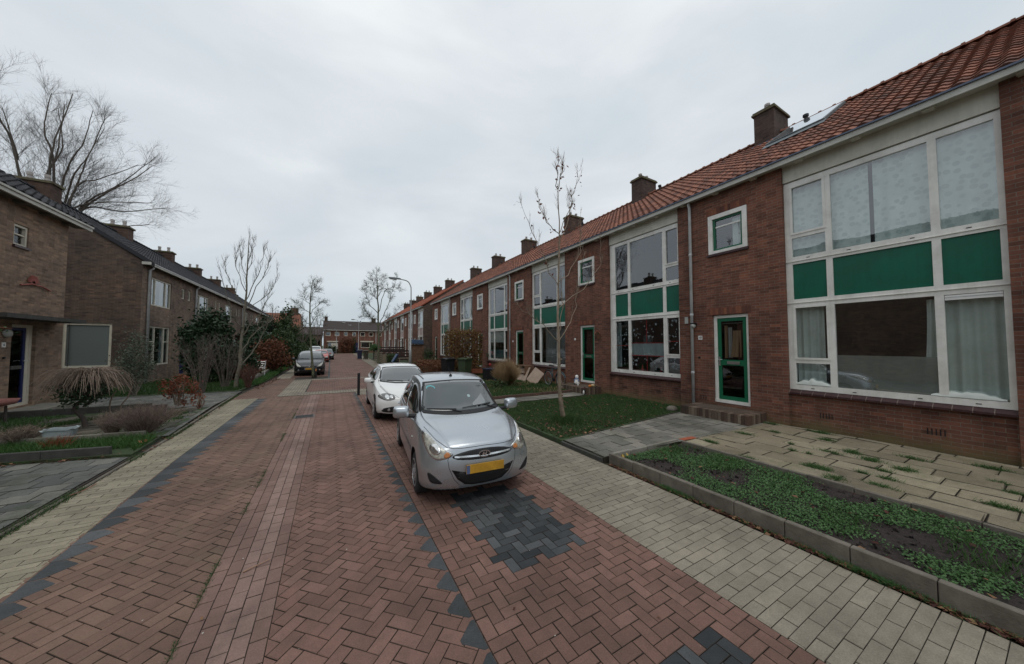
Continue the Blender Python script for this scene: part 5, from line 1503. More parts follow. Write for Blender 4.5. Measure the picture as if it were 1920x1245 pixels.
        mb = MB(); c.patch(mb, 'front', f([(.61+.062*math.cos(k*.628), .745+.062*math.sin(k*.628)) for k in range(10)]), .010, smooth=0, rings=3); mb.build('reflector', M['reflector'], hl, smooth=True)
        mb = MB(); c.patch(mb, 'front', f([(.445,.665),(.50,.65),(.52,.675),(.485,.715),(.45,.70)]), .011, smooth=2, rings=3); mb.build('indicator', M['amber'], hl, smooth=True)
    for sg in (-1, 1):
        mb = MB(); c.strip(mb, 'front', [(sg*.52,1.02),(sg*.50,.93),(sg*.44,.83)], .014, .003); mb.build('bonnet_crease', M['silver_paint'], root, smooth=True)
    # upper grille, bar, badge
    G = [(-.42,.655),(-.36,.622),(-.2,.605),(0,.600),(.2,.605),(.36,.622),(.42,.655),(.36,.688),(.2,.718),(.0,.728),(-.20,.718),(-.36,.688)]
    mb = MB(); c.patch(mb, 'front', G, .003, smooth=2, rings=5); gr = mb.build('grille', M['grille'], root, smooth=True)
    mb = MB(); c.strip(mb, 'front', [(-.39,.655),(-.25,.650),(0,.643),(.25,.650),(.39,.655)], .022, .010); mb.build('chrome_bar', M['chrome'], gr)
    q = c.proj('front', 0, .660, .018)
    mb = MB(); el = [(q.x+.080*math.cos(a), q.y, q.z+.043*math.sin(a)) for a in [2*math.pi*k/28 for k in range(28)]]; il = [(q.x+.070*math.cos(a), q.y, q.z+.034*math.sin(a)) for a in [2*math.pi*k/28 for k in range(28)]]
    bk = [(p[0], p[1]+.02, p[2]) for p in el]
    mb.rings([bk, el, il], cap=False); mb.rings([[(p[0], p[1]+.004, p[2]) for p in il], [(q.x, q.y+.004, q.z)]*28], cap=False, m=1)
    for (a, b, c_, d) in (((-.036,-.023),(-.020,-.025),(-.002,.025),(-.020,.023)), ((.020,-.023),(.002,-.025),(.020,.025),(.036,.023)), ((-.018,-.004),(.012,-.008),(.018,.004),(-.010,.008))):
        mb.add([(q.x+p[0], q.y-.001, q.z+p[1]) for p in (a, b, (d if False else c_), d)], [(0,1,2,3)])
    mb.build('badge', [M['chrome'], M['black']], gr)
    # lower intake with plate
    I = [(-.315,.400),(-.30,.355),(-.22,.265),(-.10,.245),(.10,.245),(.22,.265),(.30,.355),(.315,.400),(.2,.375),(.0,.37),(-.2,.375)]
    I = [(-.43,.50),(-.36,.38),(-.26,.30),(-.15,.278),(0,.272),(.15,.278),(.26,.30),(.36,.38),(.43,.50),(.28,.46),(0,.445),(-.28,.46)]
    mb = MB(); c.patch(mb, 'front', I, .003, smooth=1, rings=6); mb.build('lower_intake', M['grille'], root, smooth=True)
    q = c.proj('front', 0, .50, .03); plate(root, q.y, q.z, R(3), .52, .112)
    for sg in (-1, 1):
        F_ = [(.54,.335),(.62,.335),(.68,.36),(.705,.42),(.71,.475),(.67,.46),(.60,.40)]
        mb = MB(); c.patch(mb, 'front', [(sg*a, b) for a, b in (F_ if sg > 0 else F_[::-1])], .003, smooth=2, rings=4); mb.build('bumper_recess', M['rubber'], root, smooth=True)
    seamset(c, root, [('front', [(-.68,.935),(-.58,.835),(-.47,.765),(-.3,.752),(0,.758),(.3,.752),(.47,.765),(.58,.835),(.68,.935)]),
        ('front', [(-.44,.70),(-.475,.62),(-.46,.52),(-.40,.38),(-.33,.30)]), ('front', [(.44,.70),(.475,.62),(.46,.52),(.40,.38),(.33,.30)]),
        ('right', [(1.08,.95),(1.06,.6),(1.10,.26)]), ('left', [(1.08,.95),(1.06,.6),(1.10,.26)]), ('right', [(2.10,1.42),(2.11,.6),(2.08,.26)]), ('left', [(2.10,1.42),(2.11,.6),(2.08,.26)]),
        ('right', [(3.0,1.1),(2.96,.85),(2.78,.65),(2.72,.3)]), ('left', [(3.0,1.1),(2.96,.85),(2.78,.65),(2.72,.3)])], w=.0065)
    mb = MB(); c.strip(mb, 'front', [(-.62,.205+.03),(-.3,.222),(0,.219),(.3,.222),(.62,.235)], .03, .006); mb.build('front_lip', M['rubber'], root)
    for sg in (-1, 1):      # roof channels
        mb = MB(); c.strip(mb, 'top', [(sg*.50,1.78),(sg*.515,2.4),(sg*.50,3.0)], .02, .002); mb.build('roof_channel', M['rubber'], root)
    q = c.proj('top', 0, 1.83, 0); mb = MB(); mb.lathe([(.03,-.01),(.025,.02),(.012,.035)], tuple(q), 10); mb.tube([tuple(q+Vector((0,0,.03))), tuple(q+Vector((-.02,.10,.17)))], [.006,.003], 6); mb.build('antenna', M['rubber'], root)
    for i, yw in enumerate((.73, 3.10)):
        for sg in (-1, 1): wheel(root, sg*.70, yw+(.0), .285, .175, sg, 'spoke')
    mb = MB(); mb.box(-.60,.60,.50,3.25,.125,.3); mb.build('underbody_shade_box', M['black'], root)  # black underbody block, set low to deepen the contact shadow
    # tail lamps
    for sg in (-1, 1):
        F_ = [(.52,.80),(.62,.80),(.64,1.0),(.60,1.12),(.54,1.1)]
        mb = MB(); c.patch(mb, 'rear', [(sg*a, b) for a, b in F_], .004, smooth=2, rings=4); mb.build('tail_lamp', M['red_lamp'], root)
    return root
M['silver_dark'] = paint('silver_rub_strip', (.30,.34,.38), metal=.5, rough=.4)
M['red_lamp'] = simple('red_lamp', (.25,.01,.01), .2, .2, 10)

def white_hatch():
    S = dict(L=4.30, W=1.77, wr=.315, wheels=(.88, 3.46), plan=.36, lean=.5, under=.3, fw=1.4,
      zb=[(0,.24),(.3,.19),(.6,.17),(3.6,.19),(4.3,.32)],
      xb=[(0,.72),(.06,.79),(.2,.845),(.5,.875),(1.2,.88),(3.0,.885),(3.9,.85),(4.3,.75)],
      zbelt=[(0,.60),(.1,.65),(.3,.72),(.7,.82),(1.1,.90),(1.5,.94),(3.0,1.0),(3.8,1.05),(4.3,.95)],
      xs=[(0,.65),(.1,.70),(.3,.76),(.7,.81),(1.2,.83),(2.0,.84),(3.2,.83),(3.9,.78),(4.3,.65)],
      xr=[(0,.48),(.2,.56),(.6,.66),(1.0,.71),(1.3,.70),(1.7,.63),(2.1,.58),(2.9,.58),(3.6,.56),(4.1,.53),(4.3,.5)],
      zr=[(0,.63),(.1,.70),(.3,.79),(.7,.89),(1.08,.97),(1.25,1.03),(1.6,1.19),(2.05,1.35),(2.4,1.385),(3.0,1.375),(3.6,1.31),(4.0,1.13),(4.3,.97)],
      zc=[(0,.67),(.1,.745),(.3,.835),(.7,.93),(1.05,.995),(1.2,1.06),(1.55,1.23),(2.0,1.40),(2.3,1.445),(2.8,1.455),(3.5,1.40),(3.95,1.2),(4.3,1.0)])
    c = Car(S)
    root = empty('parked_car', (1.96, 9.05, 0), R(-1.0), 'white hatchback parked behind the silver one, almond headlight and dark lower intake', 'car', 'cars parked along the street')
    c.body(root, M['white_paint'])
    mb = MB(); c.patch(mb, 'front', [(-.68,1.0),(-.3,.96),(0,.955),(.3,.96),(.68,1.0),(.71,1.03),(.63,1.22),(.56,1.36),(.3,1.385),(0,1.39),(-.3,1.385),(-.56,1.36),(-.63,1.22),(-.71,1.03)], .003, smooth=2, rings=3, inner=.88)
    ws = mb.build('windscreen', M['rubber'], root, smooth=True)
    mb = MB(); c.patch(mb, 'front', [(-.65,1.03),(-.3,.995),(0,.99),(.3,.995),(.65,1.03),(.66,1.05),(.60,1.21),(.53,1.34),(.3,1.362),(0,1.367),(-.3,1.362),(-.53,1.34),(-.60,1.21),(-.66,1.05)], .005, smooth=2, rings=10)
    mb.build('pane', M['windscreen'], ws, smooth=True)
    mb = MB(); c.strip(mb, 'front', [(-.5,1.02),(-.05,.995)], .02, .012); c.strip(mb, 'front', [(.1,1.0),(.55,1.03)], .02, .012); mb.build('wipers', M['rubber'], root)
    for sg, kd in ((1,'right'), (-1,'left')):
        mb = MB(); c.patch(mb, kd, [(1.5,1.02),(2.0,1.02),(2.45,1.03),(2.47,1.3),(2.3,1.34),(2.0,1.30),(1.7,1.16)], .003, smooth=2, rings=8); mb.build('side_window', M['car_glass'], root, smooth=True)
        mb = MB(); c.patch(mb, kd, [(2.55,1.03),(3.1,1.05),(3.45,1.12),(3.35,1.25),(3.0,1.325),(2.55,1.34)], .003, smooth=2, rings=8); mb.build('side_window', M['car_glass'], root, smooth=True)
    mirror_pair(root, M['white_paint'], .88, 1.55, 1.02, 1.0)
    for sg in (-1, 1):
        P_ = [(.42,.63),(.52,.595),(.68,.60),(.78,.64),(.80,.685),(.74,.73),(.62,.755),(.50,.745),(.42,.70)]
        f = lambda L_: [(sg*a, b) for a, b in (L_ if sg > 0 else L_[::-1])]
        mb = MB(); c.patch(mb, 'front', f(P_), .004, smooth=2, rings=6); hl = mb.build('headlight', M['lens_grey'], root, smooth=True)
        for (cx, cz, rr) in ((.60,.675,.058), (.50,.68,.042)):
            mb = MB(); c.patch(mb, 'front', f([(cx+rr*math.cos(k*.628), cz+rr*math.sin(k*.628)) for k in range(10)]), .008, smooth=0, rings=3); mb.build('reflector', M['reflector'], hl, smooth=True)
        F_ = [(.42,.30),(.52,.27),(.70,.285),(.735,.32),(.70,.38),(.58,.415),(.46,.435),(.42,.40)]
        mb = MB(); c.patch(mb, 'front', f(F_), .003, smooth=2, rings=5); fg = mb.build('side_intake', M['rubber'], root, smooth=True)
        mb = MB(); c.patch(mb, 'front', f([(.57+.035*math.cos(k*.628), .345+.035*math.sin(k*.628)) for k in range(10)]), .008, smooth=0, rings=3); mb.build('fog_lamp', M['lens_clear'], fg, smooth=True)
    mb = MB(); c.patch(mb, 'front', [(-.36,.28),(0,.255),(.36,.28),(.37,.40),(0,.415),(-.37,.40)], .003, smooth=1, rings=6); mb.build('lower_intake', M['grille'], root, smooth=True)
    mb = MB(); c.patch(mb, 'front', [(-.30,.60),(-.2,.53),(0,.505),(.2,.53),(.30,.60),(0,.625)], .003, smooth=1, rings=5); gr = mb.build('grille', M['grille'], root, smooth=True)
    q = c.proj('front', 0, .45, .02); plate(root, q.y, q.z, R(3))
    seamset(c, root, [('front', [(-.72,.90),(-.60,.77),(-.40,.715),(-.3,.64),(0,.655),(.3,.64),(.40,.715),(.60,.77),(.72,.90)]), ('left', [(1.4,.95),(1.3,.6),(1.35,.27)]), ('left', [(2.5,1.3),(2.52,.6),(2.5,.27)])])
    for yw in (.88, 3.46):
        for sg in (-1, 1): wheel(root, sg*.775, yw, .315, .20, sg, 'multi')
    mb = MB(); mb.box(-.66,.66,.55,3.9,.13,.3); mb.build('underbody_shade_box', M['black'], root)  # underside box, lowered to strengthen the shadow below the car
M['lens_grey'] = simple('smoked_headlight_lens', (.14,.14,.135), .1, .3, 20, spec=.9)

def generic(loc, rz, L, W, H, mat, label, hood=.95, ws0=1.15, ws1=1.75, roofr=.85, details='black', van=False, face=1):
    k = H/1.5; b = .92*k if not van else 1.0*k
    S = dict(L=L, W=W, wr=.32, wheels=(.85, L-.85), plan=.32, lean=.45, under=.3, fw=1.5,
      zb=[(0,.24),(.5,.18),(L-.6,.19),(L,.32)], xb=[(0,W*.41),(.2,W*.475),(.6,W*.497),(L-.5,W*.495),(L,W*.42)],
      zbelt=[(0,.58*k),(.3,.70*k),(ws0,b),(L-.5,b+.08),(L,b-.05)], xs=[(0,W*.37),(.3,W*.43),(1.2,W*.465),(L-.5,W*.46),(L,W*.38)],
      xr=[(0,W*.28),(.5,W*.38),(ws0,W*.41),(ws1+.2,W*.345),(L-.8,W*.335),(L,W*.30)],
      zr=[(0,.61*k),(.3,.76*k),(hood,b+.02),(ws0,b+.10),(ws1,H-.12),(ws1+.4,H-.07),(L-.9,H-.10),(L-.35,b+.3),(L,b)],
      zc=[(0,.64*k),(.3,.81*k),(hood-.05,b+.07),(ws0-.05,b+.14),(ws1,H-.05),(ws1+.5,H),(L-.9,H-.04),(L-.35,b+.36),(L,b+.03)])
    c = Car(S); root = empty('parked_car', loc, rz, label, 'car', 'cars parked along the street')
    c.body(root, mat)
    w = W*.385
    z0, z1 = b+.10, H-.09
    mb = MB(); c.patch(mb, 'front', [(-w,z0+.02),(0,z0-.03),(w,z0+.02),(w*.86,z1-.03),(0,z1),(-w*.86,z1-.03)], .004, smooth=1, rings=9); mb.build('windscreen', M['windscreen'], root, smooth=True)
    for sg, kd in ((1,'right'), (-1,'left')):
        mb = MB(); c.patch(mb, kd, [(ws0+.35,b+.08),(L*.5,b+.08),(L*.5,H-.16),(ws1+.25,H-.18)], .003, smooth=0, rings=6); mb.build('side_window', M['car_glass'], root, smooth=True)
        mb = MB(); c.patch(mb, kd, [(L*.52,b+.08),(L*.8,b+.12),(L*.78,H-.2),(L*.52,H-.16)], .003, smooth=0, rings=6); mb.build('side_window', M['car_glass'], root, smooth=True)
    mirror_pair(root, mat, W/2-.01, ws0+.3, b+.11, 1.0)
    for sg in (-1, 1):
        f = lambda L_: [(sg*a, z) for a, z in (L_ if sg > 0 else L_[::-1])]
        P_ = [(W*.25,.56*k),(W*.36,.57*k),(W*.42,.68*k),(W*.435,.80*k),(W*.37,.74*k),(W*.30,.66*k)] if details == 'black' else [(W*.24,.58*k),(W*.38,.58*k),(W*.43,.66*k),(W*.40,.72*k),(W*.27,.68*k)]
        mb = MB(); c.patch(mb, 'front', f(P_), .004, smooth=2, rings=5); hl = mb.build('headlight', M['lens_b'], root, smooth=True)
        mb = MB(); c.patch(mb, 'front', f([(W*.335+.045*math.cos(j*.785), .36*k+.045*math.sin(j*.785)) for j in range(8)]), .006, smooth=0, rings=3); mb.build('fog_lamp', M['lens_clear'], root, smooth=True)
    mb = MB(); c.patch(mb, 'front', [(-W*.28,.25),(W*.28,.25),(W*.30,.37*k),(-W*.30,.37*k)], .003, smooth=0, rings=5); mb.build('lower_intake', M['grille'], root, smooth=True)
    mb = MB(); c.patch(mb, 'front', [(-W*.2,.53*k),(W*.2,.53*k),(W*.22,.60*k),(-W*.22,.60*k)], .003, smooth=0, rings=4); gr = mb.build('grille', M['grille'], root, smooth=True)
    if details == 'black':      # three pointed badge
        q = c.proj('front', 0, .565*k, .012); mb = MB()
        for a in (90, 210, 330):
            a = R(a); d = Vector((math.cos(a), 0, math.sin(a))); e_ = Vector((-math.sin(a), 0, math.cos(a)))
            mb.add([tuple(q), tuple(q+d*.035+e_*.02), tuple(q+d*.07), tuple(q+d*.035-e_*.02)], [(0,1,2,3)])
        mb.build('badge', M['chrome'], gr)
    q = c.proj('front', 0, .44*k, .02); plate(root, q.y, q.z, R(3))
    mb = MB(); c.strip(mb, 'front', [(-w*.8,z0+.03),(-.05,z0+.0)], .025, .012); c.strip(mb, 'front', [(.1,z0),(w*.8,z0+.03)], .025, .012); mb.build('wipers', M['rubber'], root)
    for yw in S['wheels']:
        for sg in (-1, 1): wheel(root, sg*(W/2-.12), yw, .32, .2, sg, 'five')
    mb = MB(); mb.box(-.66,.66,.5,L-.4,.13,.3); mb.build('underbody_shade_box', M['black'], root)  # black floor box, shaped low for a darker contact shadow
    return root
M['lens_b'] = simple('yellowed_headlight_lens', (.35,.34,.29), .12, .3, 20, spec=.9)
silver_hatch()
white_hatch()
generic((-1.22, 25.3, 0), R(0), 4.75, 1.80, 1.65, M['black_paint'], 'black people carrier facing the camera, behind a thin street tree', hood=1.0, ws0=1.05, ws1=1.9)
generic((-1.0, 43.8, 0), R(0), 4.1, 1.75, 1.48, M['red_paint_car'], 'bright orange red car seen behind the black one', details='red')
generic((-2.1, 58.0, 0), R(0), 4.4, 1.85, 1.85, M['white_paint'], 'pale van roof showing behind the orange red car', details='red', van=True)
generic((-.45, 50.5, 0), R(0), 4.3, 1.78, 1.50, M['blue_grey_paint'], 'dark grey car farthest along the row, right of the red one', details='red')
# ================================================================ plants
NR = np.random.RandomState(11)
M['bark_pale'] = simple('pale_grey_bark', (.15,.135,.105), .85, .3, 9, bump=.5, dirt=(.09,.10,.05,.6))
M['bark_brown'] = simple('brown_smooth_bark', (.25,.19,.14), .8, .3, 9, bump=.4, dirt=(.08,.09,.06,.5))
M['bark_green'] = simple('lichen_green_bark', (.10,.10,.065), .9, .35, 9, bump=.5, dirt=(.13,.15,.08,.7))
M['bark_dark'] = simple('dark_twigs', (.07,.058,.05), .9, .3, 9)
M['bark_mid'] = simple('grey_brown_twigs', (.115,.095,.08), .9, .3, 9)
M['twig_red'] = simple('reddish_twigs', (.12,.06,.045), .9, .3, 9)
M['straw'] = leafmat('dry_straw', (.24,.16,.09), (.36,.25,.14), (.48,.35,.21), .2)
M['leaf_dark'] = leafmat('dark_evergreen_leaf', (.012,.026,.012), (.024,.05,.022), (.05,.085,.04), .1, .4)
M['leaf_olive'] = leafmat('olive_green_leaf', (.05,.07,.05), (.09,.115,.08), (.14,.165,.12), .2)
M['leaf_hedge'] = leafmat('hedge_green_leaf', (.02,.04,.014), (.045,.075,.028), (.08,.11,.04), .2)
M['leaf_orange'] = leafmat('orange_shrub_leaf', (.13,.045,.028), (.23,.075,.042), (.32,.12,.065), .3)
M['leaf_copper'] = leafmat('copper_hedge_leaf', (.08,.03,.018), (.15,.06,.032), (.23,.11,.05), .25)
M['leaf_mixed'] = leafmat('brown_and_yellow_leaf', (.09,.035,.018), (.15,.07,.03), (.24,.19,.05), .25)
M['leaf_dead'] = leafmat('fallen_leaf', (.05,.018,.014), (.11,.045,.03), (.26,.15,.08), .1, .7)
M['grass'] = leafmat('lawn_grass', (.025,.05,.016), (.05,.095,.028), (.085,.135,.045), .3)
M['grass_br'] = leafmat('bright_grass', (.035,.08,.022), (.06,.13,.035), (.10,.18,.055), .3)
M['weed'] = leafmat('bed_weed', (.045,.095,.035), (.085,.18,.062), (.15,.25,.10), .3, .5)

def smooth(pts, n=4, jit=0):
    c = catmull([tuple(p) for p in pts], n)
    if jit: c = [c[0]] + [(p[0]+rnd.gauss(0,jit), p[1]+rnd.gauss(0,jit), p[2]+rnd.gauss(0,jit)) for p in c[1:]]
    return [Vector(p) for p in c]
def sub(mb, P, lv, n, L, r, up=.25, ang=45, t0=.25, sides=3, flat=1.0, seg=4, wob=.12):
    """twigs along polyline P, recursing lv levels"""
    for _ in range(n):
        t = rnd.uniform(t0, 1); k = min(len(P)-2, int(t*(len(P)-1))); f = t*(len(P)-1)-k
        p = P[k].lerp(P[k+1], f); d = (P[k+1]-P[k]).normalized()
        a = Vector((rnd.gauss(0,1), rnd.gauss(0,1)*flat, rnd.gauss(0,1))); a = (a - d*a.dot(d)).normalized()
        an = R(rnd.uniform(ang*.6, ang*1.25)); dd = (d*math.cos(an)+a*math.sin(an)+Vector((0,0,up))).normalized()
        l = L*rnd.uniform(.5, 1.15)*(1.15-.55*t); pts = [p]; cur = dd
        for s_ in range(seg):
            cur = (cur+Vector((rnd.gauss(0,wob), rnd.gauss(0,wob), rnd.gauss(0,wob)+up*.25))).normalized(); pts.append(pts[-1]+cur*l/seg)
        rr = r*(1.1-.4*t)
        mb.tube(pts, [rr*(1-.75*i/seg) for i in range(seg+1)], sides, cap=False, t=rnd.random())
        if lv > 0: sub(mb, pts, lv-1, max(2, int(n*.55)), L*.5, r*.5, up, ang, .15, 3, flat, seg if lv > 1 else 3, wob)
def tree_obj(label, base, trunk, limbs, r0, r1, mat, tw=(6, 2, .9, .012), up=.25, group=None, cat='tree', depth=.6, sides=9, ang=42, name='street_tree', leafpts=None, limbr=.5, t0=.25):
    root = empty(name, base, 0, label, cat, group); B = Vector(base)
    mb = MB(); P = smooth(trunk, 5, r0*.08); n = len(P)
    rr = [r0+(r1*.4-r0)*(i/(n-1))**.85 for i in range(n)]; rr[0] *= 1.35
    for i in range(3, n, 4): rr[i] *= 1.08
    mb.v = []; mb.tube([p-B for p in P], rr, sides, t=.5)
    mb.build('trunk', mat, root, smooth=True)
    mb = MB(); allp = [P[n//2:]]
    for L_ in limbs:
        dz = rnd.uniform(-depth, depth)
        pts = [Vector((a, trunk[0][1]+dz*min(1.0, i/2+.0), b)) if len((a,b)) == 2 else None for i, (a, b) in enumerate(L_)]
        # start on the trunk
        q = min(P, key=lambda v: abs(v.z-pts[0].z)+.3*abs(v.x-pts[0].x)); k = P.index(q); pts[0] = q.copy()
        S_ = smooth(pts, 5, .03); l = len(S_); ra = max(rr[k]*limbr, r1*.8)
        mb.tube([p-B for p in S_], [ra*(1-.8*i/(l-1)) for i in range(l)], 6, cap=False); allp.append(S_)
    tp = []
    cnt, lv, LL, tr = tw
    for S_ in allp: sub(mb, [p-B for p in S_], lv, cnt, LL, tr, up, ang, t0)
    cr = mb.build('crown', mat, root, smooth=True)
    return root, allp, cr

def leaves(name, C, S, mat, tint=None, parent=None, aspect=.6, nrm=None, droop=0):
    """C (n,3) centres, S (n,) sizes -> little folded quads"""
    n_ = len(C); C = np.asarray(C); S = np.asarray(S)[:, None]
    a = NR.normal(size=(n_,3)); a /= np.linalg.norm(a, axis=1)[:, None]
    if nrm is not None:
        a = a*.7 + nrm; a /= np.linalg.norm(a, axis=1)[:, None]
    b = NR.normal(size=(n_,3)); b -= a*(a*b).sum(1)[:, None]; b /= np.linalg.norm(b, axis=1)[:, None]
    c = np.cross(a, b)
    V = np.stack([C+b*S, C+c*S*aspect+a*S*.15, C-b*S, C-c*S*aspect+a*S*.15], 1).reshape(-1, 3)
    F = np.arange(4*n_).reshape(-1, 4)
    return tri_mesh(name, V, F, mat, tint if tint is not None else NR.rand(n_), parent)
def cloud(c, r, n_, clumps=40, tight=.22, shell=.75, flatb=.0, seed=0, bumps=0):
    q = np.random.RandomState(seed+5); d = q.normal(size=(clumps,3)); d /= np.linalg.norm(d, axis=1)[:, None]
    rad = (shell+(1-shell)*q.rand(clumps))[:, None]*(1+.12*q.normal(size=(clumps,1)))
    cc = d*rad; idx = q.randint(0, clumps, n_)
    p = cc[idx]+q.normal(size=(n_,3))*tight*(.6+.8*q.rand(clumps))[idx][:, None]
    p = p*np.array(r)+np.array(c)
    k = p[:, 2] > flatb
    shade = (.5+.5*q.rand(clumps))[idx]
    return p[k], np.clip(.15+.7*q.rand(n_)*shade, 0, 1)[k]
def bush(name, label, c, r, n_, size, mat, clumps=40, tight=.22, shell=.7, stems=None, seed=0, cat='bush', group=None, aspect=.6, stem_mat='bark_dark', box=False):
    base = (c[0], c[1], max(.05, c[2]-r[2])); root = empty(name, base, 0, label, cat, group)
    if box:
        q = np.random.RandomState(seed); p = (q.rand(n_,3)*2-1); ax = q.randint(0, 3, n_); f = q.rand(n_) < .6
        for i in range(3): k = f & (ax == i); p[k, i] = np.sign(p[k, i])*(1+q.normal(size=k.sum())*.09)
        p = p*np.array(r)+np.array(c); t = q.rand(n_)
    else: p, t = cloud(c, r, n_, clumps, tight, shell, .05, seed)
    leaves('foliage', p-np.array(base), size*(.6+.8*NR.rand(len(p))), M[mat], t, root, aspect)
    mb = MB()
    for i in range(stems or 7):
        a = rnd.uniform(0, 6.28); e = Vector((math.cos(a)*r[0]*rnd.uniform(.2,.85), math.sin(a)*r[1]*rnd.uniform(.2,.85), r[2]*rnd.uniform(1.1,1.9)))
        st = Vector((rnd.uniform(-.2,.2)*r[0], rnd.uniform(-.2,.2)*r[1], -.05)); P = smooth([st, st.lerp(e,.5)+Vector((rnd.gauss(0,.05),rnd.gauss(0,.05),.1*r[2])), e], 4)
        mb.tube(P, [.02*(1-.7*k/(len(P)-1)) for k in range(len(P))], 5, cap=False); sub(mb, P, 1, 6, .35*r[2], .006, .15, 45)
    mb.build('stems', M[stem_mat], root)
    return root
def twig_bush(name, label, c, n, h, spread, r, mat, lv=1, cnt=5, up=.3, cat='bush', lean=(0,0), group=None, L=.3):
    root = empty(name, c, 0, label, cat, group); mb = MB()
    for i in range(n):
        a = rnd.uniform(0, 6.28); s_ = rnd.uniform(.1, 1)**.7; e = Vector((math.cos(a)*spread*s_+lean[0], math.sin(a)*spread*s_+lean[1], h*(1.1-.35*s_*s_)*rnd.uniform(.75,1)))
        st = Vector((math.cos(a)*spread*.18*s_, math.sin(a)*spread*.18*s_, 0)); m_ = st.lerp(e, .5)+Vector((0,0,h*.12))
        P = smooth([st, m_, e], 4, .01); mb.tube(P, [r*(1-.7*k/(len(P)-1)) for k in range(len(P))], 4, cap=False, t=rnd.random())
        if cnt: sub(mb, P, lv, cnt, L*h, r*.5, up, 40, .25)
    mb.build('stems', M[mat], root); return root

# ---- T1: thin young tree on the near lawn, red brown leaves still hanging
T1, ap, cr = tree_obj('young bare tree with few red brown leaves on the near right lawn', (5.42,6.76,.06),
    [(5.42,6.76,.02),(5.33,6.76,.45),(5.27,6.76,.95),(5.26,6.78,2.18),(5.27,6.8,3.34),(5.31,6.78,5.09),(5.24,6.76,6.45)],
    [[(5.27,3.79),(4.68,4.82),(4.24,5.98)],[(5.29,5.02),(4.84,5.45),(4.70,6.03)],[(5.24,6.3),(5.15,7.16)],[(5.28,6.3),(5.40,7.1)],[(5.32,5.10),(5.62,6.08),(5.72,6.78)],[(5.27,3.7),(6.2,4.8),(6.37,6.1)],[(5.27,2.18),(4.61,2.73),(3.95,3.09)],
     [(5.27,2.18),(5.94,2.92),(6.37,4.1),(6.6,4.9)],[(5.31,4.9),(5.77,5.91),(5.86,6.37)],[(5.28,2.4),(5.48,3.34),(5.54,3.92)],[(6.1,3.1),(6.75,4.2),(7.05,5.3)]], .074, .016, M['bark_brown'], (11, 1, .42, .006), up=.7, depth=.5, group=None, ang=40, limbr=.30, t0=.3)
mb = MB(); mb.tube([(-.12,.0,.93),(-.10,-.02,.90)], [.02,.045], 8)
for (a, z) in ((.9,.93),(-.6,.78),(2.5,1.35),(.3,1.7)): mb.ball((5.27-5.42+.045*math.cos(a)+.01, .045*math.sin(a)-.02, z-.06), (.03,.03,.035), 8)
mb.build('knots', M['bark_brown'], T1, smooth=True)
C_ = []; 
for S_ in ap[1:6]+[ap[9]]:
    for _ in range(15):
        p = S_[rnd.randrange(len(S_)//4, len(S_))]; C_.append(tuple(p-Vector(T1.location)+Vector((rnd.gauss(0,.05),rnd.gauss(0,.05),-rnd.uniform(0,.16)))))
M['leaf_red'] = leafmat('hanging_red_leaf', (.10,.035,.028), (.16,.055,.04), (.22,.09,.06), .2)
leaves('hanging_leaves', np.array(C_), np.array([rnd.uniform(.03,.058) for _ in C_]), M['leaf_red'], None, T1)
# ---- T2: pale street tree on the left
tree_obj('tall bare tree with pale grey trunk beside the left verge', (-3.75,19.5,.06), [(-3.85,19.5,.0),(-3.72,19.5,1.2),(-3.69,19.5,2.13),(-3.57,19.5,4.19),(-3.54,19.5,6.0),(-3.52,19.5,7.5)],
    [[(-3.63,3.84),(-4.25,5.21),(-4.32,6.17)],[(-3.60,4.42),(-4.06,5.92),(-4.00,6.96)],[(-3.57,4.13),(-3.02,5.75),(-2.90,6.84)],[(-3.56,3.84),(-2.78,5.66),(-2.60,6.34)],[(-3.60,3.73),(-2.66,4.72),(-2.45,6.06)],[(-3.72,2.6),(-2.83,3.89),(-2.61,4.49)],
     [(-3.67,2.70),(-3.95,3.37),(-4.35,5.49)],[(-3.51,5.29),(-3.36,6.48),(-3.28,7.07)],[(-3.7,.9),(-3.1,2.2),(-2.75,3.3)],[(-3.7,1.6),(-3.3,2.6),(-2.4,3.6)],[(-3.55,4.9),(-3.8,6.2),(-3.75,7.1)]], .095, .02, M['bark_pale'], (11, 1, .75, .009), up=.5, depth=.9, ang=32)
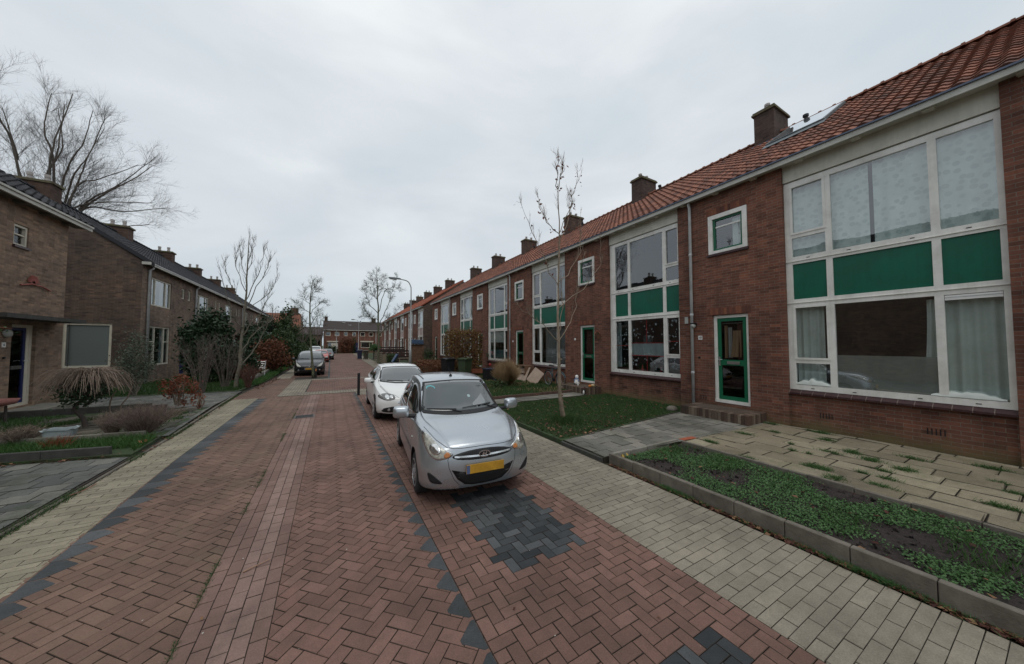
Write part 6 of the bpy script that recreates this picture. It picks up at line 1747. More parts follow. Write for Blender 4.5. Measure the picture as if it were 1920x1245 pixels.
# ---- T3, T4 lichen covered street trees
tree_obj('slim street tree with lichen green twigs standing before the black car', (-.92,24.0,.0), [(-.90,24,0),(-1.05,24,1.6),(-1.18,24,3.66),(-1.18,24,5.2),(-1.07,24,6.2)],
    [[(-1.18,4.0),(-1.87,4.69)],[(-1.19,4.5),(-1.5,5.1),(-1.64,5.85)],[(-1.17,3.9),(-.58,4.77),(-.17,4.64)],[(-1.18,3.3),(-1.73,3.94),(-1.93,4.76)],[(-1.16,3.2),(-.64,4.30)],[(-1.17,5.2),(-.81,6.16)],[(-1.17,3.0),(-1.6,3.4),(-2.0,3.5)],[(-1.17,2.9),(-.7,3.3),(-.4,3.9)],[(-1.18,4.8),(-1.0,5.4),(-.75,5.7)]], .085, .022, M['bark_green'], (17, 1, .62, .011), up=.12, depth=.6, ang=58, group='lichen covered street trees')
tree_obj('larger street tree with lichen green crown in front of the far right row', (4.64,38,.05), [(4.66,38,.1),(4.64,38,1),(4.53,38,4.83),(4.39,38,8.35),(4.27,38,10.2)],
    [[(4.52,5.3),(3.6,6.4),(3.37,7.04),(2.76,8.21)],[(4.48,4.9),(3.7,5.1),(2.89,5.33)],[(4.62,4.4),(5.4,6.2),(5.84,7.99),(6.45,10.0)],[(4.63,4.0),(5.3,4.8),(6.05,5.47),(6.88,6.59)],[(4.50,6.6),(4.03,9.0),(3.92,10.2)],[(4.55,5.8),(5.10,8.0),(6.0,8.4),(6.76,8.3)],[(4.53,4.2),(3.83,5.0),(2.79,6.3)],[(4.4,7.4),(4.9,8.6),(5.1,9.7)],[(4.45,6.9),(3.9,7.6),(3.3,8.6)],[(4.6,3.1),(5.2,3.8),(5.9,4.4)]], .17, .04, M['bark_green'], (22, 1, 1.0, .018), up=.12, depth=1.3, ang=58, group='lichen covered street trees')
# ---- T5 big multi stemmed tree behind the left houses
root = empty('bare_tree', (-17.6,36,0), 0, 'large many stemmed bare tree spreading over the roofs at the left', 'tree')
mb = MB(); Bs = Vector((-17.6,36,0))
P = smooth([(-17.6,36,0),(-17.5,36,4),(-17.6,36,8.3)], 5); mb.tube([p-Bs for p in P], [.42-.012*i for i in range(len(P))], 10); mb.build('trunk', M['bark_mid'], root, smooth=True)
mb = MB()
st = (-17.6, 8.0)
limbs = [[(-17.9,12.5),(-18.5,14.5),(-18.2,18.3),(-18.9,22.0)],[(-18.6,12),(-19.1,14.5),(-19.4,16.2),(-20.2,19.5)],[(-18.0,12),(-18.1,14.6),(-18.0,17.1),(-17.8,21.8)],[(-17.5,12),(-17.6,14.5),(-17.2,17.8),(-16.2,21.8)],[(-17.3,12),(-17.0,15),(-16.4,17.6),(-15.6,20.8)],
  [(-16.85,11.8),(-16.27,13.7),(-15.4,16.1),(-14.2,20.2)],[(-16.8,11.6),(-16.3,13.4),(-14.76,15.8),(-12.3,19.6)],[(-16.8,11.4),(-16.1,13.67),(-14.24,15.1),(-11.7,16.7)],[(-16.85,11.3),(-16.3,12.7),(-14.2,13.5),(-11.0,14.7)],[(-16.8,11.2),(-16.4,12.1),(-14.2,13.4),(-11.0,13.9)],[(-16.9,10.8),(-16.4,11.4),(-14.1,12.1),(-12.3,12.7)],
  [(-19,11.5),(-20.2,14),(-21.2,16.5),(-22,20)],[(-19.4,11),(-21,13),(-22.6,15.5),(-24,17.5)],[(-18.4,11.7),(-18.9,15.8),(-19.6,18.5),(-19.9,21.5)],[(-17.6,12.5),(-17.9,16),(-18.6,19),(-18.4,22.3)],[(-17.2,12.2),(-16.6,15.2),(-15.4,18),(-14.8,20.6)],[(-16.9,11.6),(-15.6,14),(-13.6,16.8),(-12.6,18.6)],[(-19.2,11.4),(-20.6,15),(-21,18),(-21.4,20.4)]]
for i, L_ in enumerate(limbs):
    dy = (-1)**i*rnd.uniform(.5, 2.6)
    pts = [Vector((-17.6+rnd.uniform(-.15,.15), 36, 7.2+rnd.uniform(0,1)))]+[Vector((a if k < 2 else -17.6+(a+17.6)*.80, 36+dy*(k+1)/4, b if k < 2 else 8+(b-8)*.88)) for k, (a, b) in enumerate(L_)]
    S_ = smooth(pts, 5, .015); l = len(S_); ra = rnd.uniform(.06,.10)
    mb.tube([p-Bs for p in S_], [ra*(1-.86*k/(l-1))+.008 for k in range(l)], 6, cap=False)
    sub(mb, [p-Bs for p in S_], 2, 19, 2.9, .013, .12, 40, .12, wob=.06)
mb.build('crown', M['bark_mid'], root, smooth=True)
# ---- far bare trees
for (x, y, h, lab) in ((-4.4,68,7.0,'hazy bare tree rising above the hedges left of the cars'), (-2.6,80,8.0,'bare tree far off between the hedge and the end terrace'), (-9,70,9,'bare tree behind the left row, near its last gutter')):
    tree_obj(lab, (x,y,0), [(x,y,0),(x+.1,y,h*.4),(x,y,h*.8),(x,y,h)], [[(x,h*.35),(x+s_*h*.15,h*.55),(x+s_*h*.26,h*(.7+.04*k))] for k, s_ in enumerate((-1,1,-.7,.8,-1.2,1.1,.3,-.4))], .14, .04, M['bark_mid'], (10, 1, h*.17, .025), up=.3, depth=h*.2, ang=45, name='bare_tree', group='bare trees far down the street')

# ---- left garden plants
root = empty('weeping_tree', (-5.2,12.1,.05), 0, 'low mop headed weeping tree with drooping bare twigs in the left garden', 'tree'); B = Vector((-5.2,12.1,.05))
mb = MB(); P = smooth([(.0,0,-.05),(-.06,0,.25),(-.2,.0,.5),(-.05,.05,.78),(.03,0,1.1)], 4); mb.tube(P, [.055-.0015*i for i in range(len(P))], 8)
for i in range(16):
    a = rnd.uniform(0,6.28); mb.tube(smooth([(rnd.uniform(-.1,.0),0,.5+rnd.uniform(0,.4)),(.3*math.cos(a),.3*math.sin(a),.85),(.36*math.cos(a),.36*math.sin(a),1.15)], 3), [.02,.018,.016,.014,.012,.011,.01], 5, cap=False)
mb.build('trunk', M['bark_dark'], root, smooth=True)
mb = MB()
for i in range(520):
    a = rnd.uniform(0,6.28); rr = rnd.uniform(.15,.66); z0 = 1.36+rnd.uniform(-.14,.1)
    c0 = Vector((rr*.35*math.cos(a), rr*.35*math.sin(a), z0)); a2 = a+rnd.gauss(0,.65)
    P = smooth([c0, c0+Vector((rr*.55*math.cos(a2), rr*.55*math.sin(a2), .05-rr*.12)), c0+Vector((rr*.95*math.cos(a2), rr*.95*math.sin(a2), -.10-rr*rnd.uniform(.3,.75)))], 3, .008)
    mb.tube(P, [.0065*(1-.5*k/6) for k in range(7)], 3, cap=False, t=rnd.random())
M['twig_pale'] = M['straw_tw'] = leafmat('pale_drooping_twig', (.13,.095,.075), (.21,.16,.125), (.31,.25,.20), .0, .8)
mb.build('crown', M['twig_pale'], root)
p, t = cloud((-.05,0,.95), (.42,.42,.30), 1500, 30, .25, .4, -1, 4); leaves('inner_foliage', p, .03*(.6+.8*NR.rand(len(p))), M['leaf_dark'], t, root)
bush('olive_shrub', 'loose olive green shrub with tiny leaves on pale bent stems in the left garden', (-4.72,12.9,1.55), (.42,.45,.80), 3200, .022, 'leaf_olive', 44, .2, .4, 9, 2, stem_mat='bark_pale')
mb = MB()
for pts in ([(-4.72,12.5,.02),(-4.78,12.5,.45),(-4.66,12.5,.75),(-4.6,12.5,1.0),(-4.72,12.6,1.35)], [(-4.72,12.5,.1),(-4.95,12.5,.28),(-4.98,12.5,.62),(-4.88,12.5,.9)]):
    mb.tube([Vector(q)-Vector((-4.72,12.5,0)) for q in smooth(pts, 4, .006)], [.02-.0006*i for i in range((len(pts)-1)*4+1)], 6)
o = mb.build('bare_plant', M['straw_tw'], None, smooth=True, loc=(-4.72,12.5,0)); tag(o, 'pair of pale crooked bare stems below the olive green shrub', 'plant')
r_ = bush('orange_shrub', 'bright orange leaved shrub by the pavement in the left garden', (-4.15,14.1,.68), (.42,.35,.42), 900, .035, 'leaf_orange', 26, .2, .5, 12, 3, stem_mat='straw_tw')
bush('orange_shrub', 'small second clump of orange leaves right of the bright orange shrub', (-3.62,13.9,.33), (.17,.15,.25), 130, .03, 'leaf_orange', 9, .2, .5, 6, 4, stem_mat='straw_tw')
mb = MB(); mb.lathe([(.13,0),(.16,.20),(.165,.22),(.14,.22),(.12,.05)], (0,0,0), 16, cap=True)
o = mb.build('plant_pot', M['black'], None, loc=(-4.45,13.7,.05)); tag(o, 'dark plant pot tucked in front of the orange shrub', 'plant pot')
twig_bush('lavender_bush', 'wide mound of grey brown dry twigs spilling over the edging toward the pavement', (-3.75,10.75,.04), 260, .50, .62, .006, 'twig_lav', 1, 5, .3, L=.35) if False else None
M['twig_lav'] = leafmat('grey_brown_dry_twig', (.12,.085,.075), (.19,.14,.12), (.27,.21,.17), 0, .9)
twig_bush('dry_bush', 'wide mound of grey brown dry twigs spilling over the edging toward the pavement', (-3.72,10.7,.04), 330, .62, .70, .0048, 'twig_lav', 1, 5, .3, L=.4)
twig_bush('dry_bush', 'pale yellow dry stems left of the grey brown mound', (-4.30,10.9,.04), 130, .52, .36, .005, 'straw_tw', 0, 4, .3, L=.4)
twig_bush('bare_shrub', 'thin upright bare shrub on the small lawn beyond the tiled path', (-4.75,18.4,.06), 16, 2.4, .8, .016, 'bark_mid', 1, 7, .35, L=.3)
twig_bush('bare_shrub', 'reddish twiggy growth at the foot of the pale street tree', (-3.35,19.4,.06), 60, 1.0, .45, .009, 'twig_red', 1, 5, .3, L=.4)
twig_bush('bare_shrub', 'tangle of grey stems beside the pale street tree', (-4.3,19.9,.06), 22, 2.2, .7, .013, 'bark_mid', 1, 6, .3, L=.35)
bush('evergreen_bush', 'tall dark glossy evergreen bush in front of the second left house', (-5.55,22.6,1.9), (1.02,1.0,1.75), 5200, .085, 'leaf_dark', 60, .17, .72, 8, 6)
bush('evergreen_bush', 'lower dark evergreen bush to the right of the tall glossy one', (-4.6,23.4,1.1), (.75,.8,1.1), 2600, .08, 'leaf_dark', 40, .2, .7, 6, 7)
bush('copper_bush', 'copper brown leafed bush behind the old low wall on the left verge', (-3.55,28.2,1.35), (1.05,1.0,.95), 2300, .085, 'leaf_copper', 46, .2, .6, 16, 8, stem_mat='twig_red')
bush('copper_bush', 'low brown undergrowth between pale tree and copper bush', (-4.3,24.0,.6), (.75,1.5,.6), 1300, .06, 'leaf_copper', 40, .2, .5, 14, 9, stem_mat='twig_red')
bush('hedge', 'dark green rounded ivy hedge directly behind the copper bush', (-3.7,33.5,1.65), (1.15,1.2,1.65), 4200, .10, 'leaf_hedge', 60, .16, .8, 5, 10)
bush('hedge', 'broad green hedge in front of the fourth left house', (-5.3,34,1.6), (1.0,1.5,1.6), 3500, .10, 'leaf_dark', 60, .16, .8, 5, 11)
bush('conifer', 'pointed dark conifer rising highest among the left hedges', (-4.55,45,2.9), (1.0,1.0,2.9), 4200, .12, 'leaf_hedge', 60, .16, .7, 5, 12, cat='conifer')
bush('conifer', 'wide dark conifer mass behind the ivy hedge', (-6.6,45,2.5), (1.9,1.6,2.5), 5200, .13, 'leaf_dark', 80, .14, .8, 5, 13, cat='conifer')
bush('hedge', 'far dark green hedge left of the pale van', (-4.6,72,1.9), (2.0,2.0,2.1), 3800, .17, 'leaf_hedge', 50, .18, .8, 5, 14)
bush('hedge', 'low green hedge behind the black car', (-3.2,50,1.0), (.6,4,1.1), 3200, .12, 'leaf_hedge', 60, .15, .8, 5, 15)
bush('shrub', 'brown winter shrub in front of the end terrace', (3.4,86.6,1.7), (1.9,.8,1.8), 2000, .12, 'leaf_copper', 40, .2, .5, 14, 16)
bush('shrub', 'green shrub under the awning of the end terrace', (.4,86.4,.9), (1.0,.6,1.0), 1100, .12, 'leaf_hedge', 30, .2, .6, 5, 17)
bush('shrub', 'green climbing shrub left of the end terrace door', (4.9,87.3,1.6), (.5,.4,1.9), 900, .10, 'leaf_hedge', 30, .2, .6, 5, 18)
# ---- right side plants
bush('clipped_hedge', 'tall clipped hedge with red brown and yellow leaves in front of a right hand house', (7.45,19.6,1.62), (.98,.78,1.28), 10500, .048, 'leaf_mixed', 60, .2, .8, 26, 19, box=True, stem_mat='twig_red')
bush('low_hedge', 'knee high copper brown hedge beside the black wheelie bin', (6.1,21.2,.55), (.95,1.5,.45), 6000, .05, 'leaf_copper', 60, .2, .8, 12, 20, box=True)
bush('clipped_hedge', 'small dark green box hedge by the far street tree', (5.75,36.6,.62), (.42,.7,.42), 1700, .06, 'leaf_hedge', 30, .2, .8, 4, 21, box=True)
bush('shrub', 'bright green potted plant on the far gate post', (4.45,40.6,1.72), (.55,.4,.35), 600, .09, 'weed', 20, .25, .5, 5, 22)
bush('shrub', 'small green shrub beside the last door of the near row', (8.9,33.2,1.1), (.5,.45,.45), 600, .06, 'leaf_hedge', 20, .25, .5, 6, 23)
bush('shrub', 'low green growth in the alley beside the wooden shed', (8.4,30.5,.35), (1.2,1.4,.4), 900, .08, 'leaf_hedge', 30, .25, .5, 3, 24)
root = empty('grass_tuft', (7.45,13.75,.1), 0, 'big rounded tuft of dry golden ornamental grass on the rough lawn', 'grass tuft')
mb = MB()
for i in range(3200):
    a = rnd.uniform(0,6.28); s_ = rnd.random()**.6; e = Vector((math.cos(a)*.86*s_, math.sin(a)*.8*s_, (1.38-.6*s_**2.2)*rnd.uniform(.62,1.03))); st_ = Vector((math.cos(a)*.25*s_, math.sin(a)*.25*s_, 0)); m_ = st_.lerp(e,.55)+Vector((0,0,.1))
    w_ = .006; sd = Vector((-math.sin(a+1), math.cos(a+1), 0))*w_; tt = rnd.random()
    mb.add([tuple(st_-sd),tuple(st_+sd),tuple(m_+sd),tuple(m_-sd),tuple(e)], [(0,1,2,3),(3,2,4)], 0, tt)
mb.build('blades', M['straw'], root)
p, t = cloud((0,0,.92), (.72,.7,.42), 2600, 60, .2, .6, -1, 8); leaves('seed_heads', p, .022*(.6+.8*NR.rand(len(p))), M['straw'], t, root, .25)
bush('shrub', 'green undergrowth at the foot of the golden grass tuft', (6.9,13.3,.25), (.55,.4,.22), 500, .04, 'leaf_hedge', 20, .25, .5, 3, 25)

# ---- grass, weeds, fallen leaves (nobody could count them)
def inside(P, poly):
    x, y = P[:,0], P[:,1]; c = np.zeros(len(P), bool); j = len(poly)-1
    for i in range(len(poly)):
        xi, yi = poly[i]; xj, yj = poly[j]
        with np.errstate(divide='ignore', invalid='ignore'):
            k = ((yi > y) != (yj > y)) & (x < (xj-xi)*(y-yi)/((yj-yi) or 1e-9)+xi)
        c ^= k; j = i
    return c
def scatter(poly, n_, noise_=None, seed=0, thr=0.0):
    q = np.random.RandomState(seed); xs = [p[0] for p in poly]; ys = [p[1] for p in poly]
    P = np.stack([q.uniform(min(xs), max(xs), n_), q.uniform(min(ys), max(ys), n_)], 1); P = P[inside(P, poly)]
    if noise_:
        f = np.zeros(len(P)); a = np.random.RandomState(seed+99)
        for k in range(7):
            w_ = noise_*(.6+1.7*a.rand()); th = a.rand()*6.28; ph = a.rand()*6.28; th2 = a.rand()*6.28
            f += np.sin(w_*(P[:,0]*math.cos(th)+P[:,1]*math.sin(th))+ph)*np.sin(w_*.8*(P[:,0]*math.cos(th2)+P[:,1]*math.sin(th2))+ph*2)
        P = P[f/2+q.normal(size=len(P))*.25 > thr]
    return P
def blades(name, P, z, h, w_, mat, label=None, cat=None, tint=None, lean=.5):
    n_ = len(P); q = NR; a = q.rand(n_)*6.28; H = h*(.45+.9*q.rand(n_))
    B = np.column_stack([P, np.full(n_, z)]); s_ = np.column_stack([np.cos(a), np.sin(a), np.zeros(n_)])*w_*(.6+.8*q.rand(n_))[:,None]
    T = B+np.column_stack([q.normal(size=n_)*lean*H, q.normal(size=n_)*lean*H, H])
    V = np.stack([B-s_, B+s_, T], 1).reshape(-1,3); F = np.arange(3*n_).reshape(-1,3)
    o = tri_mesh(name, V, F, M[mat], tint); return tag(o, label, cat, kind='stuff')
lawn1 = [(4.34,5.5),(9.0,6.02),(9.9,6.02),(9.9,9.6),(4.34,9.6)]
blades('grass', scatter(lawn1, 60000, seed=1), GZ-.02, .045, .006, 'grass', 'short mown lawn around the young tree', 'grass')
blades('grass', scatter(lawn1, 9000, 2.5, 2, .3), GZ-.02, .07, .006, 'grass_br', 'brighter tufts within the near lawn', 'grass')
P = np.array([[5.42+rnd.gauss(0,.17), 6.72+rnd.gauss(0,.17)] for _ in range(2600)]); blades('grass', P, GZ-.03, .17, .006, 'grass', 'longer grass grown up round the young tree trunk', 'grass')
lawn2 = [(4.34,10.75),(9.9,10.75),(9.9,22.8),(4.6,22.8)]
blades('grass', scatter(lawn2, 60000, seed=3), GZ, .09, .010, 'grass', 'rough uneven lawn with golden grass tuft', 'grass')
blades('grass', scatter(lawn2, 12000, 1.5, 4, .3), GZ, .12, .010, 'straw', 'dry patches in the rough lawn', 'grass')
blades('grass', scatter([(-9,18.9),(-3.6,18.5),(-3.2,22.5),(-3.25,40),(-8.2,40),(-8.2,24)], 90000, seed=5), .06, .10, .016, 'grass', 'green front lawns of the left row', 'grass')
blades('grass', scatter([(-4.4,20.5),(-3.15,20.5),(-3.1,33),(-3.6,33)], 16000, seed=6), .06, .20, .014, 'grass_br', 'long bright grass on the left verge', 'grass')
blades('grass', scatter([(-9,10.5),(-3.4,9.3),(-3.25,9.0),(-3.3,10.15),(-9,11.2)], 26000, seed=7), .05, .13, .008, 'grass_br', 'green strip between the two dark edgings at the left', 'grass')
blades('grass', scatter([(-8.4,11.4),(-3.6,10.5),(-3.5,13.6),(-8.2,14.5)], 15000, 1.8, 8, .42), .06, .08, .008, 'grass_br', 'scattered tufts over the bare left garden soil', 'grass')
blades('grass', scatter([(-6.9,12.2),(-3.5,12.2),(-3.5,13.4),(-6.9,13.4)], 7000, 2.5, 12, .25), .06, .08, .008, 'grass', 'darker moss tufts behind the weeping tree', 'grass')
blades('grass', np.array([(-.90+rnd.gauss(0,.012), y_) for y_ in [rnd.uniform(1.5,13) for _ in range(5200)] if math.sin(y_*2.3)+math.sin(y_*5.1) > .25]), -.008, .022, .004, 'grass', 'thin line of moss and grass along the gutter strip joint', 'grass', lean=.9)
# planting bed: weeds with many small leaves
bed = [(4.42,-3.5),(6.28,-3.5),(6.28,4.05),(4.42,4.12)]
P = scatter(bed, 90000, 2.6, 21, -.02); z = .065+.035*NR.rand(len(P))
o = leaves('weeds', np.column_stack([P, z]), .0105*(.6+.9*NR.rand(len(P))), M['weed'], np.clip(.25+.5*NR.rand(len(P)), 0, 1), None, .75, nrm=np.array([0,0,.9])); tag(o, 'carpet of small leafed green weeds over dark soil in the kerbed bed', 'weeds', kind='stuff')
blades('grass', scatter(bed, 26000, 2.1, 22, .15), .06, .09, .004, 'grass_br', 'grass tufts among the weeds of the kerbed bed', 'grass')
P = scatter(bed, 2600, seed=23); o = leaves('soil_clods', np.column_stack([P, .062+.01*NR.rand(len(P))]), .022*(.4+1.2*NR.rand(len(P))), M['soil'], None, None, .9, nrm=np.array([0,0,.5])); tag(o, 'dark clods of soil in the kerbed bed', 'soil', kind='stuff')
# tufts in the patio joints
mbP = []
for k in range(46):
    gx = 6.4+.415*rnd.randrange(0, 9)+rnd.gauss(0,.02); gy = rnd.uniform(-3, 4); s_ = rnd.uniform(.02,.09)
    for _ in range(int(350*s_/.05*.5)): mbP.append((gx+rnd.gauss(0,s_*.45), gy+rnd.gauss(0,s_*1.1)))
for k in range(8):
    gx, gy = rnd.uniform(6.6,9.6), rnd.uniform(-1,3.4)
    for _ in range(320): mbP.append((gx+rnd.gauss(0,.06), gy+rnd.gauss(0,.06)))
P = np.array(mbP); P = P[(P[:,0] < 9.92) & (P[:,0] > 6.38)]
blades('grass', P, GZ-.005, .05, .004, 'grass_br', 'green tufts growing from the joints of the beige patio', 'grass', lean=.9)
mbP = [(4.30+rnd.gauss(0,.018), rnd.choice([rnd.uniform(-2,4), rnd.gauss(2.9,.12), rnd.gauss(1.0,.2)])) for _ in range(5200)]
blades('grass', np.array(mbP), -.01, .05, .004, 'weed', 'weeds along the foot of the pavement kerb', 'grass', lean=.9)
mbP = [(-3.1-.03*max(0,(y_-10))+rnd.gauss(0,.03), y_) for y_ in [rnd.uniform(3,18) for _ in range(6500)] if math.sin(y_*3.1)+math.sin(y_*1.3) > -.2]
blades('grass', np.array(mbP), .0, .05, .005, 'grass', 'grass and moss along the left kerb line', 'grass', lean=.9)
# moss in the gutter joint and fallen leaves
def fallen(poly, n_, z, sz, seed, label, noise_=None, thr=0):
    P = scatter(poly, n_, noise_, seed, thr); o = leaves('fallen_leaves', np.column_stack([P, z+.012*NR.rand(len(P))]), sz*(.5+NR.rand(len(P))), M['leaf_dead'], NR.rand(len(P))**1.5, None, .7, nrm=np.array([0,0,1.6])); tag(o, label, 'leaves', kind='stuff')
fallen([(4.245,-2.5),(4.33,-2.5),(4.33,4.1),(4.245,4.1)], 1500, .004, .024, 31, 'dark red leaves gathered against the right kerb', 1.2, -.4)
fallen(lawn1, 520, GZ+.005, .032, 32, 'brown leaves scattered on the near lawn')
fallen([(4.3,5.4),(6.4,5.5),(6.4,6.3),(4.3,7.4)], 420, GZ+.0, .030, 33, 'drift of dark leaves at the tree foot', 1.5, 0)
fallen(bed, 170, .10, .028, 34, 'brown leaves among the bed weeds')
fallen([(-9,9.75),(-3.4,8.75),(-3.35,8.95),(-9,10.1)], 1500, .035, .026, 35, 'dark leaves along the left edging', 1.5, -.2)
fallen([(-3.15,8),(-2.98,8),(-3.1,14),(-3.3,18.3),(-3.55,18.3),(-3.3,12)], 900, .01, .024, 36, 'dark leaves along the left kerb and below the dry mound', 1.4, 0)
fallen([(-3.25,19.5),(-2.9,19),(-2.6,24),(-3.1,26)], 700, .01, .03, 37, 'brown leaves beside the left verge')
fallen([(4.1,10.5),(9.5,10.5),(9.5,20),(4.4,20)], 420, GZ+.03, .035, 38, 'leaves on the rough lawn')
fallen([(-2.1,1),(2.8,1),(4.2,14),(-2.9,15)], 60, .006, .014, 39, 'few specks of leaf on the street')
M['speck'] = simple('pale_grit', (.45,.43,.38), .8, .1)
P = scatter([(-2.1,1.3),(4.2,1.3),(4.2,12),(-2.4,12)], 120, seed=40); o = leaves('grit', np.column_stack([P, np.full(len(P), .006)]), .006*(.4+NR.rand(len(P))), M['speck'], None, None, .8, nrm=np.array([0,0,2.])); tag(o, 'tiny pale grit and droppings on the street', 'grit', kind='stuff')
for (x, y, c_, lb) in ((-3.28,9.45,(.42,.2,.1),'single large orange leaf on the green strip at the left'), (4.52,4.0,(.35,.24,.06),'yellow leaves at the corner of the kerbed bed')):
    P = np.array([[x+rnd.gauss(0,.03), y+rnd.gauss(0,.03), .10+rnd.uniform(0,.06)] for _ in range(3 if x < 0 else 9)]); mt = simple('leaf_colour', c_, .7, .2, 20)
    o = leaves('leaf', P, np.full(len(P), .045), mt); tag(o, lb, 'leaf')
# ================================================================ street furniture and garden objects
# street lamp
def street_lamp(loc, h, arm, label, r=.06):
    root = empty('street_lamp', loc, 0, label, 'street lamp', 'street lamps')
    mb = MB(); mb.lathe([(r*1.6,0),(r*1.6,1.6),(r*1.5,1.63),(r,1.66),(r*.95,h*.62),(r*.72,h*.63)], (0,0,0), 14)
    P = smooth([(0,0,h*.60),(0,0,h*.86),(-.06,0,h*.925),(-.35,0,h*.975),(-arm*.55,0,h*.99)], 6); mb.tube(P, r*.62, 10)
    mb.build('pole', M['lamp_grey'], root, smooth=True)
    mb = MB(); a = arm
    rings = []
    for (x, w_, z0, z1) in ((-a*.48,.05,-.02,.05),(-a*.56,.10,-.04,.09),(-a*.75,.13,-.03,.10),(-a*.98,.11,.0,.09),(-a*1.02,.07,.02,.07)):
        rings.append([(x,-w_,h*.99+z0),(x,w_,h*.99+z0),(x,w_*.8,h*.99+z1),(x,-w_*.8,h*.99+z1)])
    mb.rings(rings); hd = mb.build('lamp_head', M['zinc_dark'], root)
    mb = MB(); mb.rings([[(x,-w_,h*.99+z0-.005),(x,w_,h*.99+z0-.005),(x,w_*.7,h*.99+z0-.09),(x,-w_*.7,h*.99+z0-.09)] for (x, w_, z0) in ((-a*.66,.09,-.03),(-a*.98,.08,.0))]); mb.build('lamp_cover', M['blind'], hd)
M['lamp_grey'] = simple('light_grey_lamp_post', (.36,.37,.37), .5, .08, 4, dirt=(.2,.22,.17,.4))
street_lamp((6.23,29.5,0), 8.0, 1.9, 'light grey lamp post with curved arm rising beyond the white car', .075)
street_lamp((5.65,83,0), 8.0, 1.6, 'far lamp post near the door of the end terrace')
street_lamp((1.15,85.8,0), 5.8, .5, 'far short lamp post before the left end of the end terrace')
# bollards
for (x, y, h, lab) in ((1.045,14.8,.92,'black square bollard standing at the start of the parking strip'), (-.78,23.9,.62,'short black bollard beside the slim street tree')):
    root = empty('bollard', (x,y,0), 0, lab, 'bollard', 'black bollards')
    mb = MB(); m4 = Matrix.Translation((0,0,h/2)); mb.tbox(m4, .10, .10, h, bev=.012); mb.build('post', M['black'], root)
    if h < .8: mb = MB(); mb.box(-.03,.03,-.056,-.05,h-.2,h-.05); mb.build('reflector', M['amber'], root)
# drain kerb stones by the first bollard
# wheelie bins
def bin_(loc, rz, mat, label, s=1.0, lid=None, open_=0):
    root = empty('wheelie_bin', loc, rz, label, 'wheelie bin', 'wheelie bins')
    mb = MB(); mb.rings([[(a*w_*s, b*d*s, z*s) for a, b in ((-1,-1),(1,-1),(1,1),(-1,1))] for (w_, d, z) in ((.20,.24,.06),(.26,.30,.95),(.29,.33,.955),(.29,.33,1.0))]); mb.build('body', mat, root)
    mb = MB(); rings = []
    for k in range(7):
        y = (-.36+.72*k/6)*s; hh = (1.005+.07*math.sin(math.pi*min(1,(k+.6)/6.6)))*s
        rings.append([(-.31*s,y,1.005*s),(-.31*s,y,hh-.02*s),(-.2*s,y,hh+.01),(.2*s,y,hh+.01),(.31*s,y,hh-.02*s),(.31*s,y,1.005*s)])
    mb.rings(rings); l = mb.build('lid', lid or mat, root)
    mb = MB(); mb.tube([(-.24*s,.38*s,.98*s),(.24*s,.38*s,.98*s)], .016, 6); mb.build('handle', mat, root)
    for sg in (-1, 1):
        mb = MB(); mb.lathe([(.10*s,-.02),(.10*s,.02)], (sg*.25*s,.24*s,.10*s), 14, axis='x'); mb.build('wheel', M['black'], root)
M['bin_green'] = simple('dark_green_plastic', (.04,.06,.03), .5, .15, 3, dirt=(.10,.11,.08,.5))
M['bin_blue'] = simple('navy_plastic', (.018,.022,.05), .5, .15, 3)
M['bin_brown'] = simple('brown_green_plastic', (.05,.045,.03), .6, .3, 3)
bin_((6.15,18.7,.1), R(12), M['black'], 'black wheelie bin with domed lid behind the silver car roof', 1.12)
bin_((7.05,18.2,.1), R(-60), M['bin_green'], 'dark green wheelie bin next to the black one', 1.12)
bin_((3.62,50.5,0), 0, M['bin_blue'], 'navy wheelie bin on the far right pavement', 1.25)
bin_((4.35,49.5,0), 0, M['bin_brown'], 'brown green wheelie bin beside the navy one', 1.2)
root = empty('storage_box', (7.9,16.2,.02), R(0), 'dark blue storage box between the bins and the golden grass tuft', 'box')
mb = MB(); mb.box(-.45,-.02,-.3,.3,0,.70); mb.build('box_front', M['black'], root); mb = MB(); mb.box(.0,.36,-.3,.3,0,.70); mb.build('box_side', simple('blue_plastic', (.015,.05,.16), .45, .1, 3), root); mb = MB(); mb.box(-.48,.4,-.33,.33,.705,.76); mb.build('lid', M['dark_lid'] if 'dark_lid' in M else M['bin_blue'], root)
mb = MB(); mb.rings([[(a*w_, b*d, z) for a, b in ((-1,-1),(1,-1),(1,1),(-1,1))] for (w_, d, z) in ((.38,.16,0),(.42,.19,.26),(.36,.14,.26),(.34,.13,.2))])
o = mb.build('planter', simple('terracotta', (.26,.09,.05), .8, .15, 6), None, loc=(8.1,18.9,.3)); tag(o, 'long terracotta planter on the step behind the storage box', 'planter')
mb = MB(); mb.ball((0,0,.09), (.08,.08,.09), 10); o = mb.build('red_ball', M['red_paint'], None, loc=(8.15,17.3,.55)); o.location = (7.95,16.6,.86); tag(o, 'small red pot on top of the dark blue storage box', 'pot')
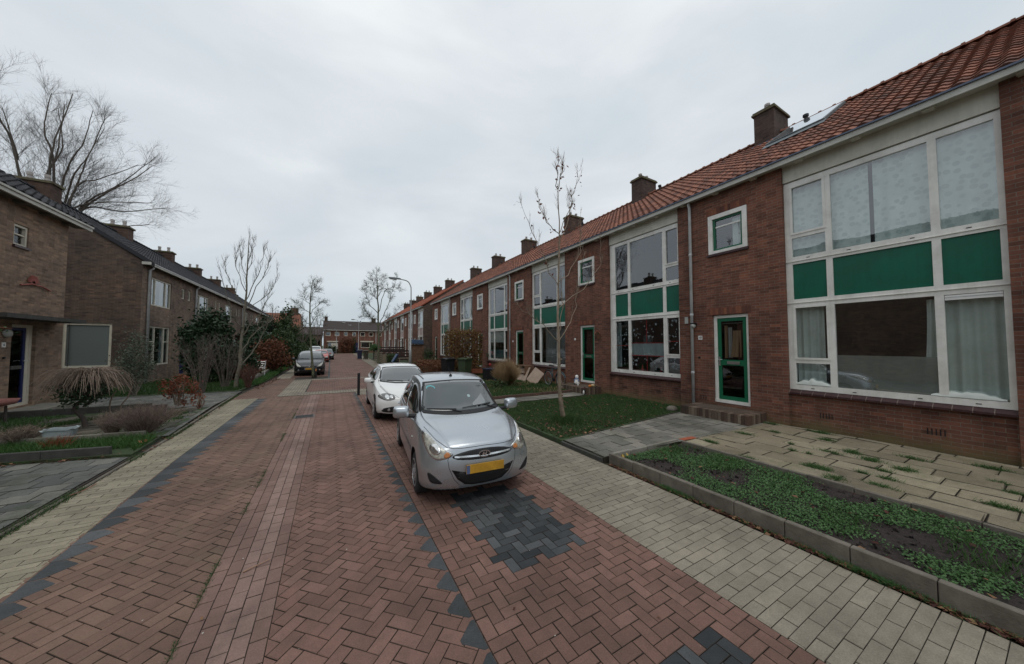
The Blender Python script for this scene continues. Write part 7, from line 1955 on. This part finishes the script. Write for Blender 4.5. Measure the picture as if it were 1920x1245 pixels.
# far gardens of the right row
M['fence_wood'] = simple('dark_fence_board', (.045,.03,.028), .85, .25, 8)
M['pale_wood'] = simple('weathered_pale_wood', (.20,.165,.12), .85, .25, 8)
M['shed_wood'] = simple('brown_shed_board', (.13,.07,.04), .8, .35, 5)
def slat_fence(p0, p1, h, label, mat, n=4, z=.1):
    p0, p1 = Vector(p0), Vector(p1); d = p1-p0; a = math.atan2(d.y, d.x); L = d.length; root = empty('slat_fence', (p0.x,p0.y,z), a, label, 'fence', 'slatted garden fences')
    for i in range(n):
        mb = MB(); zc = h*(i+.6)/n; mb.box(0,L,-.012,.012,zc-h*.33/n*.9,zc+h*.33/n*.9); mb.build('slat', mat, root)
    k = max(2, int(L/1.6)+1)
    for i in range(k): mb = MB(); x = L*i/(k-1); mb.box(x-.04,x+.04,-.055,-.013,0,h+.05); mb.build('post', mat, root)
slat_fence((4.9,40.5), (8.9,40.5), 1.35, 'dark slatted fence across the first front garden of the far row', M['fence_wood'], 4)
slat_fence((4.75,36.8), (4.55,41.0), 1.2, 'side gate of pale slats along the far pavement', M['pale_wood'], 6)
slat_fence((5.0,46.5), (9.0,46.5), 1.7, 'second darker fence one garden farther on', M['fence_wood'], 6)
root = empty('wood_panel', (4.95,36.9,.1), 0, 'weathered wood panel behind the far street tree', 'panel'); mb = MB(); mb.box(-.1,.75,0,.05,0,1.0); mb.build('board', M['pale_wood'], root)
mb = MB(); mb.box(-.12,.78,-.03,.08,1.0,1.06); mb.build('cap', M['fence_wood'], root)
root = empty('shed', (7.85,34,.1), 0, 'brown wooden shed with blue box on its roof beside the far gable', 'shed')
mb = MB()
for i in range(10): mb.box(-.55+i*.115,-.44+i*.115,-.41+.004*(i%2),.4,0,1.95)
mb.build('boards', M['shed_wood'], root); mb = MB(); mb.box(-.68,.68,-.5,.5,1.95,2.02); mb.build('roof', M['fence_wood'], root)
mb = MB(); m4 = Matrix.Translation((.02,0,2.27)) @ Matrix.Rotation(R(3), 4, 'Y'); mb.tbox(m4, 1.15, .7, .46, bev=.04); o = mb.build('storage_crate', simple('faded_blue_plastic', (.05,.085,.15), .5, .25, 5), None, loc=(7.85,34,.1)); tag(o, 'faded blue crate lying on the shed roof', 'crate')
# little garden bench and blue barrow
root = empty('garden_bench', (6.35,33.0,.1), 0, 'small pale garden bench in front of the dark slatted fence', 'bench')
mb = MB(); mb.box(-.5,.5,-.18,.18,.62,.68); mb.build('seat', M['pale_wood'], root)
for a in (-.42,.42):
    for b in (-.13,.13): mb = MB(); mb.box(a-.03,a+.03,b-.03,b+.03,0,.62); mb.build('leg', M['pale_wood'], root)
root = empty('hand_cart', (5.65,34.0,.1), R(10), 'tipped blue hand cart leaning near the green box hedge', 'cart')
mb = MB(); m4 = Matrix.Translation((0,0,.62)) @ Matrix.Rotation(R(-58), 4, 'Y'); mb.tbox(m4, .95, .5, .14, bev=.03); mb.build('tray', simple('blue_metal', (.02,.05,.12), .4, .1, 5), root)
mb = MB(); mb.lathe([(.22,-.03),(.22,.03)], (.25,-.28,.22), 16, axis='y'); mb.build('wheel', M['black'], root); mb = MB(); mb.tube([(.0,.2,.1),(.3,.2,1.1),(.3,-.2,1.1),(0,-.2,.1)], .018, 6); mb.build('handle', M['black'], root)
# hanging basket on third far house
mb = MB(); mb.ball((0,0,0), .17, 12); o = mb.build('hanging_basket', simple('white_flowers', (.5,.5,.5), .8, .5, 25), None, loc=(9.2,50.2,2.6)); tag(o, 'round hanging basket of pale flowers on a far right house', 'hanging basket')
# shopping trolley
root = empty('shopping_trolley', (-3.55,22.95,.06), R(0), 'grey wire shopping trolley standing behind the brown undergrowth', 'trolley'); s_ = 1.0
root.location = (-3.75,24.6,.06)
mb = MB()
for i in range(7):
    for (z, w_) in ((1.0,.28),(.75,.25),(.55,.22)): pass
    x = -.28+.56*i/6; mb.tube([(x,-.3,1.0),(x*.8,-.28,.55),(x*.8,.3,.6),(x,.35,1.0)], .006, 4, cap=False)
for z, k in ((1.0,1),(.88,.95),(.76,.9),(.65,.86),(.56,.82)): mb.tube([(-.28*k,-.3,z),(.28*k,-.3,z),(.28*k,.35,z),(-.28*k,.35,z),(-.28*k,-.3,z)], .008, 4, cap=False)
mb.build('basket', M['steel'], root); mb = MB(); mb.tube([(-.28,.4,1.05),(.28,.4,1.05)], .02, 6); mb.build('handle', M['red_paint'], root)
mb = MB()
for sg in (-1,1): mb.tube([(sg*.24,.35,1.0),(sg*.24,.1,.15),(sg*.24,-.35,.12)], .012, 5)
mb.build('chassis', M['steel'], root)
for a in (-.24,.24):
    for b in (-.35,.15): mb = MB(); mb.lathe([(.06,-.012),(.06,.012)], (a,b,.06), 12, axis='x'); mb.build('wheel', M['black'], root)
# old low wall on the verge
mb = MB()
for i in range(7): mb.tbox(Matrix.Translation((-.02*i+rnd.gauss(0,.01), i*.95, .17+rnd.gauss(0,.01))) @ Matrix.Rotation(rnd.gauss(0,.02),4,'Y'), .16, .93, .34, bev=.02)
o = mb.build('low_wall', M['concrete'], None, loc=(-3.62,21.6,.05)); tag(o, 'low weathered concrete garden wall along the left verge', 'wall')
# bicycle under the window
root = empty('bicycle', (9.35,12.4,.1), R(-3), 'blue green city bicycle leaning under the grey curtained window', 'bicycle')
M['bike'] = simple('blue_green_frame', (.05,.10,.11), .4, .1, 4)
for yy, nm in ((-.53,'wheel'), (.53,'wheel')):
    mb = MB(); N = 28; r = .345
    for (rr, th, m_) in ((r,.019,0),(r-.028,.012,1)):
        rings = [[((th*math.cos(q)), (rr+th*math.sin(q))*math.cos(a), (rr+th*math.sin(q))*math.sin(a)) for q in [k*math.pi/3 for k in range(6)]] for a in [2*math.pi*i/N for i in range(N+1)]]
        mb.rings(rings, m=m_, cap=False)
    for i in range(14): a = math.pi*i/7; mb.tube([(0,0,0),(0,(r-.03)*math.cos(a),(r-.03)*math.sin(a))], .0025, 3, m=1, cap=False)
    mb.build(nm, [M['black'], M['rim']], root, loc=(0,yy,.36))
mb = MB(); F_ = lambda a, b, r=.017: mb.tube([a, b], r, 7)
F_((0,.08,.30),(0,.20,.86)); F_((0,.08,.30),(0,-.36,.82)); F_((0,.19,.80),(0,-.38,.90)); F_((0,.08,.30),(0,.53,.36),.011); F_((0,.18,.78),(0,.53,.36),.010); F_((0,-.36,.92),(0,-.53,.36),.014)
mb.build('frame', M['bike'], root, smooth=True)
mb = MB(); mb.rings([[(-w_,y,z),(w_,y,z),(w_*.8,y,z+.05),(-w_*.8,y,z+.05)] for (y, w_, z) in ((.06,.03,.95),(.17,.07,.95),(.33,.11,.96),(.36,.09,.97))]); mb.build('saddle', M['black'], root)
mb = MB(); mb.tube([(-.28,-.28,1.10),(-.24,-.34,1.10),(0,-.40,1.05),(.24,-.34,1.10),(.28,-.28,1.10)], .012, 6); mb.tube([(0,-.37,.9),(0,-.40,1.06)], .013, 6); mb.build('handlebar', M['black'], root)
for yy in (-.53,.53):
    mb = MB(); mb.rings([[(-.025,yy+.385*math.cos(a),.36+.385*math.sin(a)),(.025,yy+.385*math.cos(a),.36+.385*math.sin(a))] for a in [R(20+140*i/10) for i in range(11)]], closed=False, cap=False); mb.build('mudguard', M['bike'], root)
mb = MB(); mb.box(-.07,.07,.3,.72,.765,.78); mb.lathe([(.09,-.01),(.09,.01)], (.03,.08,.30), 14, axis='x'); mb.build('carrier', M['black'], root)
# leaning boards and a crate
M['board'] = simple('pale_chipboard', (.36,.27,.21), .8, .12, 4)
for i, (y, ang, w_, h, tw, lb) in enumerate(((13.9,32,.85,.8,20,'largest pale board, leaning nearest the bicycle'), (14.8,30,.38,.85,-10,'narrow pale board leaning left of the largest one'), (15.2,28,.5,.75,12,'middle pale board of the leaning stack'), (15.7,30,.5,.9,5,'pale board half hidden behind the golden grass tuft'))):
    mb = MB(); m4 = Matrix.Translation((9.25-.0*i, y, .10+h/2*.86)) @ Matrix.Rotation(R(tw), 4, 'X') @ Matrix.Rotation(R(ang), 4, 'Y'); mb.tbox(m4, .02, w_, h); o = mb.build('board', M['board']); tag(o, lb, 'board', 'boards leaning at the wall')
root = empty('crate', (9.5,15.4,.12), 0, 'open brown wooden crate behind the leaning boards', 'crate'); 
mb = MB(); mb.box(-.3,.3,-.55,-.52,.0,.82); mb.box(-.3,.3,.52,.55,0,.82); mb.box(-.3,.3,-.52,.52,.79,.82); mb.box(-.3,.3,-.52,.52,.4,.42); mb.build('sides', M['shed_wood'], root); mb = MB(); mb.box(.3,.32,-.55,.55,0,.82); mb.build('back', M['interior'], root)
# garden figure, cup, pumpkins, small bird figure at the second door
root = empty('garden_figure', (9.55,11.02,.335), R(-60), 'small white and blue garden figure sitting on the step by the green door', 'garden figure')
mb = MB(); mb.rings([[(rr*math.cos(q)*1.0, rr*math.sin(q)*.85, z) for q in [k*math.pi/7 for k in range(14)]] for rr, z in ((.10,0),(.125,.03),(.115,.12),(.09,.2),(.06,.25),(.05,.26),(.075,.30),(.08,.345),(.065,.39),(.02,.415))]); mb.build('body', M['white'], root, smooth=True)
mb = MB(); mb.ball((0,-.03,.255), (.085,.07,.03), 12); mb.ball((-.09,-.03,.17), (.035,.05,.06), 8); mb.ball((.09,-.03,.17), (.035,.05,.06), 8); mb.build('jacket', simple('soft_blue', (.16,.21,.36), .6, .2, 12), root, smooth=True)
mb = MB(); mb.ball((-.06,-.08,.03), (.045,.07,.03), 8); mb.ball((.06,-.08,.03), (.045,.07,.03), 8); mb.build('shoes', M['black'], root, smooth=True)
mb = MB(); mb.lathe([(.035,0),(.045,.12),(.038,.12),(.03,.01)], (0,0,0), 14); o = mb.build('cup', M['white'], None, loc=(9.35,10.72,.335)); tag(o, 'white cup standing beside the white and blue garden figure', 'cup')
for (x, y, r_, c_, lb) in ((9.35,9.98,.065,(.50,.17,.03),'round orange pumpkin at the near end of the second door step'), (9.52,9.99,.075,(.46,.36,.20),'pale cream gourd beside the orange pumpkin'), (9.72,10.0,.05,(.12,.07,.04),'dark brown gourd behind the cream one')):
    mb = MB(); rings = []
    for i in range(7):
        th = .08+(math.pi-.16)*i/6; rings.append([(r_*1.1*math.sin(th)*(1+.06*math.cos(8*q))*math.cos(q), r_*1.1*math.sin(th)*(1+.06*math.cos(8*q))*math.sin(q), r_*.85*(1-math.cos(th))) for q in [k*math.pi/16 for k in range(32)]])
    mb.rings(rings); mb.tube([(0,0,r_*1.6),(.01,0,r_*1.95)], .01, 6, m=1); o = mb.build('pumpkin', [simple('gourd_skin', c_, .5, .15, 12), M['straw_tw']], None, True, loc=(x,y,.335)); tag(o, lb, 'pumpkin')
root = empty('bird_figure', (8.82,9.72,.1), R(-50), 'little black and white bird figure with red beak below the second door step', 'garden figure')
mb = MB(); mb.ball((0,0,.13), (.05,.05,.13), 10); mb.ball((0,0,.28), .04, 10); mb.build('body', M['black'], root, smooth=True); mb = MB(); mb.ball((-.03,-.04,.10), (.035,.03,.09), 8); mb.build('breast', M['white'], root, smooth=True); mb = MB(); mb.tube([(0,-.03,.28),(0,-.10,.26)], [.014,.003], 6); mb.build('beak', M['red_paint'], root)
# boulder by the near step
mb = MB(); mb.ball((0,0,.04), (.19,.15,.11), 12); o = mb.build('boulder', M['conc_top'], None, True, loc=(9.15,6.2,.08)); tag(o, 'flat grey boulder at the left end of the nearest door step', 'stone')
# wire wreath on fourth house
mb = MB(); mb.lathe([(.11,-.03),(.16,-.03),(.16,.02),(.11,.02)], (0,0,0), 18, axis='x', cap=False); o = mb.build('wreath', M['w_g'], None, loc=(9.89,26.95-5.9,1.35)); tag(o, 'dark round wreath on the wall of the house with the half lowered blind', 'wreath')
# ---- left garden objects
root = empty('plastic_tub', (-4.98,10.75,.06), R(8), 'pale grey rectangular plastic tub with wavy rim in the left garden', 'tub')
mb = MB(); N = 24
def sq(a, w_, d): c_, s2 = math.cos(a), math.sin(a); return (w_*math.copysign(abs(c_)**.45, c_), d*math.copysign(abs(s2)**.45, s2))
rings = [[(*sq(2*math.pi*k/N, w_, d), z+(.012*math.sin(k*1.9) if z > .15 else 0)) for k in range(N)] for (w_, d, z) in ((.19,.14,0),(.22,.16,.23),(.245,.18,.235),(.245,.18,.25),(.215,.155,.245),(.18,.13,.03))]
mb.rings(rings); mb.build('tub', simple('grey_plastic_tub', (.32,.37,.38), .5, .12, 5), root)
twig_bush('twig_heap', 'heap of cut dry stems left of the plastic tub', (-5.5,10.75,.06), 240, .34, .36, .006, 'straw_tw', 0, 3, -.1, cat='heap', L=.5)
mb = MB()
for i in range(40): mb.tube([(rnd.uniform(-.12,.12),rnd.uniform(-.1,.1),rnd.uniform(0,.14)) for _ in range(3)], .004, 4)
o = mb.build('wire_tangle', simple('purple_grey_wire', (.09,.075,.09), .7), None, loc=(-5.85,10.6,.07)); tag(o, 'purple grey tangle of wire at the left end of the dry stem heap', 'wire')
blades('orange_grass', np.array([[-4.62+rnd.gauss(0,.09), 9.95+rnd.gauss(0,.05)] for _ in range(160)]), .05, .26, .006, 'leaf_orange', 'tuft of orange dead grass on the green strip', 'grass', lean=.5)
root = empty('bird_bath', (-7.35,13.75,.05), 0, 'faded pink bird bath on thin stand, cut by the left edge', 'bird bath')
mb = MB(); mb.lathe([(.03,0),(.025,.45),(.02,.46)], (0.05,0,0), 8); mb.build('stand', M['bark_dark'], root); mb = MB(); mb.lathe([(.05,.44),(.30,.50),(.36,.62),(.34,.62),(.27,.53),(.02,.48)], (-.12,0,0), 20); mb.build('bowl', simple('faded_pink', (.30,.13,.11), .7, .15, 5), root, smooth=True)
# sumach like shrub at the left edge with brown seed heads
root = empty('seed_head_shrub', (-7.3,12.0,.05), 0, 'thin branched shrub with rusty brown seed heads at the left edge', 'shrub')
mb = MB(); tips = []
for (tx, tz) in ((-.35,2.55),(-.1,2.72),(.3,2.9),(.62,2.45),(.15,2.3),(.35,1.75),(.2,1.55),(.55,1.35),(.05,1.2),(.6,.95),(-.3,1.6)):
    ty = rnd.uniform(-.3,.3); P = smooth([(-.6+rnd.gauss(0,.1),0,0),(-.45,ty*.4,tz*.55),(tx-.25,ty*.8,tz-.12),(tx,ty,tz)], 5, .008); mb.tube(P, [.014*(1-.7*k/(len(P)-1)) for k in range(len(P))], 5, cap=False); tips.append(P[-1])
mb.build('stems', M['twig_red'], root)
for i, t_ in enumerate(tips):
    mb = MB(); mb.tube([t_-Vector((.05,0,.0)), t_+Vector((.05,0,-.008)), t_+Vector((.15,.0,-.015)), t_+Vector((.28,.02,-.03))], [.006,.02,.018,.003], 6); mb.build('seed_head', M['rusty'] if 'rusty' in M else M['leaf_copper'], root)
C_ = np.array([[tips[k % 4].x+rnd.gauss(-.12,.22), tips[k % 4].y+rnd.gauss(0,.1), tips[k % 4].z+rnd.gauss(-.05,.06)] for k in range(120)]); leaves('foliage', C_, np.full(120, .05), M['weed'], None, root, .3)
# orange twig and stick lying about
mb = MB(); mb.tube(smooth([(0,0,.02),(.08,.16,.025),(.11,.36,.03)], 4), [.006]*9, 6); o = mb.build('twig', simple('orange_twig', (.25,.11,.075), .7), None, loc=(-3.1,6.9,0)); tag(o, 'orange red twig lying over the left kerb', 'twig')
mb = MB(); mb.tube([(0,0,.012),(.19,.09,.016)], [.007,.004], 6); o = mb.build('stick', simple('pale_stick', (.33,.2,.14), .8), None, loc=(-.66,3.85,.0)); tag(o, 'short pale stick lying on the gutter strip', 'stick')
# plant pots by the path
